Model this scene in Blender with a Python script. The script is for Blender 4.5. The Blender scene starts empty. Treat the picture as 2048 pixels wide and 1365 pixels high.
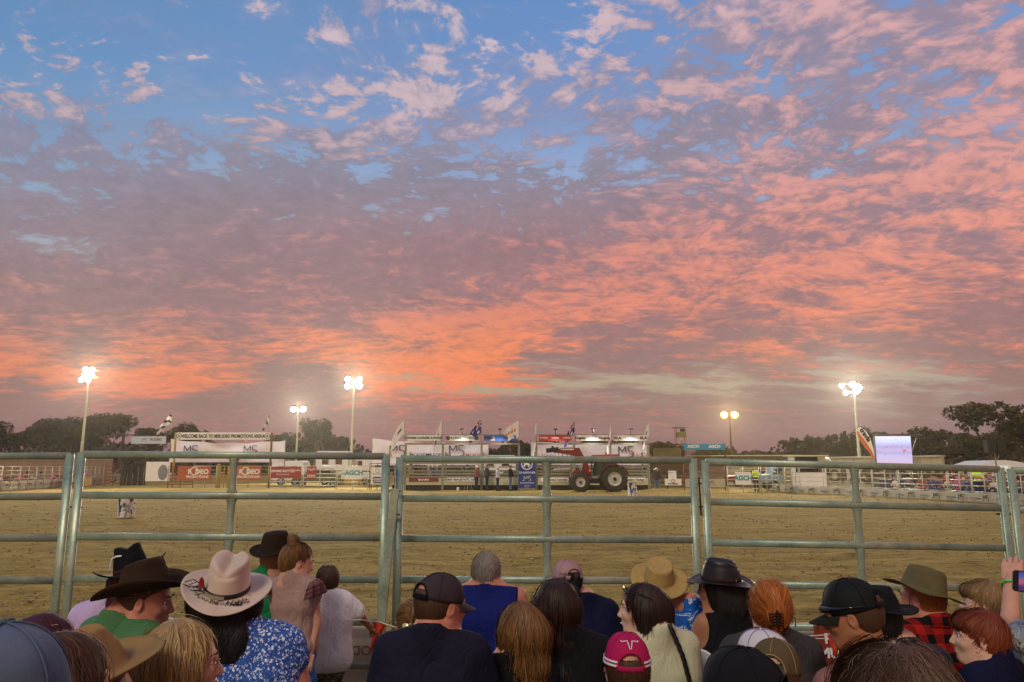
import bpy, math, random
import numpy as np
from mathutils import Vector, Matrix, Euler

SC = bpy.context.scene
COL = SC.collection
R = math.radians
random.seed(7)
RNG = np.random.default_rng(7)

# ------------------------------------------------------------------ camera
F_PX, CX, CY = 1480.0, 1024.0, 682.5
PITCH = math.atan((934 - CY) / F_PX)
CAM_H = 1.70
cam = bpy.data.cameras.new('camera')
camo = bpy.data.objects.new('camera', cam)
COL.objects.link(camo)
SC.camera = camo
cam.sensor_width = 36.0
cam.lens = 36.0 * F_PX / 2048.0
cam.clip_start = 0.05
cam.clip_end = 4000
camo.location = (0, 0, CAM_H)
camo.rotation_euler = (R(90) + PITCH, 0, 0)
SC.view_settings.view_transform = 'Standard'
SC.view_settings.look = 'None'
SC.view_settings.exposure = 0
SC.view_settings.gamma = 1

_c, _s = math.cos(PITCH), math.sin(PITCH)
def at(u, v, D):
    """world point seen at photo pixel (u, v) at forward distance D"""
    x, y = (u - CX) / F_PX, (CY - v) / F_PX
    w = Vector((x, _c - y * _s, _s + y * _c))
    w *= D / w.y
    return Vector((w.x, w.y, w.z + CAM_H))
def at_ground(u, v):
    x, y = (u - CX) / F_PX, (CY - v) / F_PX
    w = Vector((x, _c - y * _s, _s + y * _c))
    t = -CAM_H / w.z
    return Vector((w.x * t, w.y * t, 0))
def to_px(d):
    """photo pixel of a direction"""
    x, y, z = d
    f = y * _c + z * _s
    up = -y * _s + z * _c
    return CX + F_PX * x / f, CY - F_PX * up / f

def lin(c):
    out = []
    for v in c[:3]:
        v = v / 255.0
        out.append(v / 12.92 if v <= 0.04045 else ((v + 0.055) / 1.055) ** 2.4)
    return out

# ------------------------------------------------------------------ node helpers
class NT:
    def __init__(s, tree):
        s.t = tree; s.n = tree.nodes; s.l = tree.links
    def node(s, typ, **kw):
        n = s.n.new(typ)
        for k, v in kw.items():
            setattr(n, k, v)
        return n
    def put(s, sock, v):
        if v is None: return
        if isinstance(v, bpy.types.NodeSocket):
            s.l.new(v, sock)
        else:
            if sock.type == 'RGBA' and not hasattr(v, '__len__'): v = (v, v, v, 1)
            if sock.type == 'RGBA' and len(v) == 3: v = (*v, 1)
            sock.default_value = v
    def math(s, op, a, b=None, c=None, clamp=False):
        n = s.node('ShaderNodeMath', operation=op, use_clamp=clamp)
        s.put(n.inputs[0], a); s.put(n.inputs[1], b)
        if c is not None: s.put(n.inputs[2], c)
        return n.outputs[0]
    def vmath(s, op, a, b=None):
        n = s.node('ShaderNodeVectorMath', operation=op)
        s.put(n.inputs[0], a)
        if b is not None:
            s.put(n.inputs[3] if op == 'SCALE' else n.inputs[1], b)
        return n.outputs[0]
    def mix(s, f, a, b, mode='MIX'):
        n = s.node('ShaderNodeMix', data_type='RGBA', blend_type=mode)
        s.put(n.inputs[0], f); s.put(n.inputs[6], a); s.put(n.inputs[7], b)
        return n.outputs[2]
    def rng(s, v, a, b, c=0.0, d=1.0, smooth=False):
        n = s.node('ShaderNodeMapRange', interpolation_type='SMOOTHSTEP' if smooth else 'LINEAR')
        s.put(n.inputs[0], v); s.put(n.inputs[1], a); s.put(n.inputs[2], b); s.put(n.inputs[3], c); s.put(n.inputs[4], d)
        return n.outputs[0]
    def noise(s, vec, scale, detail=4, rough=0.55, dist=0.0, dims='3D', color=False):
        n = s.node('ShaderNodeTexNoise', noise_dimensions=dims)
        if vec is not None: s.put(n.inputs['Vector'], vec)
        s.put(n.inputs['Scale'], scale); s.put(n.inputs['Detail'], detail)
        s.put(n.inputs['Roughness'], rough); s.put(n.inputs['Distortion'], dist)
        return n.outputs[1] if color else n.outputs[0]
    def ramp(s, f, stops, interp='LINEAR'):
        n = s.node('ShaderNodeValToRGB')
        cr = n.color_ramp; cr.interpolation = interp
        while len(cr.elements) > 1: cr.elements.remove(cr.elements[-1])
        for i, (p, c) in enumerate(stops):
            e = cr.elements[0] if i == 0 else cr.elements.new(p)
            e.position = p
            e.color = (*c[:3], c[3] if len(c) > 3 else 1)
        s.put(n.inputs[0], f)
        return n
    def xyz(s, x, y, z):
        n = s.node('ShaderNodeCombineXYZ')
        s.put(n.inputs[0], x); s.put(n.inputs[1], y); s.put(n.inputs[2], z)
        return n.outputs[0]

# ------------------------------------------------------------------ sky
SKY_GAIN = 1.0
def build_world():
    w = bpy.data.worlds.new('World'); SC.world = w; w.use_nodes = True
    t = NT(w.node_tree); t.n.clear()
    g = t.node('ShaderNodeTexCoord').outputs['Generated']
    d = t.vmath('NORMALIZE', g)
    sp = t.node('ShaderNodeSeparateXYZ'); t.put(sp.inputs[0], d)
    x, y, z = sp.outputs
    zc = t.math('MAXIMUM', z, 0.0)
    hyp = t.math('SQRT', t.math('ADD', t.math('MULTIPLY', x, x), t.math('ADD', t.math('MULTIPLY', y, y), 1e-5)))
    a = t.math('DIVIDE', x, hyp)
    # cloud layer plane seen in perspective
    ay = y
    inv = t.math('DIVIDE', 1.0, t.math('ADD', zc, 0.20))
    px = t.math('MULTIPLY', x, inv); py = t.math('MULTIPLY', ay, inv)
    pl = t.xyz(px, py, 0.0)
    # streaks drawn out along the wind, from lower left to upper right
    rot = t.node('ShaderNodeMapping'); rot.inputs['Rotation'].default_value = (0, 0, R(-28)); rot.inputs['Scale'].default_value = (0.55, 1.25, 1)
    t.put(rot.inputs[0], pl)
    st = rot.outputs[0]
    wn = t.noise(pl, 1.7, 3, 0.55, color=True)
    wv = t.vmath('SCALE', t.vmath('SUBTRACT', wn, (0.5, 0.5, 0.5)), 0.35)
    plw = t.vmath('ADD', pl, wv)
    # warp of the look-up coordinates, finer
    w2 = t.noise(st, 2.3, 5, 0.6, color=True)
    s2 = t.node('ShaderNodeSeparateXYZ'); t.put(s2.inputs[0], w2)
    aw = t.math('ADD', a, t.math('MULTIPLY', t.math('SUBTRACT', s2.outputs[0], 0.5), 0.17))
    zw = t.math('ADD', zc, t.math('MULTIPLY', t.math('SUBTRACT', s2.outputs[1], 0.5), t.rng(zc, 0.0, 0.35, 0.03, 0.12)))
    fa = t.math('DIVIDE', t.math('ADD', aw, 0.75), 1.5, clamp=True)
    fs = t.math('DIVIDE', t.math('ADD', a, 0.75), 1.5, clamp=True)

    def table(rows_v, cols_u, data, fac, zin, nst, interp='LINEAR'):
        es = []
        for v in rows_v:
            p = at(1024, v, 1.0) - Vector((0, 0, CAM_H)); p.normalize(); es.append(max(p.z, 0.0))
        A = np.array(data, dtype=float)
        def sample(u, v):
            fu = np.interp(u, cols_u, range(len(cols_u))); fv = np.interp(v, rows_v, range(len(rows_v)))
            i, j = int(fu), int(fv); i2, j2 = min(i + 1, len(cols_u) - 1), min(j + 1, len(rows_v) - 1)
            fu -= i; fv -= j
            return (A[j, i] * (1 - fu) + A[j, i2] * fu) * (1 - fv) + (A[j2, i] * (1 - fu) + A[j2, i2] * fu) * fv
        out = None
        order = list(range(len(rows_v)))[::-1]
        for q, j in enumerate(order):
            stops = []
            for k in range(nst):
                aa = -0.75 + 1.5 * k / (nst - 1); e = es[j]; c = math.sqrt(1 - e * e)
                u, v = to_px((aa * c, math.sqrt(1 - aa * aa) * c, e))
                stops.append((k / (nst - 1), sample(u, v)))
            o = t.ramp(fac, stops, interp).outputs[0]
            if out is None: out = o
            else: out = t.mix(t.rng(zin, es[order[q - 1]], es[j]), out, o)
        return out
    CL = """11101344345788878
11111434354788876
43233333345678766
65434554445676566
53355666556666677
88888766667778888
88888877788888888
55788899999998999
88999999999999999
99999999999999999
89988999999887888
57999864444343334
88998899988887666
88888888888888877""".split()
    LI = """54434444455556545
55544444565455566
76575555555454454
65555664445543456
33333433344345566
11122332235666777
11122222356665556
33455544666666666
33445544456788876
33222356666654434
98876799834555656
56963388633333433
33443344444433322
23333333333332222""".split()
    rows = [0, 70, 140, 210, 280, 350, 420, 490, 560, 630, 700, 770, 840, 910]
    cols = [128 * i for i in range(17)]
    det = [[(int(CL[j][i]) / 9, int(LI[j][i]) / 9, 0) for i in range(17)] for j in range(14)]
    D = table(rows, cols, det, fa, zw, 25)
    sd = t.node('ShaderNodeSeparateColor'); t.put(sd.inputs[0], D)
    cov, lit = sd.outputs[0], sd.outputs[1]
    rv = [0, 210, 350, 490, 630, 700, 770, 860, 934]; cu = [0, 1024, 2048]
    L = [[(196, 178, 188), (205, 186, 196), (220, 160, 158)], [(206, 178, 182), (200, 176, 184), (232, 156, 144)],
         [(186, 152, 150), (188, 154, 164), (240, 156, 138)], [(196, 140, 134), (212, 132, 120), (242, 146, 118)],
         [(192, 130, 124), (224, 128, 104), (238, 132, 106)], [(232, 134, 104), (250, 134, 88), (226, 126, 106)],
         [(228, 122, 96), (246, 124, 88), (198, 114, 112)], [(196, 110, 116), (192, 104, 118), (170, 110, 128)],
         [(160, 108, 120), (154, 102, 118), (140, 108, 128)]]
    S = [[(132, 146, 186), (150, 150, 182), (162, 136, 152)], [(148, 148, 174), (146, 142, 170), (152, 132, 148)],
         [(140, 134, 148), (142, 132, 150), (156, 126, 138)], [(152, 122, 124), (158, 114, 120), (166, 110, 116)],
         [(148, 108, 114), (154, 102, 108), (150, 94, 102)], [(150, 104, 108), (148, 100, 106), (146, 96, 104)],
         [(138, 104, 110), (140, 98, 106), (134, 100, 110)], [(146, 106, 118), (138, 98, 114), (130, 106, 126)],
         [(140, 102, 116), (132, 96, 114), (122, 104, 126)]]
    G = [[(94, 144, 194), (104, 144, 200), (120, 150, 206)], [(120, 156, 196), (124, 150, 202), (140, 166, 208)],
         [(150, 172, 196), (150, 172, 214), (156, 172, 204)], [(170, 178, 184), (164, 158, 170), (174, 152, 162)],
         [(186, 150, 140), (184, 140, 134), (176, 140, 140)], [(196, 152, 130), (182, 150, 136), (166, 150, 146)],
         [(172, 152, 132), (176, 152, 132), (162, 147, 138)], [(150, 118, 126), (144, 114, 126), (136, 116, 132)],
         [(142, 106, 118), (134, 102, 120), (126, 108, 130)]]
    conv = lambda T: [[lin(c) for c in r] for r in T]
    Lc = table(rv, cu, conv(L), fs, zc, 5); Sc = table(rv, cu, conv(S), fs, zc, 5); Gc = table(rv, cu, conv(G), fs, zc, 5)
    # cloud patterns
    hi = t.rng(zc, 0.14, 0.42)                      # puffs high up, sheets low down
    lo = t.math('SUBTRACT', 1.0, hi)
    def add(*xs):
        o = xs[0]
        for q in xs[1:]: o = t.math('ADD', o, q)
        return o
    def amp(nz, k): return t.math('MULTIPLY', t.math('SUBTRACT', nz, 0.5), k)
    puff = t.noise(plw, 8.0, 5, 0.5)
    puff2 = t.noise(t.vmath('ADD', plw, (3.7, 1.3, 0)), 17.0, 6, 0.55)
    broad = t.noise(st, 3.2, 8, 0.62, 0.25)
    wisp = t.noise(st, 7.2, 9, 0.64, 0.5)
    wisp2 = t.noise(t.vmath('ADD', st, (9.1, 4.4, 0)), 2.7, 9, 0.66, 0.35)
    big = t.noise(t.vmath('ADD', st, (2.1, 7.7, 0)), 1.2, 6, 0.6, 0.4)
    puff3 = t.noise(t.vmath('ADD', plw, (5.1, 9.3, 0)), 40.0, 5, 0.6)
    n = add(t.math('MULTIPLY', amp(puff, 1.25), hi), t.math('MULTIPLY', amp(puff2, 1.8), t.math('ADD', t.math('MULTIPLY', hi, 0.8), 0.2)), t.math('MULTIPLY', amp(puff3, 1.2), hi),
            t.math('MULTIPLY', amp(wisp, 1.2), t.math('ADD', t.math('MULTIPLY', lo, 0.7), 0.3)), amp(broad, 0.85), 0.5)
    cmask = t.rng(add(n, t.math('MULTIPLY', t.math('SUBTRACT', cov, 0.50), 0.95)), 0.34, 0.68, smooth=True)
    m = add(amp(wisp, 1.35), t.math('MULTIPLY', amp(puff2, 1.5), t.math('ADD', t.math('MULTIPLY', hi, 0.7), 0.3)), t.math('MULTIPLY', amp(puff3, 0.8), t.rng(zc, 0.1, 0.3)), amp(wisp2, 1.1), amp(big, 0.6), 0.5)
    lmask = t.rng(add(m, t.math('MULTIPLY', t.math('SUBTRACT', lit, 0.57), 1.15)), 0.33, 0.86, smooth=True)
    tone = t.rng(add(t.math('MULTIPLY', puff2, 0.4), t.math('MULTIPLY', wisp2, 0.3), t.math('MULTIPLY', puff3, 0.3)), 0.34, 0.66, 0.78, 1.16)
    veil = t.rng(add(t.math('MULTIPLY', amp(wisp, 1.2), 1.0), t.math('MULTIPLY', amp(broad, 1.5), 1.0), 0.5), 0.35, 0.8, 0.0, 0.42)
    cl = t.mix(lmask, Sc, Lc)
    cl = t.mix(1.0, cl, t.xyz(tone, tone, tone), 'MULTIPLY')
    cmask = t.math('MAXIMUM', cmask, veil)
    col = t.mix(cmask, Gc, cl)
    # smooth dusty band low over the horizon
    col = t.mix(t.rng(zc, 0.0, 0.07, 0.35, 0.0), col, lin((134, 100, 116)))
    hsv = t.node('ShaderNodeHueSaturation'); hsv.inputs['Saturation'].default_value = 1.04; t.put(hsv.inputs['Color'], col); col = hsv.outputs[0]
    # a trace of clear twilight air from the Nishita sky
    ni = t.node('ShaderNodeTexSky'); ni.sky_type = 'NISHITA'; ni.sun_disc = False
    ni.sun_elevation = SUN_EL; ni.sun_rotation = SUN_AZ
    nb = t.vmath('SCALE', ni.outputs[0], 0.035)
    col = t.mix(1.0, t.vmath('SCALE', col, 0.88), nb, 'ADD')
    # below the horizon the ground hides it
    bg = t.node('ShaderNodeBackground'); t.put(bg.inputs[0], col); bg.inputs[1].default_value = SKY_GAIN
    o = t.node('ShaderNodeOutputWorld'); t.l.new(bg.outputs[0], o.inputs[0])
    w.cycles.sampling_method = 'MANUAL'; w.cycles.sample_map_resolution = 512
SUN_EL, SUN_AZ = R(3), R(200)
build_world()

sun = bpy.data.lights.new('sun', 'SUN')  # added soft fill from behind the camera, standing in for unseen floodlights
sun.energy = 1.5; sun.angle = R(15); sun.color = (1.0, 0.88, 0.62)
fill_suno = bpy.data.objects.new('sun', sun); COL.objects.link(fill_suno)
fill_suno.rotation_euler = (R(50), 0, R(-25))

# ------------------------------------------------------------------ materials
MATS = {}
def mat(name, color, rough=0.7, metal=0.0, bump=0.0, bscale=60, var=0.0, vscale=8, var2=None, spec=None,
        emit=None, estr=0.0, sub=0.0, coords='Object', fn=None, stretch=None):
    """Principled material with grain: colour variation from noise and a bump"""
    if name in MATS: return MATS[name]
    m = bpy.data.materials.new(name); m.use_nodes = True
    t = NT(m.node_tree)
    b = t.n['Principled BSDF']
    tc = t.node('ShaderNodeTexCoord').outputs[coords]
    if stretch:
        mp = t.node('ShaderNodeMapping'); mp.inputs['Scale'].default_value = stretch; t.put(mp.inputs[0], tc); tc = mp.outputs[0]
    c = lin(color) if max(color) > 1.001 else list(color)
    cs = (*c, 1)
    if var > 0:
        c2 = (lin(var2) if var2 is not None else [q * (1 - var) for q in c])
        nz = t.noise(tc, vscale, 5, 0.6)
        cs = t.mix(t.rng(nz, 0.35, 0.65), cs, (*c2, 1))
    if fn: cs = fn(t, tc, cs, b)
    if cs is not None: t.put(b.inputs['Base Color'], cs)
    b.inputs['Roughness'].default_value = rough
    b.inputs['Metallic'].default_value = metal
    if spec is not None: b.inputs['Specular IOR Level'].default_value = spec
    if sub > 0:
        b.inputs['Subsurface Weight'].default_value = sub
        b.inputs['Subsurface Radius'].default_value = (0.012, 0.005, 0.003)
        b.inputs['Subsurface Scale'].default_value = 1.0
    if bump > 0:
        nb = t.noise(tc, bscale, 4, 0.6)
        if name.startswith('cloth_'):
            ml = t.node('ShaderNodeMapping'); ml.inputs['Scale'].default_value = (1, 1, 0.55); ml.inputs['Rotation'].default_value = (0.3, 0.5, 0); t.put(ml.inputs[0], tc)
            nf = t.noise(ml.outputs[0], 9, 3, 0.5, 1.6)
            fold = t.math('MULTIPLY', t.math('POWER', t.math('ABSOLUTE', t.math('SUBTRACT', nf, 0.5)), 0.6), 9.0)
            nb = t.math('ADD', nb, fold)
        bn = t.node('ShaderNodeBump'); bn.inputs['Strength'].default_value = 1.0; bn.inputs['Distance'].default_value = bump
        t.put(bn.inputs['Height'], nb); t.put(b.inputs['Normal'], bn.outputs[0])
    if emit is not None:
        t.put(b.inputs['Emission Color'], (*lin(emit), 1)); b.inputs['Emission Strength'].default_value = estr
    MATS[name] = m
    return m

# ------------------------------------------------------------------ mesh builder
class MB:
    def __init__(s): s.v = []; s.f = []; s.mi = []; s.cur = 0
    def add(s, vs, fs):
        o = len(s.v); s.v.extend([tuple(p) for p in vs])
        for f in fs: s.f.append([o + i for i in f]); s.mi.append(s.cur)
        return s
    def mat(s, i): s.cur = i; return s
    def box(s, c, size, rot=None):
        hx, hy, hz = size[0] / 2, size[1] / 2, size[2] / 2
        c = Vector(c)
        vs = [Vector((sx * hx, sy * hy, sz * hz)) for sx in (-1, 1) for sy in (-1, 1) for sz in (-1, 1)]
        if rot is not None: vs = [rot @ p for p in vs]
        return s.add([p + c for p in vs], [(0, 1, 3, 2), (4, 6, 7, 5), (0, 4, 5, 1), (2, 3, 7, 6), (0, 2, 6, 4), (1, 5, 7, 3)])
    def bar(s, a, b, w, d, up=Vector((0, 0, 1))):
        """rectangular bar from a to b; w across, d along 'up'"""
        a, b = Vector(a), Vector(b); z = (b - a).normalized()
        if abs(z.dot(up)) > 0.99: up = Vector((0, 1, 0))
        x = z.cross(up).normalized(); y = x.cross(z).normalized()
        vs = []
        for p in (a, b):
            for sx, sy in ((-1, -1), (1, -1), (1, 1), (-1, 1)): vs.append(p + x * sx * w / 2 + y * sy * d / 2)
        return s.add(vs, [(0, 1, 2, 3), (7, 6, 5, 4), (0, 4, 5, 1), (1, 5, 6, 2), (2, 6, 7, 3), (3, 7, 4, 0)])
    def tube(s, pts, r, n=8, caps=True, sx=1.0, up=Vector((0, 0, 1))):
        pts = [Vector(p) for p in pts]
        rs = r if hasattr(r, '__len__') else [r] * len(pts)
        o = len(s.v); vs = []; fs = []
        px = None
        for i, p in enumerate(pts):
            if i == 0: z = pts[1] - pts[0]
            elif i == len(pts) - 1: z = pts[-1] - pts[-2]
            else: z = pts[i + 1] - pts[i - 1]
            z.normalize()
            if px is None:
                u = up if abs(z.dot(up)) < 0.98 else Vector((0, 1, 0))
                x = z.cross(u).normalized()
            else:
                x = (px - z * px.dot(z)).normalized()
            px = x; y = x.cross(z)
            for k in range(n):
                a = 2 * math.pi * (k + 0.5) / n
                vs.append(p + (x * math.cos(a) * sx + y * math.sin(a)) * rs[i])
        for i in range(len(pts) - 1):
            for k in range(n):
                k2 = (k + 1) % n
                fs.append((i * n + k, i * n + k2, (i + 1) * n + k2, (i + 1) * n + k))
        if caps:
            fs.append(tuple(range(n))[::-1]); fs.append(tuple((len(pts) - 1) * n + k for k in range(n)))
        return s.add(vs, fs)
    def lathe(s, prof, n=24, c=(0, 0, 0), axis='z'):
        c = Vector(c); vs = []; fs = []
        for r, z in prof:
            for k in range(n):
                a = 2 * math.pi * k / n
                p = (r * math.cos(a), r * math.sin(a), z)
                if axis == 'x': p = (p[2], p[0], p[1])
                if axis == 'y': p = (p[0], p[2], p[1])
                vs.append(c + Vector(p))
        for i in range(len(prof) - 1):
            for k in range(n):
                k2 = (k + 1) % n
                fs.append((i * n + k, i * n + k2, (i + 1) * n + k2, (i + 1) * n + k))
        return s.add(vs, fs)
    def poly(s, pts2, y0, y1, place=None):
        """polygon in x,z extruded along y"""
        n = len(pts2)
        vs = [Vector((p[0], y0, p[1])) for p in pts2] + [Vector((p[0], y1, p[1])) for p in pts2]
        if place: vs = [place(p) for p in vs]
        fs = [tuple(range(n)), tuple(range(2 * n - 1, n - 1, -1))]
        for i in range(n):
            j = (i + 1) % n; fs.append((i, i + n, j + n, j))
        return s.add(vs, fs)
    def mesh(s, name, mats, smooth=False):
        me = bpy.data.meshes.new(name)
        me.from_pydata(s.v, [], s.f)
        for m in (mats if isinstance(mats, (list, tuple)) else [mats]): me.materials.append(m)
        if s.cur or any(s.mi): me.polygons.foreach_set('material_index', s.mi)
        if smooth: me.polygons.foreach_set('use_smooth', [True] * len(me.polygons))
        me.update()
        return me
    def build(s, name, mats, parent=None, smooth=False, **kw):
        return link(name, s.mesh(name, mats, smooth), parent, **kw)

def link(name, data, parent=None, loc=None, rot=None, label=None, cat=None, group=None, kind=None):
    o = bpy.data.objects.new(name, data); COL.objects.link(o)
    if parent is not None: o.parent = parent
    if loc is not None: o.location = loc
    if rot is not None: o.rotation_euler = rot
    return tag(o, label, cat, group, kind)
def tag(o, label=None, cat=None, group=None, kind=None):
    if label: o['label'] = label
    if cat: o['category'] = cat
    if group: o['group'] = group
    if kind: o['kind'] = kind
    return o
def empty(name, loc=(0, 0, 0), rz=0, label=None, cat=None, group=None):
    o = bpy.data.objects.new(name, None); COL.objects.link(o)
    o.empty_display_size = 0.1
    o.location = loc; o.rotation_euler = (0, 0, rz)
    return tag(o, label, cat, group)
KIDS = {}
def copy_tree(o, parent=None, label=None):
    c = o.copy(); COL.objects.link(c)
    if parent is not None: c.parent = parent
    if label: c['label'] = label
    for ch in [x for x in o.children]: copy_tree(ch, c)
    return c

FONT_CACHE = {}
def text_mesh(txt, size, bold=0.0, mirror=False, depth=0.004, xs=1.0):
    cu = bpy.data.curves.new('lettering', 'FONT')
    cu.body = txt; cu.size = size; cu.align_x = 'CENTER'; cu.align_y = 'CENTER'
    cu.extrude = depth; cu.offset = bold; cu.resolution_u = 3
    ob = bpy.data.objects.new('lettering', cu); COL.objects.link(ob)
    dg = bpy.context.evaluated_depsgraph_get()
    me = bpy.data.meshes.new_from_object(ob.evaluated_get(dg))
    bpy.data.objects.remove(ob); bpy.data.curves.remove(cu)
    # text lies in xy facing +z: stand it up facing -y
    n = len(me.vertices); co = np.zeros(n * 3); me.vertices.foreach_get('co', co); co = co.reshape(-1, 3)
    out = np.stack([co[:, 0] * xs * (-1 if mirror else 1), -co[:, 2], co[:, 1]], 1)
    me.vertices.foreach_set('co', out.ravel()); me.update()
    if mirror: me.flip_normals()
    me.name = 'lettering'
    return me
def lettering(txt, size, m, parent, loc, rot=(0, 0, 0), bold=0.0, mirror=False, xs=1.0, name='lettering'):
    me = text_mesh(txt, size, bold * size, mirror, xs=xs); me.materials.clear(); me.materials.append(m)
    return link(name, me, parent, loc, rot)
def ms_logo(h, m, parent, loc, rot=(0, 0, 0), th=None, mirror=False):
    """angular linked J M S monogram drawn as one continuous bent stroke"""
    th = th or h * 0.085
    pts = [(-0.95, -0.45), (-0.62, -0.45), (-0.62, 0.5), (-0.28, 0.0), (0.06, 0.5), (0.06, -0.02)]
    pts2 = [(0.80, 0.5), (0.30, 0.5), (0.30, 0.08), (0.66, 0.04), (0.80, -0.1), (0.76, -0.42), (0.42, -0.5)]
    b = MB()
    for P in (pts, pts2):
        for i in range(len(P) - 1):
            a, c = P[i], P[i + 1]
            s = -1 if mirror else 1
            b.bar((a[0] * h * s, 0, a[1] * h), (c[0] * h * s, 0, c[1] * h), th, 0.008, up=Vector((0, 1, 0)))
    return b.build('logo', m, parent, loc=loc, rot=rot)

# ------------------------------------------------------------------ ground
def dirt_fn(t, tc, cs, b):
    geo = t.node('ShaderNodeNewGeometry').outputs['Position']
    n1 = t.noise(geo, 0.35, 5, 0.6)
    mp = t.node('ShaderNodeMapping'); mp.inputs['Scale'].default_value = (0.25, 1.6, 1); t.put(mp.inputs[0], geo)
    n2 = t.noise(mp.outputs[0], 1.4, 7, 0.7)          # drag marks across the arena
    n3 = t.noise(geo, 13, 9, 0.85)
    n4 = t.noise(geo, 5, 5, 0.7)
    c = t.mix(t.rng(n1, 0.35, 0.65), lin((150, 126, 64)), lin((124, 102, 50)))
    c = t.mix(t.rng(n2, 0.42, 0.62), c, lin((166, 142, 74)))
    c = t.mix(t.rng(n3, 0.54, 0.70, 0, 0.85), c, lin((88, 68, 36)))
    c = t.mix(t.rng(n3, 0.30, 0.45, 0.9, 0), c, lin((196, 172, 104)))
    c = t.mix(t.rng(n4, 0.52, 0.66, 0, 0.55), c, lin((96, 76, 44)))
    mp2 = t.node('ShaderNodeMapping'); mp2.inputs['Scale'].default_value = (0.5, 2.2, 1); t.put(mp2.inputs[0], geo)
    n5 = t.noise(mp2.outputs[0], 2.6, 8, 0.8)
    c = t.mix(t.rng(n5, 0.57, 0.68, 0, 0.5), c, lin((92, 72, 40)))
    h = t.math('ADD', t.math('MULTIPLY', n3, 0.5), t.math('MULTIPLY', n2, 0.9))
    h = t.math('ADD', h, t.math('MULTIPLY', n4, 0.8)); h = t.math('SUBTRACT', h, t.math('MULTIPLY', t.rng(n5, 0.56, 0.64), 0.5))
    bn = t.node('ShaderNodeBump'); bn.inputs['Strength'].default_value = 0.9; bn.inputs['Distance'].default_value = 0.045
    t.put(bn.inputs['Height'], h); t.put(b.inputs['Normal'], bn.outputs[0])
    return c
M_dirt = mat('arena_dirt', (150, 120, 70), rough=0.95, spec=0.15, fn=dirt_fn)

def sines(X, Y, seed, n, s0, s1):
    rg = np.random.default_rng(seed); out = 0
    for i in range(n):
        w = s0 * (s1 / s0) ** (i / max(1, n - 1)); a = rg.uniform(0, 6.283); p = rg.uniform(0, 6.283)
        out = out + np.sin((X * math.cos(a) + Y * math.sin(a)) * w + p) / (w ** 0.75)
    return out

def build_ground():
    ys = [-60, -20, -6, 0, 3, 4.5]
    y = 5.0
    while y < 62: ys.append(y); y += 0.055 * (y / 5.0) ** 1.45
    ys += [80, 110, 160, 300, 700, 2500]
    xs = [-2500, -400, -120, -60]
    xs += list(np.linspace(-42, 42, 330)) + [60, 120, 400, 2500]
    X, Y = np.meshgrid(np.array(xs), np.array(ys))
    Z = 0.015 * sines(X, Y * 1.6, 1, 12, 1.2, 9.0) + 0.016 * sines(X, Y, 3, 16, 7.0, 40.0)
    Z += RNG.normal(0, 0.008, Z.shape)
    fade = np.clip((60 - np.abs(X)) / 20, 0, 1) * np.clip((Y - 5.4) / 0.6, 0, 1) * np.clip((75 - Y) / 10, 0, 1)
    Z = Z * fade
    nx, ny = len(xs), len(ys)
    co = np.stack([X, Y, Z], -1).reshape(-1, 3)
    idx = np.arange(nx * ny).reshape(ny, nx)
    q = np.stack([idx[:-1, :-1], idx[:-1, 1:], idx[1:, 1:], idx[1:, :-1]], -1).reshape(-1, 4)
    me = np_mesh('ground', co, q, M_dirt, True)
    link('ground', me, kind='structure', label='ploughed tan dirt floor of the arena')
def np_mesh(name, co, faces, mats, smooth=False):
    me = bpy.data.meshes.new(name)
    co = np.ascontiguousarray(co, dtype=np.float32); faces = np.ascontiguousarray(faces, dtype=np.int32)
    k = faces.shape[1]
    me.vertices.add(len(co)); me.vertices.foreach_set('co', co.ravel())
    me.loops.add(faces.size); me.loops.foreach_set('vertex_index', faces.ravel())
    me.polygons.add(len(faces)); me.polygons.foreach_set('loop_start', np.arange(len(faces), dtype=np.int32) * k)
    me.polygons.foreach_set('loop_total', np.full(len(faces), k, dtype=np.int32))
    if smooth: me.polygons.foreach_set('use_smooth', np.ones(len(faces), dtype=bool))
    for m in (mats if isinstance(mats, (list, tuple)) else [mats]): me.materials.append(m)
    me.update(calc_edges=True)
    return me
build_ground()
def scatter(name, label, n, mt, y0, y1, size, flat, seed):
    rg = np.random.default_rng(seed)
    y = y0 * (y1 / y0) ** rg.random(n); x = rg.uniform(-1, 1, n) * y * 0.85
    base = np.array([(1, 0, 0), (0, 1, 0), (-1, 0, 0), (0, -1, 0), (0, 0, 1), (0, 0, -.6)], float)
    F8 = np.array([(0, 1, 4), (1, 2, 4), (2, 3, 4), (3, 0, 4), (1, 0, 5), (2, 1, 5), (3, 2, 5), (0, 3, 5)])
    s = size * rg.uniform(0.4, 1.0, n) ** 2 * (1 + (y / 40))
    V = base[None] * (1 + rg.normal(0, 0.25, (n, 6, 3))) * s[:, None, None]
    a = rg.uniform(0, 6.28, n); c_, s_ = np.cos(a)[:, None], np.sin(a)[:, None]
    V[:, :, 1] *= flat[0]; V[:, :, 2] *= flat[1]
    X = V[:, :, 0] * c_ - V[:, :, 1] * s_; Y = V[:, :, 0] * s_ + V[:, :, 1] * c_
    V[:, :, 0] = X + x[:, None]; V[:, :, 1] = Y + y[:, None]; V[:, :, 2] += 0.012
    Q = (F8[None] + (np.arange(n) * 6)[:, None, None]).reshape(-1, 3)
    link(name, np_mesh(name, V.reshape(-1, 3), Q, mt), kind='stuff', label=label)
scatter('dirt_clods', 'loose clods of churned dirt over the arena floor', 8000, mat('clod', (138, 114, 68), rough=1.0, var=0.5, vscale=3, var2=(104, 84, 48)), 5.6, 48, 0.028, (0.8, 0.6), 5)
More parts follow.
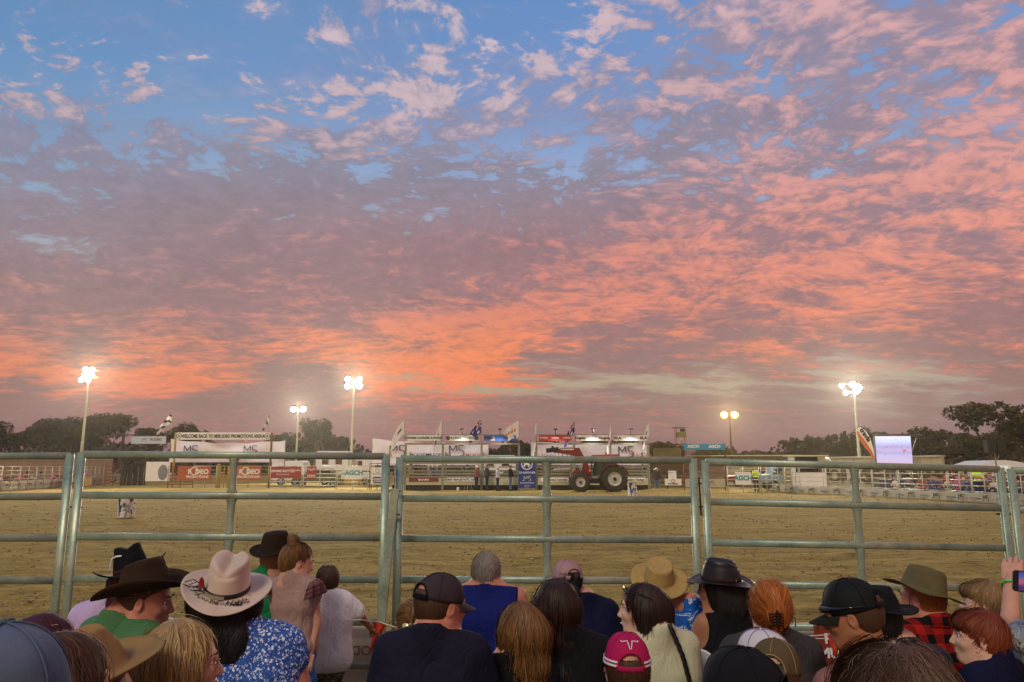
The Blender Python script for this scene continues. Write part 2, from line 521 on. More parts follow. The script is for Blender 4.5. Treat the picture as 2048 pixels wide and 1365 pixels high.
scatter('straw_flecks', 'pale straw flecks and chips over the arena floor', 9000, mat('straw_fleck', (196, 174, 120), rough=0.9), 5.6, 30, 0.028, (0.3, 0.25), 6)

# ------------------------------------------------------------------ galvanised fence panels in front
def galv_fn(t, tc, cs, b):
    geo = t.node('ShaderNodeNewGeometry').outputs['Position']
    mp = t.node('ShaderNodeMapping'); mp.inputs['Scale'].default_value = (1, 1, 1); t.put(mp.inputs[0], geo)
    n = t.noise(mp.outputs[0], 5, 6, 0.65); n2 = t.noise(mp.outputs[0], 60, 4, 0.7)
    c = t.mix(t.rng(n, 0.35, 0.65), lin((160, 172, 150)), lin((120, 144, 130)))
    c = t.mix(t.rng(n2, 0.55, 0.7, 0, 0.6), c, lin((196, 202, 188)))
    c = t.mix(t.rng(n, 0.60, 0.72, 0, 0.5), c, lin((104, 118, 110)))
    n3 = t.noise(mp.outputs[0], 3.2, 7, 0.75)
    c = t.mix(t.rng(n3, 0.56, 0.68, 0, 0.6), c, lin((120, 104, 74)))
    t.put(b.inputs['Roughness'], t.rng(n2, 0.3, 0.7, 0.28, 0.5))
    return c
M_galv = mat('galvanised_steel', (150, 165, 160), metal=0.35, rough=0.4, fn=galv_fn, bump=0.001, bscale=40)
M_galv_dark = mat('weathered_steel', (78, 92, 96), metal=0.5, rough=0.5, var=0.3, vscale=20)
M_rust = mat('pin_chain_rust', (74, 52, 40), metal=0.3, rough=0.8, bump=0.001)

PANELS = [  # left top, right top, left bottom post foot, right bottom post foot (photo pixels), distance left/right, label
    ((-470, 915), (140, 912), 5.20, 5.14, 'leftmost steel rail panel, cut by the left picture edge', 8),
    ((163, 909), (772, 913), 5.14, 5.18, 'steel rail panel behind the cream hat and the two standing children', 14),
    ((800, 918), (1386, 921), 5.30, 5.30, 'steel rail panel behind the man in the blue singlet', 0),
    ((1410, 924), (2000, 939), 5.26, 5.36, 'steel rail panel behind the black cap and the red plaid shirt', -14),
    ((2022, 941), (2600, 955), 5.36, 5.40, 'rightmost steel rail panel, cut by the right picture edge', -20)]
RAIL_R = 0.0165
def oval_tube(b, a, c, hw, hd, n=12):
    """squashed rail tube: hw half height, hd half depth"""
    a, c = Vector(a), Vector(c); z = (c - a).normalized()
    up = Vector((0, 0, 1)); 
    if abs(z.dot(up)) > 0.9: up = Vector((0, 1, 0))
    x = z.cross(up).normalized(); y = x.cross(z).normalized()
    vs = []; 
    for p in (a, c):
        for k in range(n):
            an = 2 * math.pi * k / n
            q = 0.72; ca, sa = math.cos(an), math.sin(an)
            vs.append(p + x * math.copysign(abs(ca) ** q, ca) * hd + y * math.copysign(abs(sa) ** q, sa) * hw)
    fs = [(k, (k + 1) % n, n + (k + 1) % n, n + k) for k in range(n)] + [tuple(range(n))[::-1], tuple(range(n, 2 * n))]
    b.add(vs, fs)
for (lt, rt, DL, DR, lab, kk) in PANELS:
    A = at(lt[0], lt[1], DL); B = at(rt[0], rt[1], DR)
    drop = (A.z + B.z) / 2 / 1.0
    root = empty('fence_panel', ((A.x + B.x) / 2, (A.y + B.y) / 2, 0), 0, 'galvanised ' + lab, 'fence panel', 'cattle panels along the front of the arena')
    org = Vector(root.location)
    A -= org; B -= org
    gap = 0.2735
    for i in range(6):
        dz = -i * gap
        tilt = 0.25 * i / 5
        a = A + Vector((0, 0, dz)); c = B + Vector((0, 0, dz))
        zz = (c.z - a.z) * (1 - tilt) ; mid = (a.z + c.z) / 2; a.z = mid - zz / 2; c.z = mid + zz / 2
        e = (c - a).normalized() * 0.03
        bb = MB(); oval_tube(bb, a + e * (1 if i else 0.2), c - e * (1 if i else 0.2), 0.024, 0.015)
        bb.build('rail', M_galv, root, smooth=True)
    for P in (A, B):
        bb = MB(); oval_tube(bb, P + Vector((0, 0, 0.012)), Vector((P.x, P.y, 0.03)), 0.016, 0.029)
        bb.build('post', M_galv, root, smooth=True)
        bb = MB(); bb.box((P.x, P.y, 0.02), (0.12, 0.10, 0.014)); bb.build('foot_plate', M_galv_dark, root)
    for f in (0.5,):
        P = A.lerp(B, f); 
        for i in range(5):
            z1, z0 = P.z - i * gap - 0.018, P.z - (i + 1) * gap + 0.018
            bb = MB()
            # flattened tube that flares where it meets the rails
            pts = [(z1, 0.040), (z1 - 0.03, 0.030), ((z1 + z0) / 2, 0.0245), (z0 + 0.03, 0.030), (z0, 0.040)]
            vs = []; fs = []; n = 10
            for q, (z, w) in enumerate(pts):
                for k in range(n):
                    an = 2 * math.pi * k / n
                    vs.append((P.x + math.cos(an) * w, P.y + math.sin(an) * 0.016, z))
            for q in range(4):
                for k in range(n): fs.append((q * n + k, q * n + (k + 1) % n, (q + 1) * n + (k + 1) % n, (q + 1) * n + k))
            bb.add(vs, fs); bb.build('stay', M_galv, root, smooth=True)
# joining pins with chains between the panels
for (u, v, D, lab) in ((152, 985, 5.22, 'steel joining pin with chain between the two left panels'),
                       (786, 1000, 5.24, 'steel joining pin between the second and third panels'),
                       (1399, 985, 5.30, 'steel joining pin with chain between the third and fourth panels'),
                       (2004, 1000, 5.38, 'steel joining pin with chain near the right picture edge')):
    p = at(u, v, D); b = MB()
    b.tube([(p.x, p.y, p.z + 0.10), (p.x + 0.005, p.y, p.z - 0.16)], 0.007, 6)
    for q in range(7):
        b.tube([(p.x + 0.004 * math.sin(q * 2.3), p.y - 0.012, p.z - 0.02 * q), (p.x + 0.004 * math.cos(q * 1.7), p.y - 0.012, p.z - 0.02 * q - 0.022)], 0.005, 5)
    for zz in (0.06, -0.10):
        b.bar((p.x - 0.05, p.y, p.z + zz), (p.x + 0.05, p.y, p.z + zz), 0.014, 0.012)
    b.build('joining_pin', M_rust, label=lab, cat='pin', group='pins joining the cattle panels')
# slanting prop posts
b = MB(); p0 = at(790, 978, 5.10); p1 = at(742, 1365, 4.95)
b.bar(p0, Vector((p1.x - 0.0, p1.y, 0.02)) + (p1 - p0) * 0.0, 0.05, 0.05)
b.build('prop_post', M_galv, label='slanting square steel prop post left of the third panel', cat='post')

# ------------------------------------------------------------------ cloth skirt banner on the far side of the front panels
M_skirt = mat('skirt_banner_cloth', (206, 190, 172), rough=0.85, var=0.12, vscale=3, bump=0.002, bscale=30)
M_skirt_print = mat('skirt_print', (150, 110, 84), rough=0.9)
def cloth_strip(name, pts_top, drop, mt, n=80, amp=0.012, seed=0, **kw):
    """hanging cloth between ground-plan points, with real folds and thickness"""
    rg = np.random.default_rng(seed)
    pts = [Vector(p) for p in pts_top]
    L = [0]
    for i in range(len(pts) - 1): L.append(L[-1] + (pts[i + 1] - pts[i]).length)
    vs = []; m = 7
    ph = rg.uniform(0, 6.28, 6)
    for side in (0, 1):
        for i in range(n + 1):
            s = L[-1] * i / n
            k = max(j for j in range(len(L)) if L[j] <= s + 1e-9); k = min(k, len(pts) - 2)
            p = pts[k].lerp(pts[k + 1], (s - L[k]) / max(1e-6, L[k + 1] - L[k]))
            d = (pts[k + 1] - pts[k]).normalized(); nn = Vector((-d.y, d.x, 0))
            for j in range(m):
                tt = j / (m - 1)
                w = amp * (math.sin(s * 7 + ph[0] + tt * 2) + 0.6 * math.sin(s * 17 + ph[1] - tt * 3) + 0.4 * math.sin(s * 3 + ph[2])) * (0.25 + tt)
                sag = -0.02 * abs(math.sin(s * 3.1 + ph[3])) * (1 - tt) * (amp / 0.012)
                vs.append(p + nn * (w + side * 0.004) + Vector((0, 0, -tt * drop + sag)))
    o = (n + 1) * m; fs = []
    for i in range(n):
        for j in range(m - 1):
            a = i * m + j; fs.append((a, a + 1, a + m + 1, a + m)); a += o; fs.append((a, a + m, a + m + 1, a + 1))
    for i in range(n):
        a = i * m; fs.append((a, a + m, a + m + o, a + o)); a = i * m + m - 1; fs.append((a, a + o, a + m + o, a + m))
    b = MB(); b.add(vs, fs)
    return b.build(name, mt, smooth=True, **kw)
for (u0, u1, D0, D1, lab) in ((-470, 140, 5.26, 5.22, 'pale skirt banner tied along the foot of the leftmost panel'),
                       (165, 772, 5.22, 5.26, 'pale skirt banner with mirrored print behind the two standing children'),
                       (800, 1386, 5.38, 5.38, 'pale skirt banner along the foot of the panel behind the blue singlet'),
                       (1412, 1998, 5.34, 5.44, 'pale skirt banner along the foot of the panel behind the red plaid shirt')):
    a = at(u0, 1244, D0); c = at(u1, 1244, D1)
    o = cloth_strip('skirt_banner', [a, c], a.z - 0.04, M_skirt, label=lab, cat='banner', group='skirt banners along the front panels', amp=0.006, seed=int(u0 + 900))
    if u0 == 165:
        q = at(716, 1306, 5.15)
        lettering('RODEO', 0.085, M_skirt_print, o, (q.x - 0.02, q.y + 0.045, q.z), mirror=True, bold=0.02)

# ------------------------------------------------------------------ signed distance shapes meshed by surface nets
def axis_pts(lo, hi, flo, fhi, fine, coarse):
    out = [lo]; x = lo
    while x < hi:
        d = fine if flo <= x <= fhi else min(coarse, max(fine, (flo - x) if x < flo else coarse))
        x += d; out.append(x)
    return np.array(out, dtype=np.float32)
class Field:
    def __init__(s, ax, ay, az):
        s.ax, s.ay, s.az = ax, ay, az
        s.F = np.full((len(ax), len(ay), len(az)), 0.3, dtype=np.float32)
    def sub(s, lo, hi):
        ix = [max(0, int(np.searchsorted(a, l)) - 1) for a, l in zip((s.ax, s.ay, s.az), lo)]
        jx = [min(len(a), int(np.searchsorted(a, h)) + 1) for a, h in zip((s.ax, s.ay, s.az), hi)]
        if any(i >= j for i, j in zip(ix, jx)): return None
        X = s.ax[ix[0]:jx[0]][:, None, None]; Y = s.ay[ix[1]:jx[1]][None, :, None]; Z = s.az[ix[2]:jx[2]][None, None, :]
        return (slice(ix[0], jx[0]), slice(ix[1], jx[1]), slice(ix[2], jx[2])), X, Y, Z
    def comb(s, sl, d, k, op):
        A = s.F[sl]
        if op == 'u':
            if k <= 0: s.F[sl] = np.minimum(A, d)
            else:
                h = np.clip(0.5 + 0.5 * (A - d) / k, 0, 1); s.F[sl] = A * (1 - h) + d * h - k * h * (1 - h)
        elif op == 's':
            if k <= 0: s.F[sl] = np.maximum(A, -d)
            else:
                h = np.clip(0.5 - 0.5 * (A + d) / k, 0, 1); s.F[sl] = A * (1 - h) - d * h + k * h * (1 - h)
    def cap(s, a, b, ra, rb=None, k=0.02, op='u', inf=0.0, m=0.03):
        rb = ra if rb is None else rb
        a = np.array(a, dtype=np.float32); b = np.array(b, dtype=np.float32); ra += inf; rb += inf
        r = max(ra, rb) + k + m
        g = s.sub(np.minimum(a, b) - r, np.maximum(a, b) + r)
        if g is None: return
        sl, X, Y, Z = g
        d = b - a; L2 = float(d @ d) + 1e-9
        t = np.clip(((X - a[0]) * d[0] + (Y - a[1]) * d[1] + (Z - a[2]) * d[2]) / L2, 0, 1)
        q = np.sqrt((X - a[0] - t * d[0]) ** 2 + (Y - a[1] - t * d[1]) ** 2 + (Z - a[2] - t * d[2]) ** 2)
        s.comb(sl, q - (ra + (rb - ra) * t), k, op)
    def ell(s, c, r, k=0.02, op='u', rot=None, inf=0.0, m=0.03):
        c = np.array(c, dtype=np.float32); r = np.array(r, dtype=np.float32) + inf
        e = float(r.max()) + k + m
        g = s.sub(c - e, c + e)
        if g is None: return
        sl, X, Y, Z = g; X = X - c[0]; Y = Y - c[1]; Z = Z - c[2]
        if rot is not None:
            q = np.array(rot.to_3x3().transposed() if isinstance(rot, Matrix) else rot.to_matrix().transposed(), dtype=np.float32)
            X, Y, Z = (q[0, 0] * X + q[0, 1] * Y + q[0, 2] * Z, q[1, 0] * X + q[1, 1] * Y + q[1, 2] * Z, q[2, 0] * X + q[2, 1] * Y + q[2, 2] * Z)
        k0 = np.sqrt((X / r[0]) ** 2 + (Y / r[1]) ** 2 + (Z / r[2]) ** 2)
        k1 = np.sqrt((X / r[0] ** 2) ** 2 + (Y / r[1] ** 2) ** 2 + (Z / r[2] ** 2) ** 2) + 1e-9
        s.comb(sl, k0 * (k0 - 1) / k1, k, op)
    def half(s, p, n, keep=True):
        """cut away the side the normal points to"""
        p = np.array(p, dtype=np.float32); n = np.array(n, dtype=np.float32); n = n / np.linalg.norm(n)
        X = s.ax[:, None, None]; Y = s.ay[None, :, None]; Z = s.az[None, None, :]
        d = (X - p[0]) * n[0] + (Y - p[1]) * n[1] + (Z - p[2]) * n[2]
        s.F = np.maximum(s.F, d)
    def wrinkle(s, seed, amp, w0=14, w1=45, n=6, zs=1.0):
        rg = np.random.default_rng(seed)
        X = s.ax[:, None, None]; Y = s.ay[None, :, None]; Z = s.az[None, None, :]
        tot = 0
        for i in range(n):
            w = w0 * (w1 / w0) ** (i / (n - 1)); v = rg.normal(size=3); v /= np.linalg.norm(v); v *= w
            tot = tot + np.abs(np.sin(X * v[0] + Y * v[1] + Z * v[2] * zs + rg.uniform(0, 6) + 1.3 * np.sin(X * v[2] * .5 + Z * v[0] * .6))) * (w0 / w) ** 0.6
        s.F = s.F + (tot / n * 2 - 0.8).astype(np.float32) * amp
    def sample(s, P):
        """trilinear value and gradient at points (N,3)"""
        def val(Q):
            idx = []; fr = []
            for k, a in enumerate((s.ax, s.ay, s.az)):
                i = np.clip(np.searchsorted(a, Q[:, k]) - 1, 0, len(a) - 2)
                idx.append(i); fr.append(np.clip((Q[:, k] - a[i]) / (a[i + 1] - a[i]), 0, 1))
            out = 0
            for dx in (0, 1):
                for dy in (0, 1):
                    for dz in (0, 1):
                        w = (fr[0] if dx else 1 - fr[0]) * (fr[1] if dy else 1 - fr[1]) * (fr[2] if dz else 1 - fr[2])
                        out = out + w * s.F[idx[0] + dx, idx[1] + dy, idx[2] + dz]
            return out
        e = 0.006
        v = val(P)
        g = np.stack([val(P + np.array(q) * e) - v for q in ((1, 0, 0), (0, 1, 0), (0, 0, 1))], 1)
        g /= np.linalg.norm(g, axis=1, keepdims=True) + 1e-9
        return v, g
    def mesh(s):
        F = s.F; nx, ny, nz = F.shape
        S = F < 0
        c = np.zeros((nx - 1, ny - 1, nz - 1), dtype=np.int8)
        for dx in (0, 1):
            for dy in (0, 1):
                for dz in (0, 1):
                    c += S[dx:nx - 1 + dx, dy:ny - 1 + dy, dz:nz - 1 + dz]
        act = (c > 0) & (c < 8)
        I = np.argwhere(act)
        if len(I) == 0: return np.zeros((0, 3)), np.zeros((0, 4), int)
        idx = np.full(act.shape, -1, dtype=np.int32); idx[act] = np.arange(len(I))
        acc = np.zeros((len(I), 3)); cnt = np.zeros(len(I))
        A = (s.ax, s.ay, s.az)
        corners = [(0, 0, 0), (1, 0, 0), (0, 1, 0), (1, 1, 0), (0, 0, 1), (1, 0, 1), (0, 1, 1), (1, 1, 1)]
        for a in range(8):
            for ax in range(3):
                ca = corners[a]
                if ca[ax]: continue
                cb = list(ca); cb[ax] = 1
                ia = I + ca; ib = I + cb
                fa = F[ia[:, 0], ia[:, 1], ia[:, 2]]; fb = F[ib[:, 0], ib[:, 1], ib[:, 2]]
                m = (fa < 0) != (fb < 0)
                t = np.where(m, fa / np.where(m, fa - fb, 1), 0)
                P = np.stack([A[k][ia[:, k]] for k in range(3)], 1).astype(float)
                P[:, ax] += t * (A[ax][ib[:, ax]] - A[ax][ia[:, ax]])
                acc[m] += P[m]; cnt[m] += 1
        V = acc / cnt[:, None]
        quads = []
        for ax in range(3):
            o1, o2 = [(1, 2), (2, 0), (0, 1)][ax]
            sl0 = [slice(1, n - 1) for n in F.shape]; sl0[ax] = slice(0, F.shape[ax] - 1)
            sl1 = list(sl0); sl1[ax] = slice(1, F.shape[ax])
            d0 = S[tuple(sl0)]; d1 = S[tuple(sl1)]
            E = np.argwhere(d0 != d1)
            if not len(E): continue
            inside = d0[E[:, 0], E[:, 1], E[:, 2]]
            base = E.copy()
            for q in (o1, o2): base[:, q] += 1
            def cell(a, b):
                c_ = base.copy(); c_[:, o1] -= a; c_[:, o2] -= b
                return idx[c_[:, 0], c_[:, 1], c_[:, 2]]
            q4 = np.stack([cell(1, 1), cell(0, 1), cell(0, 0), cell(1, 0)], 1)
            q4[~inside] = q4[~inside][:, ::-1]
            quads.append(q4)
        Q = np.concatenate(quads)
        Q = Q[(Q >= 0).all(1)]
        # one pass of gentle relaxation
        nb = np.zeros_like(V); nc = np.zeros(len(V))
        for a in range(4):
            b = (a + 1) % 4
            np.add.at(nb, Q[:, a], V[Q[:, b]]); np.add.at(nc, Q[:, a], 1)
            np.add.at(nb, Q[:, b], V[Q[:, a]]); np.add.at(nc, Q[:, b], 1)
        V = V * 0.6 + 0.4 * nb / np.maximum(nc, 1)[:, None]
        return V, Q
def mesh_obj(name, VQ, m, parent, loc=None, **kw):
    V, Q = VQ
    return link(name, np_mesh(name, V, Q, m, True), parent, loc, **kw)

# ------------------------------------------------------------------ skin, hair and cloth materials
def skin(c, name):
    return mat('skin_' + name, c, rough=0.55, var=0.16, vscale=14, bump=0.0006, bscale=220, spec=0.35, sub=0.10)
SK = dict(fair=skin((206, 150, 126), 'fair'), pink=skin((196, 128, 106), 'pink'), tan=skin((170, 112, 80), 'tan'),
          pale=skin((220, 172, 150), 'pale'), olive=skin((150, 102, 74), 'olive'))
def hair_fn_maker(c1, c2):
    def fn(t, tc, cs, b):
        at_ = t.node('ShaderNodeAttribute'); at_.attribute_name = 'tone'
        c = t.mix(at_.outputs['Fac'], lin(c1), lin(c2))
        return c
    return fn
def hair_mat(name, c1, c2, rough=0.58):
    m = mat('hair_' + name, c1, rough=rough, spec=0.35, fn=hair_fn_maker(c1, c2))
    return m
HR = dict(black=hair_mat('black', (16, 12, 13), (38, 28, 26)), dark=hair_mat('dark', (28, 16, 14), (62, 34, 24)),
          brown=hair_mat('brown', (52, 32, 20), (96, 62, 38)), light=hair_mat('light', (66, 40, 22), (158, 112, 62)),
          blonde=hair_mat('blonde', (110, 80, 42), (214, 180, 120)), ginger=hair_mat('ginger', (120, 52, 20), (204, 120, 46)),
          red=hair_mat('red', (84, 30, 14), (150, 66, 30)), grey=hair_mat('grey', (92, 82, 72), (172, 160, 146)),
          sandy=hair_mat('sandy', (104, 76, 48), (170, 130, 84)), plum=hair_mat('plum', (40, 12, 20), (96, 32, 44)),
          warm=hair_mat('warm', (58, 38, 26), (112, 80, 58)))
def cloth(name, c, var=0.14, rough=0.85, bump=0.0012, bscale=140, fn=None, **kw):
    return mat('cloth_' + name, c, rough=rough, var=var, vscale=5, bump=bump, bscale=bscale, spec=0.2, fn=fn, **kw)
def floral_fn(t, tc, cs, b):
    v = t.node('ShaderNodeTexVoronoi'); v.inputs['Scale'].default_value = 75; t.put(v.inputs['Vector'], t.vmath('ADD', tc, t.vmath('SCALE', t.noise(tc, 50, 3, 0.6, color=True), 0.02)))
    n = t.noise(tc, 95, 3, 0.7)
    c = t.mix(t.rng(v.outputs[0], 0.40, 0.46), lin((214, 222, 240)), lin((52, 92, 170)))
    c = t.mix(t.rng(n, 0.48, 0.53), c, lin((40, 74, 150)))
    return t.mix(t.rng(n, 0.62, 0.66), c, lin((196, 210, 236)))
def hibiscus_fn(t, tc, cs, b):
    n = t.noise(tc, 10, 5, 0.62, 1.2)
    n2 = t.noise(tc, 26, 4, 0.6)
    c = t.mix(t.rng(n, 0.52, 0.545), lin((28, 96, 190)), lin((206, 214, 232)))
    c = t.mix(t.rng(n2, 0.57, 0.60, 0, 0.7), c, lin((20, 64, 150)))
    return c
def plaid_fn(t, tc, cs, b):
    sp = t.node('ShaderNodeSeparateXYZ'); t.put(sp.inputs[0], tc)
    def band(x, off):
        f = t.math('FRACT', t.math('ADD', t.math('MULTIPLY', x, 12.5), off))
        return t.math('LESS_THAN', f, 0.5)
    s = t.math('ADD', band(t.math('ADD', sp.outputs[0], t.math('MULTIPLY', sp.outputs[1], 0.35)), 0.1), band(sp.outputs[2], 0.3))
    c = t.mix(t.math('MULTIPLY', s, 0.5), lin((168, 26, 22)), lin((14, 10, 12)))
    return c
def camo_fn(t, tc, cs, b):
    n = t.noise(tc, 30, 4, 0.6, 1.0); n2 = t.noise(tc, 46, 4, 0.6, 1.0)
    c = t.mix(t.rng(n, 0.49, 0.51), lin((112, 106, 84)), lin((52, 52, 38)))
    return t.mix(t.rng(n2, 0.56, 0.58), c, lin((168, 160, 136)))
def palm_fn(t, tc, cs, b):
    n = t.noise(tc, 14, 5, 0.62, 1.0); n2 = t.noise(tc, 30, 4, 0.6, 1.5)
    c = t.mix(t.rng(n, 0.50, 0.56), lin((184, 184, 186)), lin((140, 150, 156)))
    c = t.mix(t.rng(n2, 0.60, 0.63), c, lin((112, 92, 84)))
    return c
CLO = dict(
    lavender=cloth('lavender', (196, 172, 216)), green=cloth('sage_green', (74, 122, 80)), kelly=cloth('bright_green', (18, 120, 70)),
    floral=cloth('blue_floral', (90, 130, 200), fn=floral_fn, var=0), dusty=cloth('dusty_pink', (166, 134, 126)),
    ruffle=cloth('mauve_ruffle', (120, 80, 84)), white=cloth('white_tee', (240, 240, 236), var=0.05), navy=cloth('dark_navy', (26, 24, 44)),
    royal=cloth('royal_navy', (14, 26, 96)), deepnavy=cloth('deep_navy', (14, 18, 52)), black=cloth('black', (16, 15, 20)),
    cream=cloth('cream_knit', (206, 202, 168), bump=0.0007, bscale=160), hibiscus=cloth('blue_white_floral', (40, 90, 180), fn=hibiscus_fn, var=0),
    charcoal=cloth('charcoal', (62, 56, 58)), plaid=cloth('red_black_plaid', (160, 30, 26), fn=plaid_fn, var=0),
    pinkish=cloth('dusty_rose', (150, 100, 96)), palm=cloth('grey_palm_print', (170, 170, 176), fn=palm_fn, var=0),
    denim=cloth('blue_denim', (52, 120, 190)), camo=cloth('camouflage', (110, 104, 84), fn=camo_fn, var=0), jeans=cloth('dark_jeans', (40, 50, 78)),
    leather=mat('cloth_black_jacket', (20, 22, 34), rough=0.35, bump=0.002, bscale=40), steel=cloth('steel_blue', (84, 104, 140)),
    khaki=cloth('khaki', (132, 118, 92)))

# ------------------------------------------------------------------ people
M_eye = mat('eyeball', (230, 226, 222), rough=0.15)
M_iris = mat('iris', (40, 28, 20), rough=0.1)
M_lip = mat('lips', (166, 84, 78), rough=0.45)
M_brow = mat('eyebrow', (54, 38, 28), rough=0.8)
def rotz(a): return Matrix.Rotation(a, 3, 'Z')
def head_sdf(F, Mh, s, female=False, ears=True, grow=0.0):
    """Mh: head rotation; centre at the origin; face looks along local +y"""
    def T(p): return tuple(Mh @ (Vector(p) * s))
    def E(c, r, k=0.02, op='u', e=None):
        F.ell(T(c), [q * s for q in r], k * s, op, rot=(Mh @ e.to_matrix()) if e is not None else Mh)
    def C(a, b, ra, rb, k=0.012, op='u'): F.cap(T(a), T(b), ra * s, rb * s, k * s, op)
    E((0, -0.012, 0.030), (0.075, 0.096, 0.086), 0)
    E((0, 0.034, -0.040), (0.056, 0.058, 0.074), 0.03)
    E((0, 0.030, -0.005), (0.066, 0.062, 0.060), 0.03)
    C((0, 0.062, -0.098), (0, 0.066, -0.094), 0.018, 0.018, 0.03)
    for x in (-1, 1):
        C((x * 0.060, 0.0, -0.052), (x * 0.022, 0.062, -0.096), 0.018, 0.017, 0.03)
        E((x * 0.038, 0.066, -0.028), (0.020, 0.016, 0.018), 0.02)
    for x in (-1, 1):
        E((x * 0.031, 0.098, 0.002), (0.019, 0.015, 0.012), 0.014, 's')
        C((x * 0.014, 0.088, 0.020), (x * 0.046, 0.078, 0.019), 0.006, 0.005, 0.012)
    C((0, 0.090, 0.006), (0, 0.108, -0.030), 0.007, 0.0105, 0.010)
    for x in (-1, 1): E((x * 0.011, 0.100, -0.034), (0.0085, 0.009, 0.0075), 0.006)
    C((-0.016, 0.089, -0.058), (0.016, 0.089, -0.058), 0.0062, 0.0062, 0.008)
    C((-0.014, 0.089, -0.069), (0.014, 0.089, -0.069), 0.0070, 0.0070, 0.008)
    C((-0.020, 0.098, -0.0635), (0.020, 0.098, -0.0635), 0.0022, 0.0022, 0.004, 's')
    if ears:
        for x in (-1, 1):
            E((x * 0.079, -0.004, -0.008), (0.008, 0.018, 0.031), 0.006, e=Euler((R(-12), 0, R(x * -20))))
            E((x * 0.087, 0.000, -0.004), (0.006, 0.010, 0.018), 0.004, 's', e=Euler((R(-12), 0, R(x * -20))))
    C((0, -0.022, -0.04), (0, -0.030, -0.145), 0.052 if not female else 0.046, 0.056 if not female else 0.047, 0.03)
def hand_sdf(F, T, s):
    """T maps hand-local points (x across, y towards fingertips, z palm normal)"""
    def C(a, b, ra, rb, k=0.008): F.cap(tuple(T(a)), tuple(T(b)), ra * s, rb * s, k * s, m=0.012)
    for x in (-0.026, -0.009, 0.009, 0.026): C((x, 0.0, 0), (x * 1.15, 0.075, 0), 0.013, 0.012, 0.012)
    for x, L in ((-0.030, 0.060), (-0.010, 0.078), (0.010, 0.072), (0.029, 0.056)):
        C((x, 0.078, 0), (x * 1.1, 0.078 + L * 0.45, -0.010), 0.0095, 0.0085, 0.004)
        C((x * 1.1, 0.078 + L * 0.45, -0.010), (x * 1.12, 0.078 + L * 0.8, -0.032), 0.0085, 0.0075, 0.003)
    C((-0.026, 0.014, -0.004), (-0.052, 0.048, -0.018), 0.014, 0.011, 0.010)
    C((-0.052, 0.048, -0.018), (-0.054, 0.078, -0.030), 0.010, 0.009, 0.004)
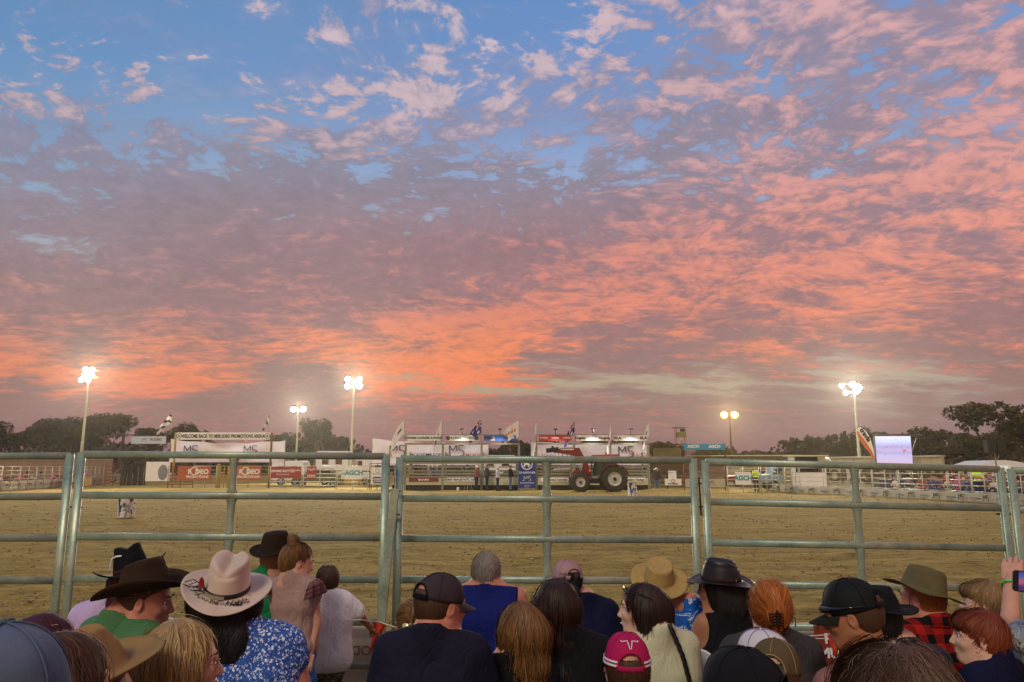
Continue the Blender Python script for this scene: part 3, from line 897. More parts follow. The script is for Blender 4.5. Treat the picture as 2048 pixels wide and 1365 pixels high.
def person(u, v, D, label, skin='fair', hair=None, hstyle='short', hlen=0.3, yaw=0, pitch=0, roll=0, tyaw=None, lean=0.0, s=1.0, hs=None,
           top='black', sleeve='short', bottom='jeans', female=False, stand=False, wide=1.0, arms=None, hat=None, face=False, body=True,
           nstr=700, seed=None, bulk=1.0, side=0.0, lod=1.0, neck_drop=None, legs=True, collar=False, coat=0.0, torso_dx=0.0):
    rg = np.random.default_rng(abs(hash(label)) % 1000 if seed is None else seed)
    hs = hs if hs is not None else (0.93 + 0.07 * s if s < 1 else s)
    tyaw = yaw * 0.35 if tyaw is None else tyaw
    if neck_drop is None: neck_drop = -0.055 * s + max(0.0, hs - s) * 0.06
    hc = at(u, v, D)
    root = empty('person', (hc.x, hc.y, 0), 0, label, 'person')
    O = Vector((0, 0, hc.z))
    Mh = rotz(R(-yaw)) @ Matrix.Rotation(R(pitch), 3, 'X') @ Matrix.Rotation(R(roll), 3, 'Y')   # yaw>0: turned to the right of the picture
    Mt = rotz(R(-tyaw))
    # skeleton, local to the head centre
    ln = lean
    def Tt(x, y, z): return Mt @ Vector((x * s * wide, y * s, z * s)) + Vector((torso_dx, -ln * (-z * s - 0.14) + 0.0, -neck_drop))
    nb = Tt(0, -0.045, -0.150)
    sh = {k: Tt(k * 0.158, -0.02, -0.225) for k in (-1, 1)}
    hip = {k: Tt(k * 0.085, -0.0, -0.72) for k in (-1, 1)}
    seat = 0.0
    ax = axis_pts(-0.42 * max(1, wide), 0.42 * max(1, wide), -0.115, 0.115, 0.0055 * lod if face else 0.0075 * lod, 0.014 * lod)
    # arms: default resting on the thighs
    A = {}
    for k in (-1, 1):
        spec = (arms or {}).get(k)
        if spec is None:
            el = Tt(k * 0.225, 0.06, -0.47); ha = Tt(k * 0.12, 0.28, -0.58) if not stand else Tt(k * 0.2, 0.12, -0.70)
        else:
            el = Tt(*spec[0]); ha = Tt(*spec[1])
        A[k] = (sh[k], el, ha)
    ys = [p.y for q in A.values() for p in q] + [0.1]; xs = [p.x for q in A.values() for p in q] + [-.1, .1]
    ax = axis_pts(min(xs) - 0.12, max(xs) + 0.12, -0.115 * hs, 0.115 * hs, 0.0055 * lod if face else 0.0080 * lod, 0.015 * lod)
    ay = axis_pts(min(ys + [-0.27]) - 0.08, max(ys + [0.16]) + 0.1, -0.13 * hs, 0.135 * hs, 0.0055 * lod if face else 0.0080 * lod, 0.015 * lod)
    zt = [p.z for q in A.values() for p in q]
    zlo = -0.92 * s - neck_drop
    az = axis_pts(zlo, max([0.15] + [z + 0.15 for z in zt]), -0.15 * hs, 0.15, 0.0055 * lod if face else 0.0080 * lod, 0.015 * lod)
    B = Field(ax, ay, az)
    head_sdf(B, Mh, hs, female)
    nr = 0.052 if not female else 0.044
    B.cap(tuple(Mh @ Vector((0, -0.025, -0.07)) * hs), tuple(nb), nr * hs, nr * s * 1.08, 0.03)
    def torso(F, inf=0.0, k=0.05, hips=True):
        bw = bulk
        for q in (-1, 1):
            F.cap(tuple(nb + Vector((0, 0, 0.015 * s))), tuple(Tt(q * 0.125, -0.02, -0.218)), 0.034 * s, 0.042 * s, k, inf=inf)
        F.cap(tuple(Tt(-0.110, -0.02, -0.250)), tuple(Tt(0.110, -0.02, -0.250)), 0.066 * s * bw, None, k, inf=inf)
        F.cap(tuple(Tt(-0.085, -0.01, -0.36)), tuple(Tt(0.085, -0.01, -0.36)), 0.112 * s * bw, None, k, inf=inf)
        F.cap(tuple(Tt(-0.07, 0.0, -0.52)), tuple(Tt(0.07, 0.0, -0.52)), (0.100 if female else 0.112) * s * bw, None, k, inf=inf)
        F.cap(tuple(Tt(-0.085, 0.0, -0.68)), tuple(Tt(0.085, 0.0, -0.68)), 0.118 * s * bw, None, k, inf=inf)
    torso(B)
    ar = (0.040 if female else 0.046) * s * (0.5 + 0.5 * bulk)
    hands = []
    for k in (-1, 1):
        a, e, h = A[k]
        B.cap(tuple(a), tuple(e), ar * 1.1, ar * 0.86, 0.02)
        B.cap(tuple(e), tuple(h), ar * 0.86, ar * 0.58, 0.012)
    VQ = B.mesh()
    V, Q = VQ
    for k in (-1, 1):
        a, e, h = A[k]
        y_ = (h - e).normalized(); x_ = y_.cross(Vector((0, 0, 1)) if abs(y_.z) < 0.9 else Vector((0, 1, 0))).normalized() * (1 if k > 0 else -1); z_ = x_.cross(y_)
        if z_.z < 0: z_ = -z_
        HM = lambda p: h + (x_ * p[0] * (1) + y_ * (p[1] - 0.01) + z_ * p[2]) * s
        c = h + y_ * 0.07 * s
        st_ = 0.0042
        HF = Field(*[np.arange(c[i] - 0.11 * s, c[i] + 0.11 * s, st_ * (1.0 if D < 5 and spec_visible(arms, k) else 1.7), dtype=np.float32) for i in range(3)])
        hand_sdf(HF, HM, s)
        hv, hq = HF.mesh()
        Q = np.concatenate([Q, hq + len(V)]); V = np.concatenate([V, hv])
    root_body = mesh_obj('body', (V, Q), SK[skin], root, O)
    # ---------------- clothing
    ax2 = axis_pts(ax[0], ax[-1], 9, 9, 0.0125 * lod, 0.0125 * lod); ay2 = axis_pts(ay[0], ay[-1], 9, 9, 0.0125 * lod, 0.0125 * lod); az2 = axis_pts(zlo, max(0.0, max(zt) + 0.1), 9, 9, 0.0125 * lod, 0.0125 * lod)
    Sh = Field(ax2, ay2, az2)
    ci = 0.017 + coat
    torso(Sh, inf=ci)
    Sh.cap(tuple(nb + Vector((0, 0, -0.05 * s))), tuple(nb + Vector((0, 0, 0.05 * s))), nr * s * 1.25 + 0.006, nr * s * 1.12 + 0.006, 0.02)
    Sh.wrinkle(int(rg.integers(1e6)), 0.010, zs=0.8)
    if sleeve == 'none':
        for k in (-1, 1):
            c = Tt(k * 0.205, -0.02, -0.245); Sh.ell(tuple(c), (0.066 * s, 0.16 * s, 0.11 * s), 0.006, 's')
        Sh.half(tuple(Tt(0, -0.03, -0.178)), tuple(Mt @ Vector((0, 0.45, 1))))
    else:
        Sh.half(tuple(Tt(0, -0.03, -0.126 if s > 0.9 else -0.092)), tuple(Mt @ Vector((0, 0.35 - ln * 0.5, 1))))
        for k in (-1, 1):
            a, e, h = A[k]
            if sleeve in ('short', 'cap'):
                q = a.lerp(e, 0.62 if sleeve == 'short' else 0.22); Sh.cap(tuple(a), tuple(q), ar * 1.22, ar * 1.18, 0.02, inf=ci * 0.9)
            else:
                w = h.lerp(e, 0.06)
                Sh.cap(tuple(a), tuple(e), ar * 1.22, ar * 1.02, 0.02, inf=ci * 0.9); Sh.cap(tuple(e), tuple(w), ar * 1.02, ar * 0.78, 0.012, inf=ci * 0.9)
    Sh.half((0, 0, -0.80 * s - neck_drop), (0, 0, -1))
    mesh_obj('shirt', Sh.mesh(), CLO[top], root, O)
    if collar:
        b = MB(); ring = []
        for q in range(25):
            a = 2 * math.pi * q / 24
            for r_, z_, in ((nr * 1.45, 0.0), (nr * 1.32, 0.042), (nr * 1.5, 0.030), (nr * 1.75, -0.01)):
                p = Tt(math.sin(a) * r_, -0.03 - math.cos(a) * r_, -0.155 + z_ - 0.02 * (1 - math.cos(a)) * 0.5); ring.append(p)
        fs = [(q * 4 + i, q * 4 + i + 1, q * 4 + 5 + i, q * 4 + 4 + i) for q in range(24) for i in range(3)]
        b.add(ring, fs); o = b.build('collar', CLO[top], root, smooth=True, loc=O)
        md = o.modifiers.new('thickness', 'SOLIDIFY'); md.thickness = 0.003
    # ---------------- legs and trousers
    if legs:
        zg = -hc.z
        kn = {}; fo = {}
        Lx = []
        for k in (-1, 1):
            if stand:
                kn[k] = hip[k].lerp(Vector((hip[k].x, hip[k].y, zg + 0.08)), 0.5) + Vector((0, 0.03, 0)); fo[k] = Vector((hip[k].x + k * 0.01, hip[k].y - 0.01, zg + 0.08))
            else:
                f = Mt @ Vector((k * 0.10, 0.42 * s, 0)); kn[k] = hip[k] + Vector((f.x, f.y, 0.02)); fo[k] = Vector((kn[k].x, kn[k].y - 0.02, zg + 0.08))
        pts = list(hip.values()) + list(kn.values()) + list(fo.values())
        lo = [min(p[i] for p in pts) - 0.14 for i in range(3)]; hi = [max(p[i] for p in pts) + 0.14 for i in range(3)]
        G = Field(*[np.arange(lo[i], hi[i], 0.02, dtype=np.float32) for i in range(3)])
        G.cap(tuple(hip[-1]), tuple(hip[1]), 0.125 * s * bulk, None, 0.04)
        short = bottom in ('camo', 'denim')
        for k in (-1, 1):
            G.cap(tuple(hip[k]), tuple(kn[k]), 0.088 * s, 0.068 * s, 0.04)
            if not short: G.cap(tuple(kn[k]), tuple(fo[k]), 0.066 * s, 0.050 * s, 0.02)
        G.wrinkle(5, 0.006)
        mesh_obj('trousers' if not short else 'shorts', G.mesh(), CLO[bottom], root, O)
        if short:
            b = MB()
            for k in (-1, 1): b.tube([kn[k] + O, (kn[k].lerp(fo[k], 0.35)) + O, fo[k] + O], [0.050 * s, 0.052 * s, 0.036 * s], 12)
            b.build('lower_legs', SK[skin], root, smooth=True)
        for k in (-1, 1):
            b = MB(); p = fo[k] + O; f = Mt @ Vector((0, 1, 0))
            c = Vector((p.x, p.y, 0.045)) 
            prof = [(-0.09, 0.030), (-0.07, 0.044), (0.0, 0.048), (0.09, 0.050), (0.15, 0.044), (0.175, 0.022)]
            b.tube([c + f * q * s for q, r in prof], [r * s for q, r in prof], 12)
            b.build('shoe', cloth('shoe_dark', (34, 28, 26)), root, smooth=True)
    # ---------------- face details
    Mh4 = Mh.to_4x4()
    if face:
        for x in (-1, 1):
            o = MB(); o.lathe([(0.0115 * math.sin(math.pi * q / 8), -0.0115 * math.cos(math.pi * q / 8)) for q in range(9)], 12, axis='y')
            e = o.build('eye', M_eye, root, smooth=True, loc=O + Mh @ (Vector((x * 0.030, 0.0765, 0.002)) * hs)); e.rotation_euler = Mh.to_euler()
            o = MB(); o.lathe([(0.0055 * math.sin(math.pi * q / 6), 0.0075 + 0.0045 * (-math.cos(math.pi * q / 6) + 1) / 2) for q in range(7)], 12, axis='y')
            o.build('iris', M_iris, e, smooth=True)
            o = MB(); o.tube([(x * 0.012, 0.0965, 0.024), (x * 0.03, 0.0955, 0.030), (x * 0.048, 0.080, 0.025)], [0.0022, 0.0032, 0.0015], 6)
            q = o.build('eyebrow', M_brow, root, loc=O); q.rotation_euler = Mh.to_euler(); q.scale = (hs,) * 3
        o = MB()
        o.tube([(-0.019, 0.0905, -0.062), (-0.006, 0.0975, -0.0575), (0, 0.0968, -0.059), (0.006, 0.0975, -0.0575), (0.019, 0.0905, -0.062)], [0.001, 0.0035, 0.003, 0.0035, 0.001], 8)
        o.tube([(-0.018, 0.0905, -0.0640), (0, 0.0970, -0.0695), (0.018, 0.0905, -0.0640)], [0.001, 0.0045, 0.001], 8)
        q = o.build('lips', M_lip, root, smooth=True, loc=O); q.rotation_euler = Mh.to_euler(); q.scale = (hs,) * 3
    # ---------------- hair
    if hair:
        make_hair(root, O, Mh, hs, hair, hstyle, hlen, nstr, rg, s, hat)
    if hat:
        hat(root, O, Mh, hs)
    return root, O, Mh, hs, Tt, A
def spec_visible(arms, k): return bool(arms) and arms.get(k) is not None

# ------------------------------------------------------------------ hair
def make_hair(root, O, Mh, hs, hair, style, hlen, nstr, rg, s, hat=None):
    def T(p): return tuple(Mh @ (Vector(p) * hs))
    lo = np.array([-0.17, -0.27, -0.17]); hi = np.array([0.17, 0.15, 0.17])
    if style in ('long', 'curly', 'wavy', 'lob'): lo[2] = -hlen - 0.12
    if style in ('long', 'curly', 'wavy'): lo[1] = -0.32; hi[1] = 0.2
    st = 0.0075
    F = Field(*[np.arange(lo[i] * hs, hi[i] * hs, st, dtype=np.float32) for i in range(3)])
    def E(c, r, k=0.02, op='u', rot=None): F.ell(T(c), [q * hs for q in r], k * hs, op, rot=Mh)
    up = {'short': 0.005, 'crop': 0.002, 'kid': 0.008, 'bun': 0.004, 'pony': 0.005, 'long': 0.007, 'curly': 0.013, 'wavy': 0.009, 'lob': 0.007, 'claw': 0.009, 'big': 0.022}[style]
    E((0, -0.014, 0.030), (0.077 + up, 0.098 + up, 0.088 + up), 0)
    E((0, -0.035, -0.015), (0.068 + up, 0.070 + up, 0.075 + up), 0.03)
    tie = None; curl = 0.0; down = 1.0; away = 0.5; slen = 0.05
    facecut = (0.070, 0.070, 0.092)
    if style in ('short', 'crop', 'kid', 'bun', 'pony', 'claw', 'big'):
        if style != 'big':
            F.half(T((0, -0.05, -0.068 if style in ('short', 'crop') else -0.085)), tuple(Mh @ Vector((0, -0.35, -1))))
        E((0, 0.114, -0.038), (0.094, 0.090, 0.104), 0.010, 's')
        for x in (-1, 1):
            if style in ('short', 'crop', 'bun', 'pony'): E((x * 0.088, 0.012, -0.030), (0.028, 0.028, 0.040), 0.008, 's')
        if style in ('kid',):
            E((0, 0.055, 0.060), (0.074, 0.050, 0.045), 0.02)
        slen = {'short': 0.035, 'crop': 0.016, 'kid': 0.07, 'bun': 0.09, 'pony': 0.09, 'claw': 0.10, 'big': 0.11}[style]
    if style in ('bun', 'pony', 'claw'):
        tie = np.array(T({'bun': (0, -0.055, 0.118), 'pony': (0.0, -0.105, 0.05), 'claw': (0.005, -0.115, -0.005)}[style]))
        if style == 'bun': E((0, -0.058, 0.128), (0.040, 0.040, 0.030), 0.012)
        if style == 'pony':
            E((0, -0.125, 0.035), (0.024, 0.034, 0.040), 0.01); E((0, -0.130, -0.03), (0.020, 0.018, 0.06), 0.02)
        if style == 'claw': E((0.004, -0.112, -0.02), (0.034, 0.022, 0.070), 0.02)
    if style in ('long', 'curly', 'wavy', 'lob'):
        w = {'long': 0.078, 'curly': 0.128, 'wavy': 0.086, 'lob': 0.080}[style]
        z1 = -hlen
        # falls with gravity, so it is laid out in world axes under the crown
        c = Vector(T((0, -0.045, 0)))
        for q in range(5):
            f = q / 4.0
            zz = c.z + (z1 - c.z) * f
            rr = w * (1.0 - 0.25 * f) * (1 + (0.15 * math.sin(q * 2.1 + hlen * 9) if style == 'curly' else 0))
            cc = (c.x, c.y - 0.012 * f - 0.02 * (f > 0.3), zz)
            a = (cc[0] - rr * 0.55 * hs, cc[1], zz); b = (cc[0] + rr * 0.55 * hs, cc[1], zz)
            F.cap(a, b, (0.060 - 0.018 * f) * hs * (1.25 if style == 'curly' else 1), None, 0.05)
        for x in (-1, 1):
            F.cap(T((x * 0.066, -0.012, 0.0)), tuple(Vector(T((x * 0.070, -0.02, 0))) + Vector((0, 0, max(z1, -0.26) * 0.8))), 0.030, 0.022, 0.03)
        E((0, 0.120, -0.045), (0.090, 0.098, 0.125), 0.008, 's')
        slen = {'long': 0.22, 'curly': 0.16, 'wavy': 0.20, 'lob': 0.16}[style]
        curl = {'long': 0.0015, 'curly': 0.012, 'wavy': 0.004, 'lob': 0.002}[style]
        away = 0.35
    F.wrinkle(int(rg.integers(1e6)), {'crop': 0.001, 'short': 0.002, 'bun': 0.003, 'big': 0.004}.get(style, 0.0065), 22, 75, zs=0.25)
    if hat:
        Mx = Mh @ Matrix.Rotation(R(hat.tilt), 3, 'X') @ Matrix.Rotation(R(hat.roll), 3, 'Y')
        F.half(tuple(Mh @ (Vector((0, -0.012, hat.up)) * hs)), tuple(Mx @ Vector((0, 0, 1))))
    V, Q = F.mesh()
    if not len(V): return
    nv = len(V)
    g0 = rg.uniform(0.0, 0.45, 1)
    tone_shell = 0.15 + 0.22 * np.abs(np.sin(np.arctan2(V[:, 0], -V[:, 1]) * 17 + V[:, 2] * 9))
    # strands
    n = nstr
    sd = V[rg.integers(0, nv, n)] + rg.normal(0, 0.002, (n, 3))
    M = 9; stp = slen / M * rg.uniform(0.6, 1.15, (n, 1))
    crown = np.array(T((0.0, -0.045, 0.13)))
    ctr = np.array(T((0, -0.01, 0.03)))
    P = sd.copy(); path = []; nrm = []
    off = rg.uniform(-0.001, 0.0045, n) if style != 'crop' else rg.uniform(-0.001, 0.001, n)
    if style not in ('crop', 'short', 'bun') and not hat: off = np.where(rg.random(n) < 0.12, rg.uniform(0.004, 0.016, n), off)
    if style == 'big': off = off + 0.002
    ph = rg.uniform(0, 6.28, n); fw = rg.uniform(0.8, 1.2, n)
    for i in range(M + 1):
        vv, g = F.sample(P)
        P = P - g * (vv - off)[:, None]
        path.append(P.copy()); nrm.append(g)
        if tie is not None:
            d = tie - P; far = np.linalg.norm(d, axis=1, keepdims=True); d = d / (far + 1e-6)
            cl = (far < 0.055)
            around = np.cross(g, np.array([0.2, 0.3, 1.0]))
            d = np.where(cl, around if style == 'bun' else np.array([[0, -0.2, -1.0]]), d)
        else:
            aw = P - crown; aw = aw / (np.linalg.norm(aw, axis=1, keepdims=True) + 1e-6)
            dn = np.array([[0, 0, -1.0]])
            if style == 'kid': dn = np.array([list(Mh @ Vector((0.25, 0.35, -0.7)))])
            if style == 'big': dn = rg.normal(0, 0.6, (n, 3)) * 0.4 + np.array([[0, 0, -0.5]])
            d = dn * down + aw * away
        d = d - (d * g).sum(1, keepdims=True) * g
        d /= np.linalg.norm(d, axis=1, keepdims=True) + 1e-6
        side = np.cross(d, g)
        wv = np.cos(i * (1.5 if curl > 0.008 else 0.9) * fw + ph)[:, None]
        P = P + d * stp + side * curl * wv + side * rg.normal(0, 0.0006, (n, 1))
    path = np.array(path); nrm = np.array(nrm)       # (M+1, n, 3)
    dirs = np.gradient(path, axis=0); side = np.cross(dirs, nrm); side /= np.linalg.norm(side, axis=2, keepdims=True) + 1e-9
    w = (np.linspace(1, 0.25, M + 1)[:, None, None] * rg.uniform(0.6, 1.3, (1, n, 1))) * ({'crop': 0.0009, 'short': 0.0010, 'big': 0.0007}.get(style, 0.0014))
    Lp = path - side * w; Rp = path + side * w; Lp = Lp + nrm * 0.0006
    SV = np.stack([Lp, Rp], 2).reshape((M + 1) * n * 2, 3)
    idx = np.arange((M + 1) * n * 2).reshape(M + 1, n, 2)
    SQ = np.stack([idx[:-1, :, 0], idx[:-1, :, 1], idx[1:, :, 1], idx[1:, :, 0]], -1).reshape(-1, 4) + nv
    tn = np.repeat(rg.beta(1.6, 1.9, n)[None, :, None], M + 1, 0)
    tn = (tn + 0.12 * np.sin(np.linspace(0, 6, M + 1))[:, None, None]).repeat(2, 2).reshape(-1)
    me = np_mesh('hair', np.concatenate([V, SV]), np.concatenate([Q, SQ]), HR[hair], True)
    a = me.attributes.new('tone', 'FLOAT', 'POINT')
    a.data.foreach_set('value', np.clip(np.concatenate([tone_shell, tn]), 0, 1).astype(np.float32))
    link('hair', me, root, O)

# ------------------------------------------------------------------ hats
def felt(name, c, **kw): return mat('felt_' + name, c, rough=kw.pop('rough', 0.9), var=kw.pop('var', 0.18), vscale=kw.pop('vscale', 9), bump=0.0008, bscale=260, spec=0.2, **kw)
def hat_frame(O, Mh, hs, tilt=0, roll=0, up=0.048, yaw=0):
    Mx = Mh @ Matrix.Rotation(R(yaw), 3, 'Z') @ Matrix.Rotation(R(tilt), 3, 'X') @ Matrix.Rotation(R(roll), 3, 'Y')
    c = Mh @ (Vector((0, -0.012, up)) * hs)
    def T(p): return O + c + Mx @ (Vector(p) * hs)
    return T
def brim_hat(m, band=None, h=0.115, brim=0.095, curl=0.045, droop=0.02, dent=0.03, pinch=0.25, top=0.80, tilt=0, roll=0, up=0.044, yaw=0,
             flat=False, wav=0.0, extra=None, edge=None, name='hat', crease='centre', round_top=False):
    def make(root, O, Mh, hs):
        T = hat_frame(O, Mh, hs, tilt, roll, up, yaw)
        ax, ay = 0.086, 0.104
        n = 56; rings = []
        prof = []
        for q in range(7): prof.append(('t', q / 6 * 0.86))
        for q in range(1, 8): prof.append(('e', q / 7))
        for q in range(1, 7): prof.append(('s', q / 6))
        for q in range(1, 9): prof.append(('b', q / 8))
        vs = []
        for kind, q in prof:
            for k in range(n):
                a = 2 * math.pi * k / n; ca, sa = math.cos(a), math.sin(a)
                if kind == 't': r = q * top; z = h
                elif kind == 'e':
                    an = q * math.pi / 2
                    r = top * (0.86 + 0.14 * math.sin(an)); z = h - (0.22 * h) * (1 - math.cos(an))
                elif kind == 's': r = top + (1 - top) * q ** 0.8; z = h * 0.78 * (1 - q)
                else: r = 1.0; z = 0.0
                if round_top and kind == 't': z = h + 0.018 * (1 - q * q)
                x, y = ax * r * ca, ay * r * sa
                if kind == 'b':
                    rr = q * brim
                    x += rr * ca; y += rr * sa * 0.95
                    c2 = abs(ca) ** 1.7
                    z = curl * q ** 1.6 * c2 - droop * q ** 1.3 * (1 - c2) - 0.004 * math.sin(q * math.pi)
                    z += wav * q * math.sin(3 * a + 0.7) + wav * 0.6 * q * math.sin(5 * a)
                    if c2 > 0: x -= math.copysign(curl * 0.35 * q * q * c2, ca)
                else:
                    f = max(0.0, z / h)
                    if crease == 'centre':
                        z -= dent * math.exp(-(x / 0.026) ** 2) * (f > 0.5) * (0.65 + 0.35 * math.cos(y / ay * 1.2)) if kind in 'te' else 0
                        pf = math.exp(-((y - 0.085) / 0.035) ** 2)
                        x *= 1 - pinch * pf * f
                        if kind in 'te': z += 0.010 * (y / ay)
                    elif crease == 'ring':
                        if kind == 't': z -= dent * (1 - (q / 0.86) ** 4)
                vs.append(T((x, y, z)))
        fs = []
        for i in range(len(prof) - 1):
            for k in range(n):
                k2 = (k + 1) % n; fs.append((i * n + k, i * n + k2, (i + 1) * n + k2, (i + 1) * n + k))
        b = MB(); b.add(vs, fs); o = b.build(name, m, root, smooth=True)
        md = o.modifiers.new('thickness', 'SOLIDIFY'); md.thickness = 0.0035; md.offset = 0
        if edge:
            b = MB(); b.tube([vs[(len(prof) - 1) * n + k] for k in range(n)] + [vs[(len(prof) - 1) * n]], 0.0028, 6); b.build('brim_edge', edge, o, smooth=True)
        if band:
            vs2 = []
            for (z, g) in ((0.002, 1.012), (0.002, 1.035), (0.020, 1.022), (0.020, 1.0)):
                for k in range(n):
                    a = 2 * math.pi * k / n; rr = top + (1 - top) * (1 - z / (h * 0.78)) ** 0.8
                    vs2.append(T((ax * rr * g * math.cos(a), ay * rr * g * math.sin(a), z)))
            fs2 = [(i * n + k, i * n + (k + 1) % n, (i + 1) * n + (k + 1) % n, (i + 1) * n + k) for i in range(3) for k in range(n)]
            b = MB(); b.add(vs2, fs2); b.build('hat_band', band, o, smooth=True)
        if extra: extra(o, T, hs)
        return o
    make.tilt, make.roll, make.up = tilt, roll, up - 0.004
    return make
def cap_hat(m, bill=None, back=False, tilt=-4, up=0.022, yaw=0, seam=None, opening=True, strap=None, extra=None, h=0.102, mesh_back=None, roll=0, billlen=0.072, name='cap', deep=1.0):
    def make(root, O, Mh, hs):
        T = hat_frame(O, Mh, hs, tilt, roll, up, yaw)
        sgn = -1 if back else 1
        ax, ay = 0.087, 0.105
        n = 64; m_ = 16; vs = []
        def surf(th, ph, off=0.0):
            """th around from the bill side, ph 0 rim .. 90 top"""
            r = math.cos(R(ph)) ** 0.82; z = math.sin(R(ph)) ** 0.95 * h if ph > 0 else 0
            x = (ax + off) * r * math.sin(R(th)); y = sgn * (ay + off) * r * math.cos(R(th))
            if ph < 20: z -= 0.004 * (1 - ph / 20)
            z += off * math.sin(R(ph)) * 0.9
            z += 0.004 * math.cos(R(th)) * math.sin(R(ph * 2))
            return Vector((x, y, z))
        fs = []
        for j in range(m_ + 1):
            for k in range(n):
                vs.append(T(surf(360 * k / n, 90 * j / m_ * 0.999)))
        for j in range(m_):
            for k in range(n):
                th = (360 * (k + 0.5) / n + 180) % 360 - 180
                ph = 90 * (j + 0.5) / m_
                if opening and abs(abs(th) - 180) < 32 and ph < 30 * math.sqrt(max(0, 1 - ((abs(th) - 180) / 33) ** 2)) and ph > 0: continue
                fs.append((j * n + k, j * n + (k + 1) % n, (j + 1) * n + (k + 1) % n, (j + 1) * n + k))
        b = MB(); b.add(vs, fs); o = b.build(name, m, root, smooth=True)
        md = o.modifiers.new('thickness', 'SOLIDIFY'); md.thickness = 0.0025; md.offset = 1
        # bill
        vs = []; nu, nw = 18, 7
        for q in range(nu + 1):
            th = -62 + 124 * q / nu
            for w in range(nw + 1):
                f = w / nw; base = surf(th, 0)
                L = billlen * (math.cos(R(th * 1.35)) ** 0.7 if abs(th * 1.35) < 90 else 0)
                p = base + Vector((0, sgn * L * f, 0)); p.z = -0.004 - 0.016 * f ** 1.3 - 5.5 * 0.55 * (p.x ** 2) * (0.3 + f * 0.7) + 0.003
                vs.append(T(p))
        fs = [(q * (nw + 1) + w, (q + 1) * (nw + 1) + w, (q + 1) * (nw + 1) + w + 1, q * (nw + 1) + w + 1) for q in range(nu) for w in range(nw)]
        b = MB(); b.add(vs, fs); bo = b.build('bill', bill or m, o, smooth=True)
        md = bo.modifiers.new('thickness', 'SOLIDIFY'); md.thickness = 0.004; md.offset = 0
        b = MB(); b.lathe([(0.0, 0.006), (0.004, 0.005), (0.007, 0.002), (0.007, -0.002)], 12, c=(0, 0, 0)); 
        b.v = [tuple(T(Vector(p) + surf(0, 89.9))) for p in b.v]; b.build('button', m, o, smooth=True)
        b = MB()
        for th in (0, 60, 120, 180, 240, 300):
            b.tube([T(surf(th, q, 0.002)) for q in (np.linspace(36 if (th == 180 and opening) else 3, 88, 14))], 0.0016, 5)
        b.build('seams', seam or m, o, smooth=True)
        if opening:
            b = MB(); P = [surf(th, 2.5, 0.003) for th in np.linspace(144, 216, 12)]
            vs = [T(p + Vector((0, 0, dz))) for p in P for dz in (-0.010, 0.010)]
            b.add(vs, [(2 * i, 2 * i + 2, 2 * i + 3, 2 * i + 1) for i in range(11)])
            so = b.build('strap', strap or m, o, smooth=True); md = so.modifiers.new('thickness', 'SOLIDIFY'); md.thickness = 0.003; md.offset = 0
            b = MB(); arc = []
            for a in np.linspace(0, 180, 17):
                arc.append(T(surf(180 - 33 * math.cos(R(a)), max(2.0, 31 * math.sin(R(a))), 0.003)))
            b.tube(arc, 0.0028, 6); b.build('arch_binding', seam or strap or m, o, smooth=True)
        if extra: extra(o, T, surf, hs)
        return o
    make.tilt, make.roll, make.up = tilt, roll, up + 0.030
    return make
M_blackpl = mat('black_plastic', (14, 14, 16), rough=0.25, spec=0.5)
M_whitepl = mat('white_plastic', (224, 224, 226), rough=0.35, spec=0.5, var=0.05)
M_lens = mat('dark_lens', (20, 14, 22), rough=0.08, spec=0.8)
M_gold = mat('thin_gold_wire', (190, 150, 100), rough=0.3, metal=0.8)
M_silver = mat('silver_fitting', (190, 190, 190), rough=0.3, metal=0.9)
def glasses(root, O, Mh, hs, frame, lens=None, name='glasses', w=0.0012, up=0.0, rr=0.021):
    def T(p): return O + Mh @ (Vector(p) * hs)
    b = MB()
    for x in (-1, 1):
        b.tube([T((x * 0.033 + rr * 1.1 * math.cos(a), 0.100 - abs(rr * math.cos(a) * x + 0.033) * 0.1, up + rr * 0.9 * math.sin(a))) for a in np.linspace(0, 6.2832, 17)], w, 5)
        b.tube([T((x * 0.056, 0.096, up + 0.006)), T((x * 0.076, 0.04, up + 0.006)), T((x * 0.081, -0.01, up + 0.004))], w, 5)
    b.tube([T((-0.010, 0.101, up + 0.004)), T((0, 0.104, up + 0.007)), T((0.010, 0.101, up + 0.004))], w, 5)
    o = b.build(name, frame, root, smooth=True)
    if lens:
        for x in (-1, 1):
            b = MB(); vs = [T((x * 0.033 + rr * 1.05 * math.cos(a), 0.0985, up + rr * 0.86 * math.sin(a))) for a in np.linspace(0, 6.2832, 17)[:-1]]
            vs += [T((x * 0.033 + rr * 1.05 * math.cos(a), 0.1000, up + rr * 0.86 * math.sin(a))) for a in np.linspace(0, 6.2832, 17)[:-1]]
            b.add(vs, [tuple(range(16)), tuple(range(31, 15, -1))] + [(i, i + 16, (i + 1) % 16 + 16, (i + 1) % 16) for i in range(16)])
            b.build('lens', lens, o)
    return o

# ------------------------------------------------------------------ the spectators in front
def P_(*a, **k): return person(*a, **k)
felt_black = felt('black', (14, 14, 18)); felt_brown = felt('brown', (52, 36, 24)); felt_tan = felt('tan', (150, 118, 76)); felt_cream = felt('cream', (206, 184, 168))
leather_dk = mat('dark_leather', (24, 20, 18), rough=0.5, var=0.3, bump=0.001)
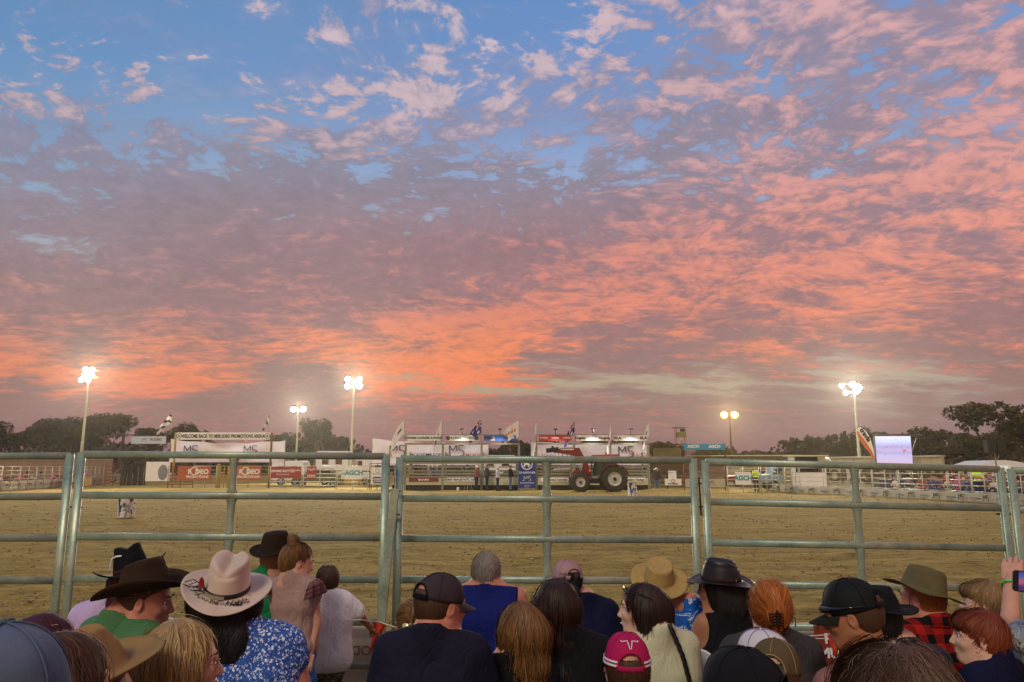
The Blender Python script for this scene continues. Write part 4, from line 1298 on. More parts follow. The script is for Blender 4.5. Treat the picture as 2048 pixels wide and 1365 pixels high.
# back row first: along the rails
def sung_on_hat(o, T, hs):
    b = MB()
    b.tube([T((-0.075, -0.055, 0.085)), T((-0.092, -0.040, 0.040)), T((-0.090, -0.04, 0.035))], 0.004, 6)
    b.tube([T((-0.075, -0.055, 0.085)), T((-0.055, -0.075, 0.090)), T((-0.03, -0.085, 0.085))], 0.005, 6)
    b.build('white_sunglasses', M_whitepl, o)
P_(262, 1160, 4.0, 'woman in lavender shirt and black cowboy hat with white sunglasses hooked on it', skin='fair', hair='plum', hstyle='long', hlen=0.19, yaw=-25, tyaw=-15,
   top='lavender', sleeve='long', female=True, torso_dx=-0.06, hat=brim_hat(felt_black, felt('burgundy', (70, 24, 30)), h=0.135, brim=0.105, curl=0.050, droop=0.03, dent=0.02, roll=-14, tilt=-8, extra=sung_on_hat, top=0.74), lean=-0.1, collar=True)
P_(293, 1202, 3.2, 'man in sage green t-shirt and wide brown cowboy hat, face turned right', skin='pink', hair='brown', hstyle='crop', yaw=82, pitch=-6, tyaw=25,
   top='green', face=True, neck_drop=-0.085, torso_dx=-0.07, hat=brim_hat(felt_brown, None, h=0.118, brim=0.105, curl=0.060, droop=0.012, dent=0.028, pinch=0.3, tilt=14, roll=0), collar=False, bulk=1.06)
def feather(o, T, hs):
    b = MB()
    for k in range(9):
        a = R(200 + k * 2.2); x, y = 0.094 * math.cos(a), 0.108 * math.sin(a)
        p0 = Vector((x, y, 0.012)); p1 = p0 + Vector((-0.03 + 0.012 * k, -0.012, 0.03 - 0.006 * k)); p2 = p1 + Vector((-0.03 + 0.005 * k, -0.02, -0.03 - 0.002 * k))
        b.tube([T(p0 + Vector((0, 0, 0.006))), T(p1 + Vector((0, 0, 0.004))), T(p2 + Vector((0, 0, 0.030)))], 0.0018, 5)
    for k in range(7):
        a = R(196 + k * 5); x, y = 0.096 * math.cos(a), 0.112 * math.sin(a)
        b.tube([T((x, y, 0.012)), T((x * 1.45, y * 1.3, 0.012 + 0.006 * (k % 3))), T((x * (1.75 - 0.1 * k), y * 1.45, 0.022))], 0.0014, 5)
    b.build('leather_tassels', leather_dk, o)
    b = MB(); c = (-0.085, -0.068, 0.02)
    vs = [T(Vector(c) + Vector((math.sin(q / 3) * 0.010 * (1 if q < 7 else -1), -0.006, 0.0))) for q in range(1)]
    prof = [(0, 0), (0.010, 0.012), (0.013, 0.028), (0.009, 0.046), (0, 0.056), (-0.008, 0.044), (-0.011, 0.026), (-0.008, 0.010)]
    vs = [T((c[0] + p[0] * 0.9, c[1] - 0.006 - 0.1 * p[1], c[2] + p[1])) for p in prof] + [T((c[0] + p[0] * 0.9 + 0.002, c[1] - 0.010 - 0.1 * p[1], c[2] + p[1])) for p in prof]
    b.add(vs, [tuple(range(8)), tuple(range(15, 7, -1))] + [(i, i + 8, (i + 1) % 8 + 8, (i + 1) % 8) for i in range(8)])
    b.build('red_feather', mat('red_feather', (170, 30, 30), rough=0.8, var=0.4, vscale=60), o)
    b = MB()
    for k in range(16):
        a = R(222 + k * 3.6); b.box(T((0.0925 * math.cos(a), 0.111 * math.sin(a), 0.010)), (0.006, 0.004, 0.012))
    b.build('silver_beads', M_silver, o)
P_(455, 1196, 3.1, 'woman in blue floral dress and cream felt hat with red feather, long black curls', skin='pink', hair='black', hstyle='curly', hlen=0.30, yaw=-8, pitch=4,
   top='floral', sleeve='cap', female=True, bulk=1.12, wide=1.08, torso_dx=0.085, nstr=1500, arms={1: ((0.245, -0.01, -0.50), (0.20, 0.16, -0.66))},
   hat=brim_hat(felt_cream, leather_dk, h=0.125, brim=0.092, curl=0.020, droop=0.020, dent=0.030, pinch=0.12, top=0.84, tilt=13, roll=7, extra=feather, up=0.042))
r_, O_, Mh_, hs_, Tt_, A_ = P_(364, 1328, 2.3, 'blonde woman with thin gold glasses in profile, lower left', skin='fair', hair='blonde', hstyle='wavy', hlen=0.34, yaw=72, tyaw=30, top='floral', female=True, face=True, nstr=2000,
   arms=None)
glasses(r_, O_, Mh_, hs_, M_gold, w=0.0011)
# children at the rails
P_(553, 1114, 4.5, 'child in bright green shirt and dark brown hat leaning on the rails', skin='fair', hair='sandy', hstyle='crop', yaw=15, s=0.76, stand=True, top='kelly', sleeve='long', bottom='jeans', collar=True,
   torso_dx=-0.03, arms={1: ((0.25, 0.10, -0.44), (0.20, 0.0, -0.62)), -1: ((-0.24, 0.14, -0.42), (-0.10, 0.3, -0.52))}, hat=brim_hat(felt('dark_brown', (40, 26, 18)), None, h=0.095, brim=0.062, curl=0.02, droop=0.012, tilt=6, crease='ring', dent=0.006, round_top=True))
def skirt(root, O, Tt, s, m, z0, z1, r0, r1, name='skirt'):
    b = MB(); n = 40; vs = []
    for q in range(6):
        f = q / 5
        for k in range(n):
            a = 2 * math.pi * k / n; r = (r0 + (r1 - r0) * f) * (1 + 0.06 * f * math.sin(a * 7)); p = Tt(r * math.cos(a), r * 0.75 * math.sin(a), z0 + (z1 - z0) * f); vs.append(p + O)
    fs = [(q * n + k, q * n + (k + 1) % n, (q + 1) * n + (k + 1) % n, (q + 1) * n + k) for q in range(5) for k in range(n)]
    b.add(vs, fs); o = b.build(name, m, root, smooth=True); md = o.modifiers.new('thickness', 'SOLIDIFY'); md.thickness = 0.004
    return o
r_, O_, Mh_, hs_, Tt_, A_ = P_(594, 1124, 4.3, 'girl with a high bun in dusty pink ruffle top and blue denim skirt', skin='fair', hair='light', hstyle='bun', yaw=62, pitch=-14, tyaw=12, s=0.70, hs=0.88, stand=True,
   female=True, top='dusty', sleeve='cap', bottom='denim', face=True, nstr=1200, bulk=0.86, arms={1: ((0.20, 0.0, -0.50), (0.17, -0.05, -0.74)), -1: ((-0.22, 0.14, -0.42), (-0.14, 0.34, -0.50))})
skirt(r_, O_, Tt_, 0.70, CLO['denim'], -0.60, -0.98, 0.125, 0.20)
for k in (-1, 1):
    for q in range(3):
        b = MB(); n = 18; vs = []
        for i in range(n + 1):
            a = math.pi * (i / n) * 1.15 - 0.2; w = 0.014 * math.sin(i * 2.1)
            for (ro, zo) in ((0.052 + 0.004 * q, 0.012), (0.105 + 0.014 * q, -0.030 - 0.034 * q)):
                x = k * (0.150 + ro * 0.75 * abs(math.sin(a)) + (w if ro > 0.06 else 0)); y = -0.02 - math.cos(a) * ro * 1.15
                vs.append(Tt_(x, y, -0.205 + zo + (0.03 * abs(math.sin(a)))  + (w * 0.8 if ro > 0.06 else 0)) + O_)
        b.add(vs, [(2 * i, 2 * i + 2, 2 * i + 3, 2 * i + 1) for i in range(n)])
        o = b.build('ruffle', CLO['ruffle'] if k > 0 else CLO['dusty'], r_, smooth=True); md = o.modifiers.new('thickness', 'SOLIDIFY'); md.thickness = 0.003
P_(655, 1163, 4.7, 'boy in white t-shirt and camouflage shorts leaning on the rope', skin='tan', hair='brown', hstyle='short', yaw=-12, s=0.68, hs=0.81, stand=True, top='white', bottom='camo', coat=0.012, bulk=1.05,
   arms={1: ((0.30, 0.06, -0.36), (0.40, 0.16, -0.50)), -1: ((-0.22, 0.06, -0.42), (-0.2, 0.2, -0.55))}, nstr=1500)
# middle
P_(882, 1210, 3.05, 'broad man in navy t-shirt and charcoal cap turned to the right', skin='pink', hair='brown', hstyle='crop', yaw=52, pitch=-4, tyaw=6, top='navy', torso_dx=-0.03, bulk=1.08, face=True,
   hat=cap_hat(felt('charcoal_cap', (58, 48, 54), rough=0.8), tilt=-8, h=0.098, strap=felt('black_strap', (10, 10, 12))))
P_(822, 1246, 3.7, 'small child with sandy hair tied up, beside the man in the charcoal cap', skin='fair', hair='light', hstyle='pony', yaw=-25, s=0.62, hs=0.88, top='white', female=True, nstr=1200,
   arms={-1: ((-0.2, 0.05, -0.36), (-0.13, 0.12, -0.20))})
P_(973, 1146, 4.5, 'grey haired man in a blue singlet beside the rails', skin='pink', hair='grey', hstyle='short', yaw=8, top='royal', sleeve='none', bulk=1.12, wide=1.18, nstr=2200, neck_drop=-0.10, lean=0.2)
P_(1040, 1266, 3.2, 'woman with long light brown hair in a black top, front row', skin='fair', hair='light', hstyle='wavy', hlen=0.46, yaw=-28, top='black', female=True, nstr=2400, torso_dx=-0.05)
P_(1113, 1216, 3.3, 'woman with very long straight dark brown hair in a black top', skin='fair', hair='dark', hstyle='long', hlen=0.50, yaw=5, top='black', female=True, nstr=2200, torso_dx=0.03)
P_(1133, 1162, 4.6, 'woman in a navy shirt and faded pink cap with a dark ponytail', skin='fair', hair='black', hstyle='pony', yaw=-22, top='deepnavy', female=True, torso_dx=0.09, bulk=1.05,
   hat=cap_hat(felt('faded_pink', (164, 128, 130), rough=0.8), tilt=-6, h=0.100))
r_, O_, Mh_, hs_, Tt_, A_ = P_(1284, 1219, 3.7, 'smiling woman in cream knit top, dark hair, face turned left', skin='pale', hair='dark', hstyle='long', hlen=0.30, yaw=-80, tyaw=-20, top='cream', sleeve='long', female=True, face=True, nstr=1800, torso_dx=0.06, bulk=1.05, collar=True)
b = MB()
for x in (-1, 1):
    b.tube([O_ + Mh_ @ Vector(p) for p in ((x * 0.070, 0.070, 0.080), (x * 0.086, 0.02, 0.090), (x * 0.088, -0.05, 0.060))], 0.0025, 6)
b.tube([O_ + Mh_ @ Vector(p) for p in ((-0.070, 0.070, 0.080), (-0.03, 0.085, 0.098), (0.03, 0.085, 0.098), (0.07, 0.07, 0.08))], 0.004, 6)
b.build('sunglasses_on_hair', M_blackpl, r_)
b = MB()
b.tube([O_ + Mh_ @ Vector(p) for p in ((-0.013, 0.0975, -0.0655), (0.0, 0.1005, -0.0668), (0.013, 0.0975, -0.0655))], [0.0012, 0.0032, 0.0012], 6); b.build('teeth', M_whitepl, r_)
# thin braid falling over the cream top
b = MB(); P = [Tt_(0.0, -0.13, -0.10), Tt_(0.05, -0.155, -0.24), Tt_(0.085, -0.160, -0.38), Tt_(0.10, -0.155, -0.54)]
for q in range(3):
    pts = []
    for i in range(31):
        f = i / 30 * 3; j = min(2, int(f)); p = P[j].lerp(P[j + 1], f - j) + O_
        a = i * 0.9 + q * 2.094; pts.append(p + Vector((math.cos(a) * 0.006, math.sin(a) * 0.006, 0)))
    b.tube(pts, [0.007] * 28 + [0.006, 0.004, 0.002], 6)
b.build('braid', mat('braid_hair', (30, 18, 14), rough=0.5), r_, smooth=True)
M_pink = felt('hot_pink', (176, 22, 84), rough=0.8, var=0.12)
M_whitepr = mat('white_print', (226, 222, 224), rough=0.7)
def longhorn(o, T, surf, hs):
    S = lambda x, y: T(surf(180 - x, y, 0.0045))
    b = MB()
    L = [(-34, 56), (-31, 53), (-24, 54.5), (-14, 56.5), (-9, 56.5), (-7.5, 53), (-4, 45), (-2.2, 38), (2.2, 38), (4, 45), (7.5, 53), (9, 56.5), (14, 56.5), (24, 54.5), (31, 53), (34, 56)]
    b.tube([S(x, y) for x, y in L], 0.0018, 6); b.build('longhorn_outline', M_whitepr, o)
    b = MB()
    for ph0 in (10.5, 4.5):
        pts = [surf(th, ph0, 0.0035) for th in np.linspace(-146, 146, 60)]; p2 = [surf(th, ph0 + 3.2, 0.0035) for th in np.linspace(-146, 146, 60)]
        vs = [T(p) for pr in zip(pts, p2) for p in pr]; b.add(vs, [(2 * i, 2 * i + 2, 2 * i + 3, 2 * i + 1) for i in range(59)])
    q = b.build('white_stripes', M_whitepr, o); md = q.modifiers.new('thickness', 'SOLIDIFY'); md.thickness = 0.002; md.offset = 0
P_(1254, 1340, 2.9, 'child in hot pink cap with white longhorn outline and two white stripes', skin='fair', hair='brown', hstyle='short', yaw=0, s=0.85, hs=0.97, top='black', nstr=1000,
   hat=cap_hat(M_pink, tilt=-2, h=0.112, extra=longhorn, up=0.024, strap=M_pink, roll=1))
P_(1318, 1174, 4.4, 'person in blue and white floral shirt and floppy straw hat', skin='pink', hair='sandy', hstyle='short', yaw=10, pitch=0, tyaw=-10, top='hibiscus', torso_dx=0.16, lean=-0.15,
   hat=brim_hat(felt('straw', (176, 146, 88), rough=0.85, vscale=30), None, h=0.095, brim=0.078, curl=0.006, droop=0.008, crease='ring', dent=0.006, tilt=26, roll=6, wav=0.007, edge=felt('straw_edge', (140, 112, 64)), top=0.86))
P_(1352, 1231, 4.7, 'small child in a plain white cap behind the blue and white floral shirt', skin='fair', hair='brown', hstyle='short', yaw=20, s=0.62, hs=0.86, top='white',
   hat=cap_hat(felt('white_cap', (214, 214, 216)), tilt=0, opening=False, h=0.1))
def concho(o, T, hs):
    b = MB(); b.lathe([(0, 0.003), (0.006, 0.002), (0.008, 0)], 12, axis='y'); b.v = [tuple(T(Vector((-0.060 + p[0], -0.083 - p[1], 0.012 + p[2])))) for p in b.v]; b.build('silver_stud', M_silver, o)
r_, O_, Mh_, hs_, Tt_, A_ = P_(1438, 1176, 4.1, 'woman in black sleeveless top, black glasses and black leather hat', skin='tan', hair='black', hstyle='lob', hlen=0.13, yaw=-68, tyaw=-8, top='black', sleeve='none', female=True, face=True, torso_dx=0.05,
   arms={-1: ((-0.235, 0.06, -0.48), (-0.13, 0.26, -0.44))},
   hat=brim_hat(mat('hat_black_leather', (20, 20, 24), rough=0.42, var=0.3, bump=0.001, bscale=30), felt('dark_brown_band', (48, 28, 24)), h=0.102, brim=0.080, curl=0.012, droop=0.022, dent=0.022, top=0.80, tilt=2, roll=-4, extra=concho, up=0.042))
glasses(r_, O_, Mh_, hs_, M_blackpl, w=0.002)
r_, O_, Mh_, hs_, Tt_, A_ = P_(1540, 1218, 3.4, 'ginger haired person with a black hair claw in a charcoal t-shirt', skin='pale', hair='ginger', hstyle='claw', yaw=8, top='charcoal', female=True, nstr=2400, torso_dx=-0.01, bulk=0.95, sleeve='short')
b = MB()
for k in range(5):
    for x in (-1, 1): b.tube([O_ + Mh_ @ Vector(p) for p in ((0.0, -0.150, 0.01 - 0.012 * k), (x * 0.018, -0.146, 0.005 - 0.012 * k), (x * 0.030, -0.130, 0.0 - 0.012 * k))], 0.003, 6)
b.tube([O_ + Mh_ @ Vector(p) for p in ((0, -0.150, 0.02), (0, -0.152, -0.05))], 0.005, 6)
b.build('hair_claw', M_blackpl, r_)
r_, O_, Mh_, hs_, Tt_, A_ = P_(1705, 1231, 2.95, 'man in black cap with sunglasses resting over its peak, looking down left', skin='tan', hair='brown', hstyle='crop', yaw=-62, pitch=-12, tyaw=-15, top='pinkish', face=True, torso_dx=0.03, neck_drop=0.02, bulk=1.05,
   hat=cap_hat(felt('black_cap', (16, 18, 20), rough=0.7), tilt=-4, h=0.112, bill=felt('dark_olive_bill', (34, 32, 26))))
b = MB()
T = hat_frame(O_, Mh_, hs_, -4, 0, 0.024)
for x in (-1, 1):
    b.tube([T((x * 0.02, 0.112, 0.022)), T((x * 0.05, 0.104, 0.024)), T((x * 0.078, 0.070, 0.022)), T((x * 0.092, 0.01, 0.018)), T((x * 0.088, -0.04, 0.012))], [0.012, 0.014, 0.008, 0.003, 0.003], 8)
b.build('wraparound_sunglasses', M_lens, r_, smooth=True)
P_(1752, 1241, 3.4, 'person in black hat and shiny black jacket, half hidden beside the red plaid shirt', skin='fair', hair='black', hstyle='short', yaw=-20, top='leather', sleeve='long', torso_dx=0.08,
   hat=brim_hat(felt_black, None, h=0.10, brim=0.07, curl=0.015, droop=0.02, tilt=-10))
r_, O_, Mh_, hs_, Tt_, A_ = P_(1843, 1198, 3.8, 'man in red and black plaid shirt and olive wide brimmed hat', skin='pink', hair='ginger', hstyle='crop', yaw=-42, tyaw=-6, top='plaid', sleeve='long', face=True, bulk=1.08, collar=True, torso_dx=0.03,
   hat=brim_hat(felt('olive', (98, 88, 60), rough=0.85, vscale=20), None, h=0.098, brim=0.088, curl=0.006, droop=0.010, crease='ring', dent=0.004, round_top=True, top=0.84, tilt=12, roll=10, wav=0.008))
b = MB(); b.tube([O_ + Mh_ @ Vector(p) for p in ((-0.083, 0.02, 0.03), (-0.074, 0.035, -0.06), (-0.03, 0.05, -0.125), (0.03, 0.05, -0.125), (0.074, 0.035, -0.06))], 0.0016, 5); b.build('chin_cord', leather_dk, r_)
P_(1966, 1206, 3.9, 'boy with straight sandy hair in profile, behind the red haired boy', skin='pale', hair='sandy', hstyle='kid', yaw=-66, s=0.74, hs=0.92, top='steel', face=True, nstr=1600)
P_(1958, 1276, 3.3, 'red haired boy in a dark navy t-shirt, face turned left', skin='pale', hair='red', hstyle='kid', yaw=-68, pitch=3, tyaw=-30, s=0.84, hs=0.95, top='deepnavy', face=True, nstr=2200, torso_dx=0.03)
# raised arm with phone
r_, O_, Mh_, hs_, Tt_, A_ = P_(2165, 1190, 3.2, 'person at the right edge in grey palm print shirt holding up a phone', skin='fair', hair='brown', hstyle='short', yaw=-5, top='palm', bulk=1.1,
   arms={-1: ((-0.26, 0.10, -0.24), (-0.125, 0.24, -0.02))})
h = A_[-1][2] + O_; e = A_[-1][1] + O_
b = MB(); y_ = (h - e).normalized(); c = e.lerp(h, 0.86)
x_ = y_.cross(Vector((0, 1, 0))).normalized(); z_ = x_.cross(y_)
b.tube([c + (x_ * math.cos(a) + z_ * math.sin(a)) * 0.036 for a in np.linspace(0, 6.2832, 25)], 0.005, 6)
b.build('wristband', mat('lime_wristband', (96, 214, 70), rough=0.5), r_, smooth=True)
# near row, cut by the bottom of the picture
P_(85, 1307, 2.5, 'person with dark reddish hair at lower left behind the blue cap', skin='fair', hair='plum', hstyle='long', hlen=0.3, yaw=30, top='black', female=True)
P_(178, 1392, 2.0, 'person in tan felt hat with raised wide brim, bottom left', skin='fair', hair='brown', hstyle='short', yaw=55, top='khaki',
   hat=brim_hat(felt_tan, None, h=0.110, brim=0.092, curl=0.022, droop=-0.005, dent=0.034, pinch=0.40, tilt=20, roll=2, up=0.044, top=0.78))
P_(118, 1385, 1.7, 'person with loose brown hair beside the tan felt hat', skin='fair', hair='brown', hstyle='wavy', hlen=0.3, yaw=40, top='black', female=True, nstr=2500)
def no_extra(*a): pass
P_(-32, 1452, 1.1, 'person in washed blue cap at the bottom left corner', skin='fair', hair='brown', hstyle='short', yaw=-70, top='jeans', lod=1.3,
   hat=cap_hat(felt('washed_blue', (92, 104, 126), rough=0.95, var=0.4, vscale=9), opening=False, h=0.115, tilt=2))
P_(1482, 1406, 1.95, 'person in large black cap at the bottom, peak to the left', skin='tan', hair='black', hstyle='short', yaw=-58, top='black',
   hat=cap_hat(felt('black_cap_two', (20, 20, 26), rough=0.85, var=0.3), tilt=0, h=0.108, opening=True, bill=felt('grey_bill', (52, 46, 50))))
P_(1552, 1356, 2.75, 'person in olive cap with tan seams, bottom right of centre', skin='fair', hair='brown', hstyle='short', yaw=28, top='charcoal',
   hat=cap_hat(felt('olive_cap', (92, 76, 50), rough=0.85), seam=felt('tan_seam', (150, 130, 90)), tilt=-12, h=0.108))
P_(1524, 1322, 3.0, 'child in a white cap with peak to the left, behind the olive cap', skin='fair', hair='brown', hstyle='short', yaw=-64, s=0.85, hs=0.95, top='charcoal',
   hat=cap_hat(felt('bright_white_cap', (206, 200, 206)), tilt=-6, h=0.100, opening=False, seam=felt('mauve_seam', (150, 120, 150))))
P_(1788, 1452, 1.38, 'person with thick wavy brown hair at the bottom right', skin='tan', hair='warm', hstyle='big', yaw=-5, top='charcoal', nstr=7000, lod=1.3)

# ------------------------------------------------------------------ far side of the arena
M_white = mat('white_paint', (226, 224, 218), rough=0.6, var=0.08, vscale=3)
M_tarp = mat('white_tarp', (232, 224, 232), rough=0.7, var=0.08, vscale=1.5, bump=0.02, bscale=2)
M_tarp_b = mat('beige_tarp', (176, 168, 146), rough=0.8, var=0.14, vscale=1.2, bump=0.02, bscale=2)
M_ink = mat('navy_ink', (38, 34, 60), rough=0.8); M_black = mat('black_ink', (22, 22, 24), rough=0.8)
M_orangepr = mat('orange_print', (190, 110, 70), rough=0.8); M_maroon = mat('maroon_board', (112, 36, 34), rough=0.7)
M_greysteel = mat('grey_steel', (132, 132, 112), metal=0.3, rough=0.55, var=0.2, vscale=4)
M_whsteel = mat('pale_steel', (196, 190, 170), metal=0.2, rough=0.5, var=0.15, vscale=4)
M_yard = mat('timber_and_shade_brown', (92, 74, 44), rough=0.9, var=0.3, vscale=3)
M_redsteel = mat('red_steel', (130, 36, 34), rough=0.6, var=0.2, vscale=5); M_yelsteel = mat('yellow_steel', (176, 146, 52), rough=0.6, var=0.2, vscale=5)
M_brownwood = mat('brown_timber', (112, 82, 46), rough=0.85, var=0.25, vscale=6); M_dark = mat('dark_void', (36, 32, 26), rough=0.9)
M_brick = mat('terracotta_banner', (168, 88, 54), rough=0.8, var=0.15, vscale=4); M_redb = mat('red_banner', (150, 42, 34), rough=0.8, var=0.15, vscale=4)
M_blueb = mat('blue_banner', (24, 58, 132), rough=0.7, var=0.1, vscale=3); M_cyan = mat('cyan_banner', (28, 140, 176), rough=0.7, var=0.08, vscale=2)
M_teal = mat('teal_print', (46, 150, 146), rough=0.7); M_grey = mat('grey_print', (120, 124, 132), rough=0.8)
M_rubber = mat('tyre_rubber', (58, 54, 36), rough=0.9, var=0.35, vscale=5, bump=0.01, bscale=8); M_tred = mat('tractor_red', (122, 20, 18), rough=0.4, var=0.15, vscale=3)
M_rim = mat('wheel_rim', (196, 194, 186), rough=0.45, var=0.2, vscale=8); M_glass = mat('tinted_glass', (30, 62, 44), rough=0.08, spec=0.7)
M_concrete = mat('pale_wall', (168, 158, 132), rough=0.85, var=0.15, vscale=0.8)
def board(u0, v0, u1, v1, D, m, name, label, cat='sign', D1=None, parent=None, th=0.03, group=None):
    D1 = D1 or D
    a = at(u0, v1, D); b_ = at(u1, v1, D1); h = at(u0, v0, D).z - a.z
    c = (a + b_) / 2; ang = math.atan2(b_.y - a.y, b_.x - a.x); w = (Vector((b_.x, b_.y)) - Vector((a.x, a.y))).length
    b = MB(); b.box((0, 0, h / 2), (w, th, h))
    o = b.build(name, m, parent, label=label, cat=cat, group=group); o.location = (c.x, c.y, (a.z + b_.z) / 2); o.rotation_euler = (0, 0, ang)
    return o, w, h
def txt(o, s, size, x, z, m=None, bold=0.0, xs=1.0, y=-0.025): return lettering(s, size, m or M_black, o, (x, y, z), bold=bold, xs=xs)
def disc(o, x, z, r, m, y=-0.022, ring=None, name='emblem', sx=1.0):
    b = MB(); n = 24
    if ring:
        vs = [(x + rr * math.cos(2 * math.pi * k / n) * sx, yy, z + rr * math.sin(2 * math.pi * k / n)) for rr in (r, r - ring) for yy in (y, y - 0.012) for k in range(n)]
        fs = []
        for k in range(n):
            k2 = (k + 1) % n; A, B, C_, D_ = 0, n, 2 * n, 3 * n
            fs += [(B + k, B + k2, D_ + k2, D_ + k), (A + k, A + k2, B + k2, B + k), (C_ + k, D_ + k, D_ + k2, C_ + k2)]
        b.add(vs, fs)
    else:
        vs = [(x + r * sx * math.cos(2 * math.pi * k / n), yy, z + r * math.sin(2 * math.pi * k / n)) for yy in (y, y - 0.012) for k in range(n)]
        b.add(vs, [tuple(range(n, 2 * n)), tuple(range(n))[::-1]] + [(k, (k + 1) % n, n + (k + 1) % n, n + k) for k in range(n)])
    return b.build(name, m, o)
def rider(o, x, z, h, m):
    """small silhouette of a bucking horse with rider"""
    P = [(-0.45, -0.30), (-0.30, -0.05), (-0.38, 0.12), (-0.28, 0.18), (-0.12, 0.10), (-0.08, 0.32), (-0.02, 0.46), (0.08, 0.42), (0.06, 0.24), (0.12, 0.10), (0.30, 0.02), (0.48, -0.22), (0.38, -0.20),
         (0.26, -0.12), (0.30, -0.42), (0.20, -0.40), (0.12, -0.14), (-0.06, -0.12), (-0.18, -0.18), (-0.34, -0.42)]
    b = MB(); b.poly([(x + p[0] * h, z + p[1] * h) for p in P], -0.034, -0.022); return b.build('horse_emblem', m, o)
def sag_cloth(u0, v0, u1, v1, D, m, label, vb, sag=0.25, D1=None, seed=1, name='tarp_banner', cat='banner', amp=0.09):
    """large tarp stretched between its upper corners, sagging and creased"""
    D1 = D1 or D
    rg = np.random.default_rng(seed); a = at(u0, v0, D); c = at(u1, v1, D1); zb = at(u0, vb, D).z
    n, k = 60, 14; vs = []; ph = rg.uniform(0, 6, 8)
    root = empty(name, ((a.x + c.x) / 2, (a.y + c.y) / 2, zb), math.atan2(c.y - a.y, c.x - a.x), label, cat)
    W = math.hypot(c.x - a.x, c.y - a.y)
    for s_ in (0, 1):
        for i in range(n + 1):
            f = i / n; top = a.z + (c.z - a.z) * f - sag * 4 * f * (1 - f) + 0.04 * math.sin(f * 23 + ph[0])
            for j in range(k + 1):
                g = j / k; z = top + (zb - top) * g - zb
                cr = amp * (math.sin(f * 14 + g * 5 + ph[1]) * 0.5 + math.sin(f * 33 - g * 7 + ph[2]) * 0.25 + 0.8 * math.sin((f - 0.5) * 9 + g * 9 * (1 if f > 0.5 else -1) + ph[3]) * (1 - g) * 0.5)
                vs.append((-W / 2 + W * f, cr + s_ * 0.02, z))
    fs = []; o_ = (n + 1) * (k + 1)
    for i in range(n):
        for j in range(k):
            q = i * (k + 1) + j; fs.append((q, q + k + 1, q + k + 2, q + 1)[::-1]); q += o_; fs.append((q, q + k + 1, q + k + 2, q + 1))
    b = MB(); b.add(vs, fs); b.build('tarp', m, root, smooth=True)
    b = MB()
    for x in (-W / 2, W / 2):
        b.tube([(x, 0.06, -zb), (x, 0.06, (a.z if x < 0 else c.z) - zb + 0.1)], 0.05, 6)
    b.build('end_poles', M_greysteel, root)
    return root, W, a.z - zb
def far_panel(u0, u1, D0, D1, ztop, nr, m, label, zbot=0.25, r=0.024, stays=1, group='rail panels on the far side of the arena', name='fence_panel'):
    a = at(u0, 960, D0); c = at(u1, 960, D1); a.z = c.z = 0
    root = empty(name, a.lerp(c, 0.5), 0, label, 'fence panel', group); o = Vector(root.location); a -= o; c -= o
    for i in range(nr):
        z = zbot + (ztop - zbot) * i / (nr - 1); b = MB(); b.tube([a + Vector((0, 0, z)), c + Vector((0, 0, z))], r, 6); b.build('rail', m, root, smooth=True)
    for q in [a, c] + [a.lerp(c, (k + 1) / (stays + 1)) for k in range(stays)]:
        b = MB(); b.tube([q, q + Vector((0, 0, ztop + 0.02))], r * 1.2, 6); b.build('post', m, root, smooth=True)
    return root
# ---- chute banks
def header(root, o, u0, u1, m, D): 
    a = at(u0, 883, D) - o; c = at(u1, 883, D) - o; b = MB(); z0 = at(u0, 882, D).z; z1 = at(u0, 871, D).z
    b.box(((a.x + c.x) / 2, -0.10, (z0 + z1) / 2), (c.x - a.x, 0.04, z1 - z0)); return b.build('header_board', m, root), (a.x + c.x) / 2, (z0 + z1) / 2, c.x - a.x
DCH = 55.0
M_lampglow = mat('lamp_face', (255, 250, 240), emit=(255, 250, 238), estr=130.0)
M_lampyel = mat('lamp_face_yellow', (255, 230, 140), emit=(255, 196, 60), estr=110.0)
def spot(name, loc, target, power, color, size=0.5, ang=120, parent=None):
    L = bpy.data.lights.new(name, 'SPOT'); L.energy = power; L.color = color; L.spot_size = R(ang); L.spot_blend = 0.6; L.shadow_soft_size = size
    o = bpy.data.objects.new(name, L); COL.objects.link(o); o.location = loc
    d = Vector(target) - Vector(loc); o.rotation_euler = d.to_track_quat('-Z', 'Y').to_euler()
    return o
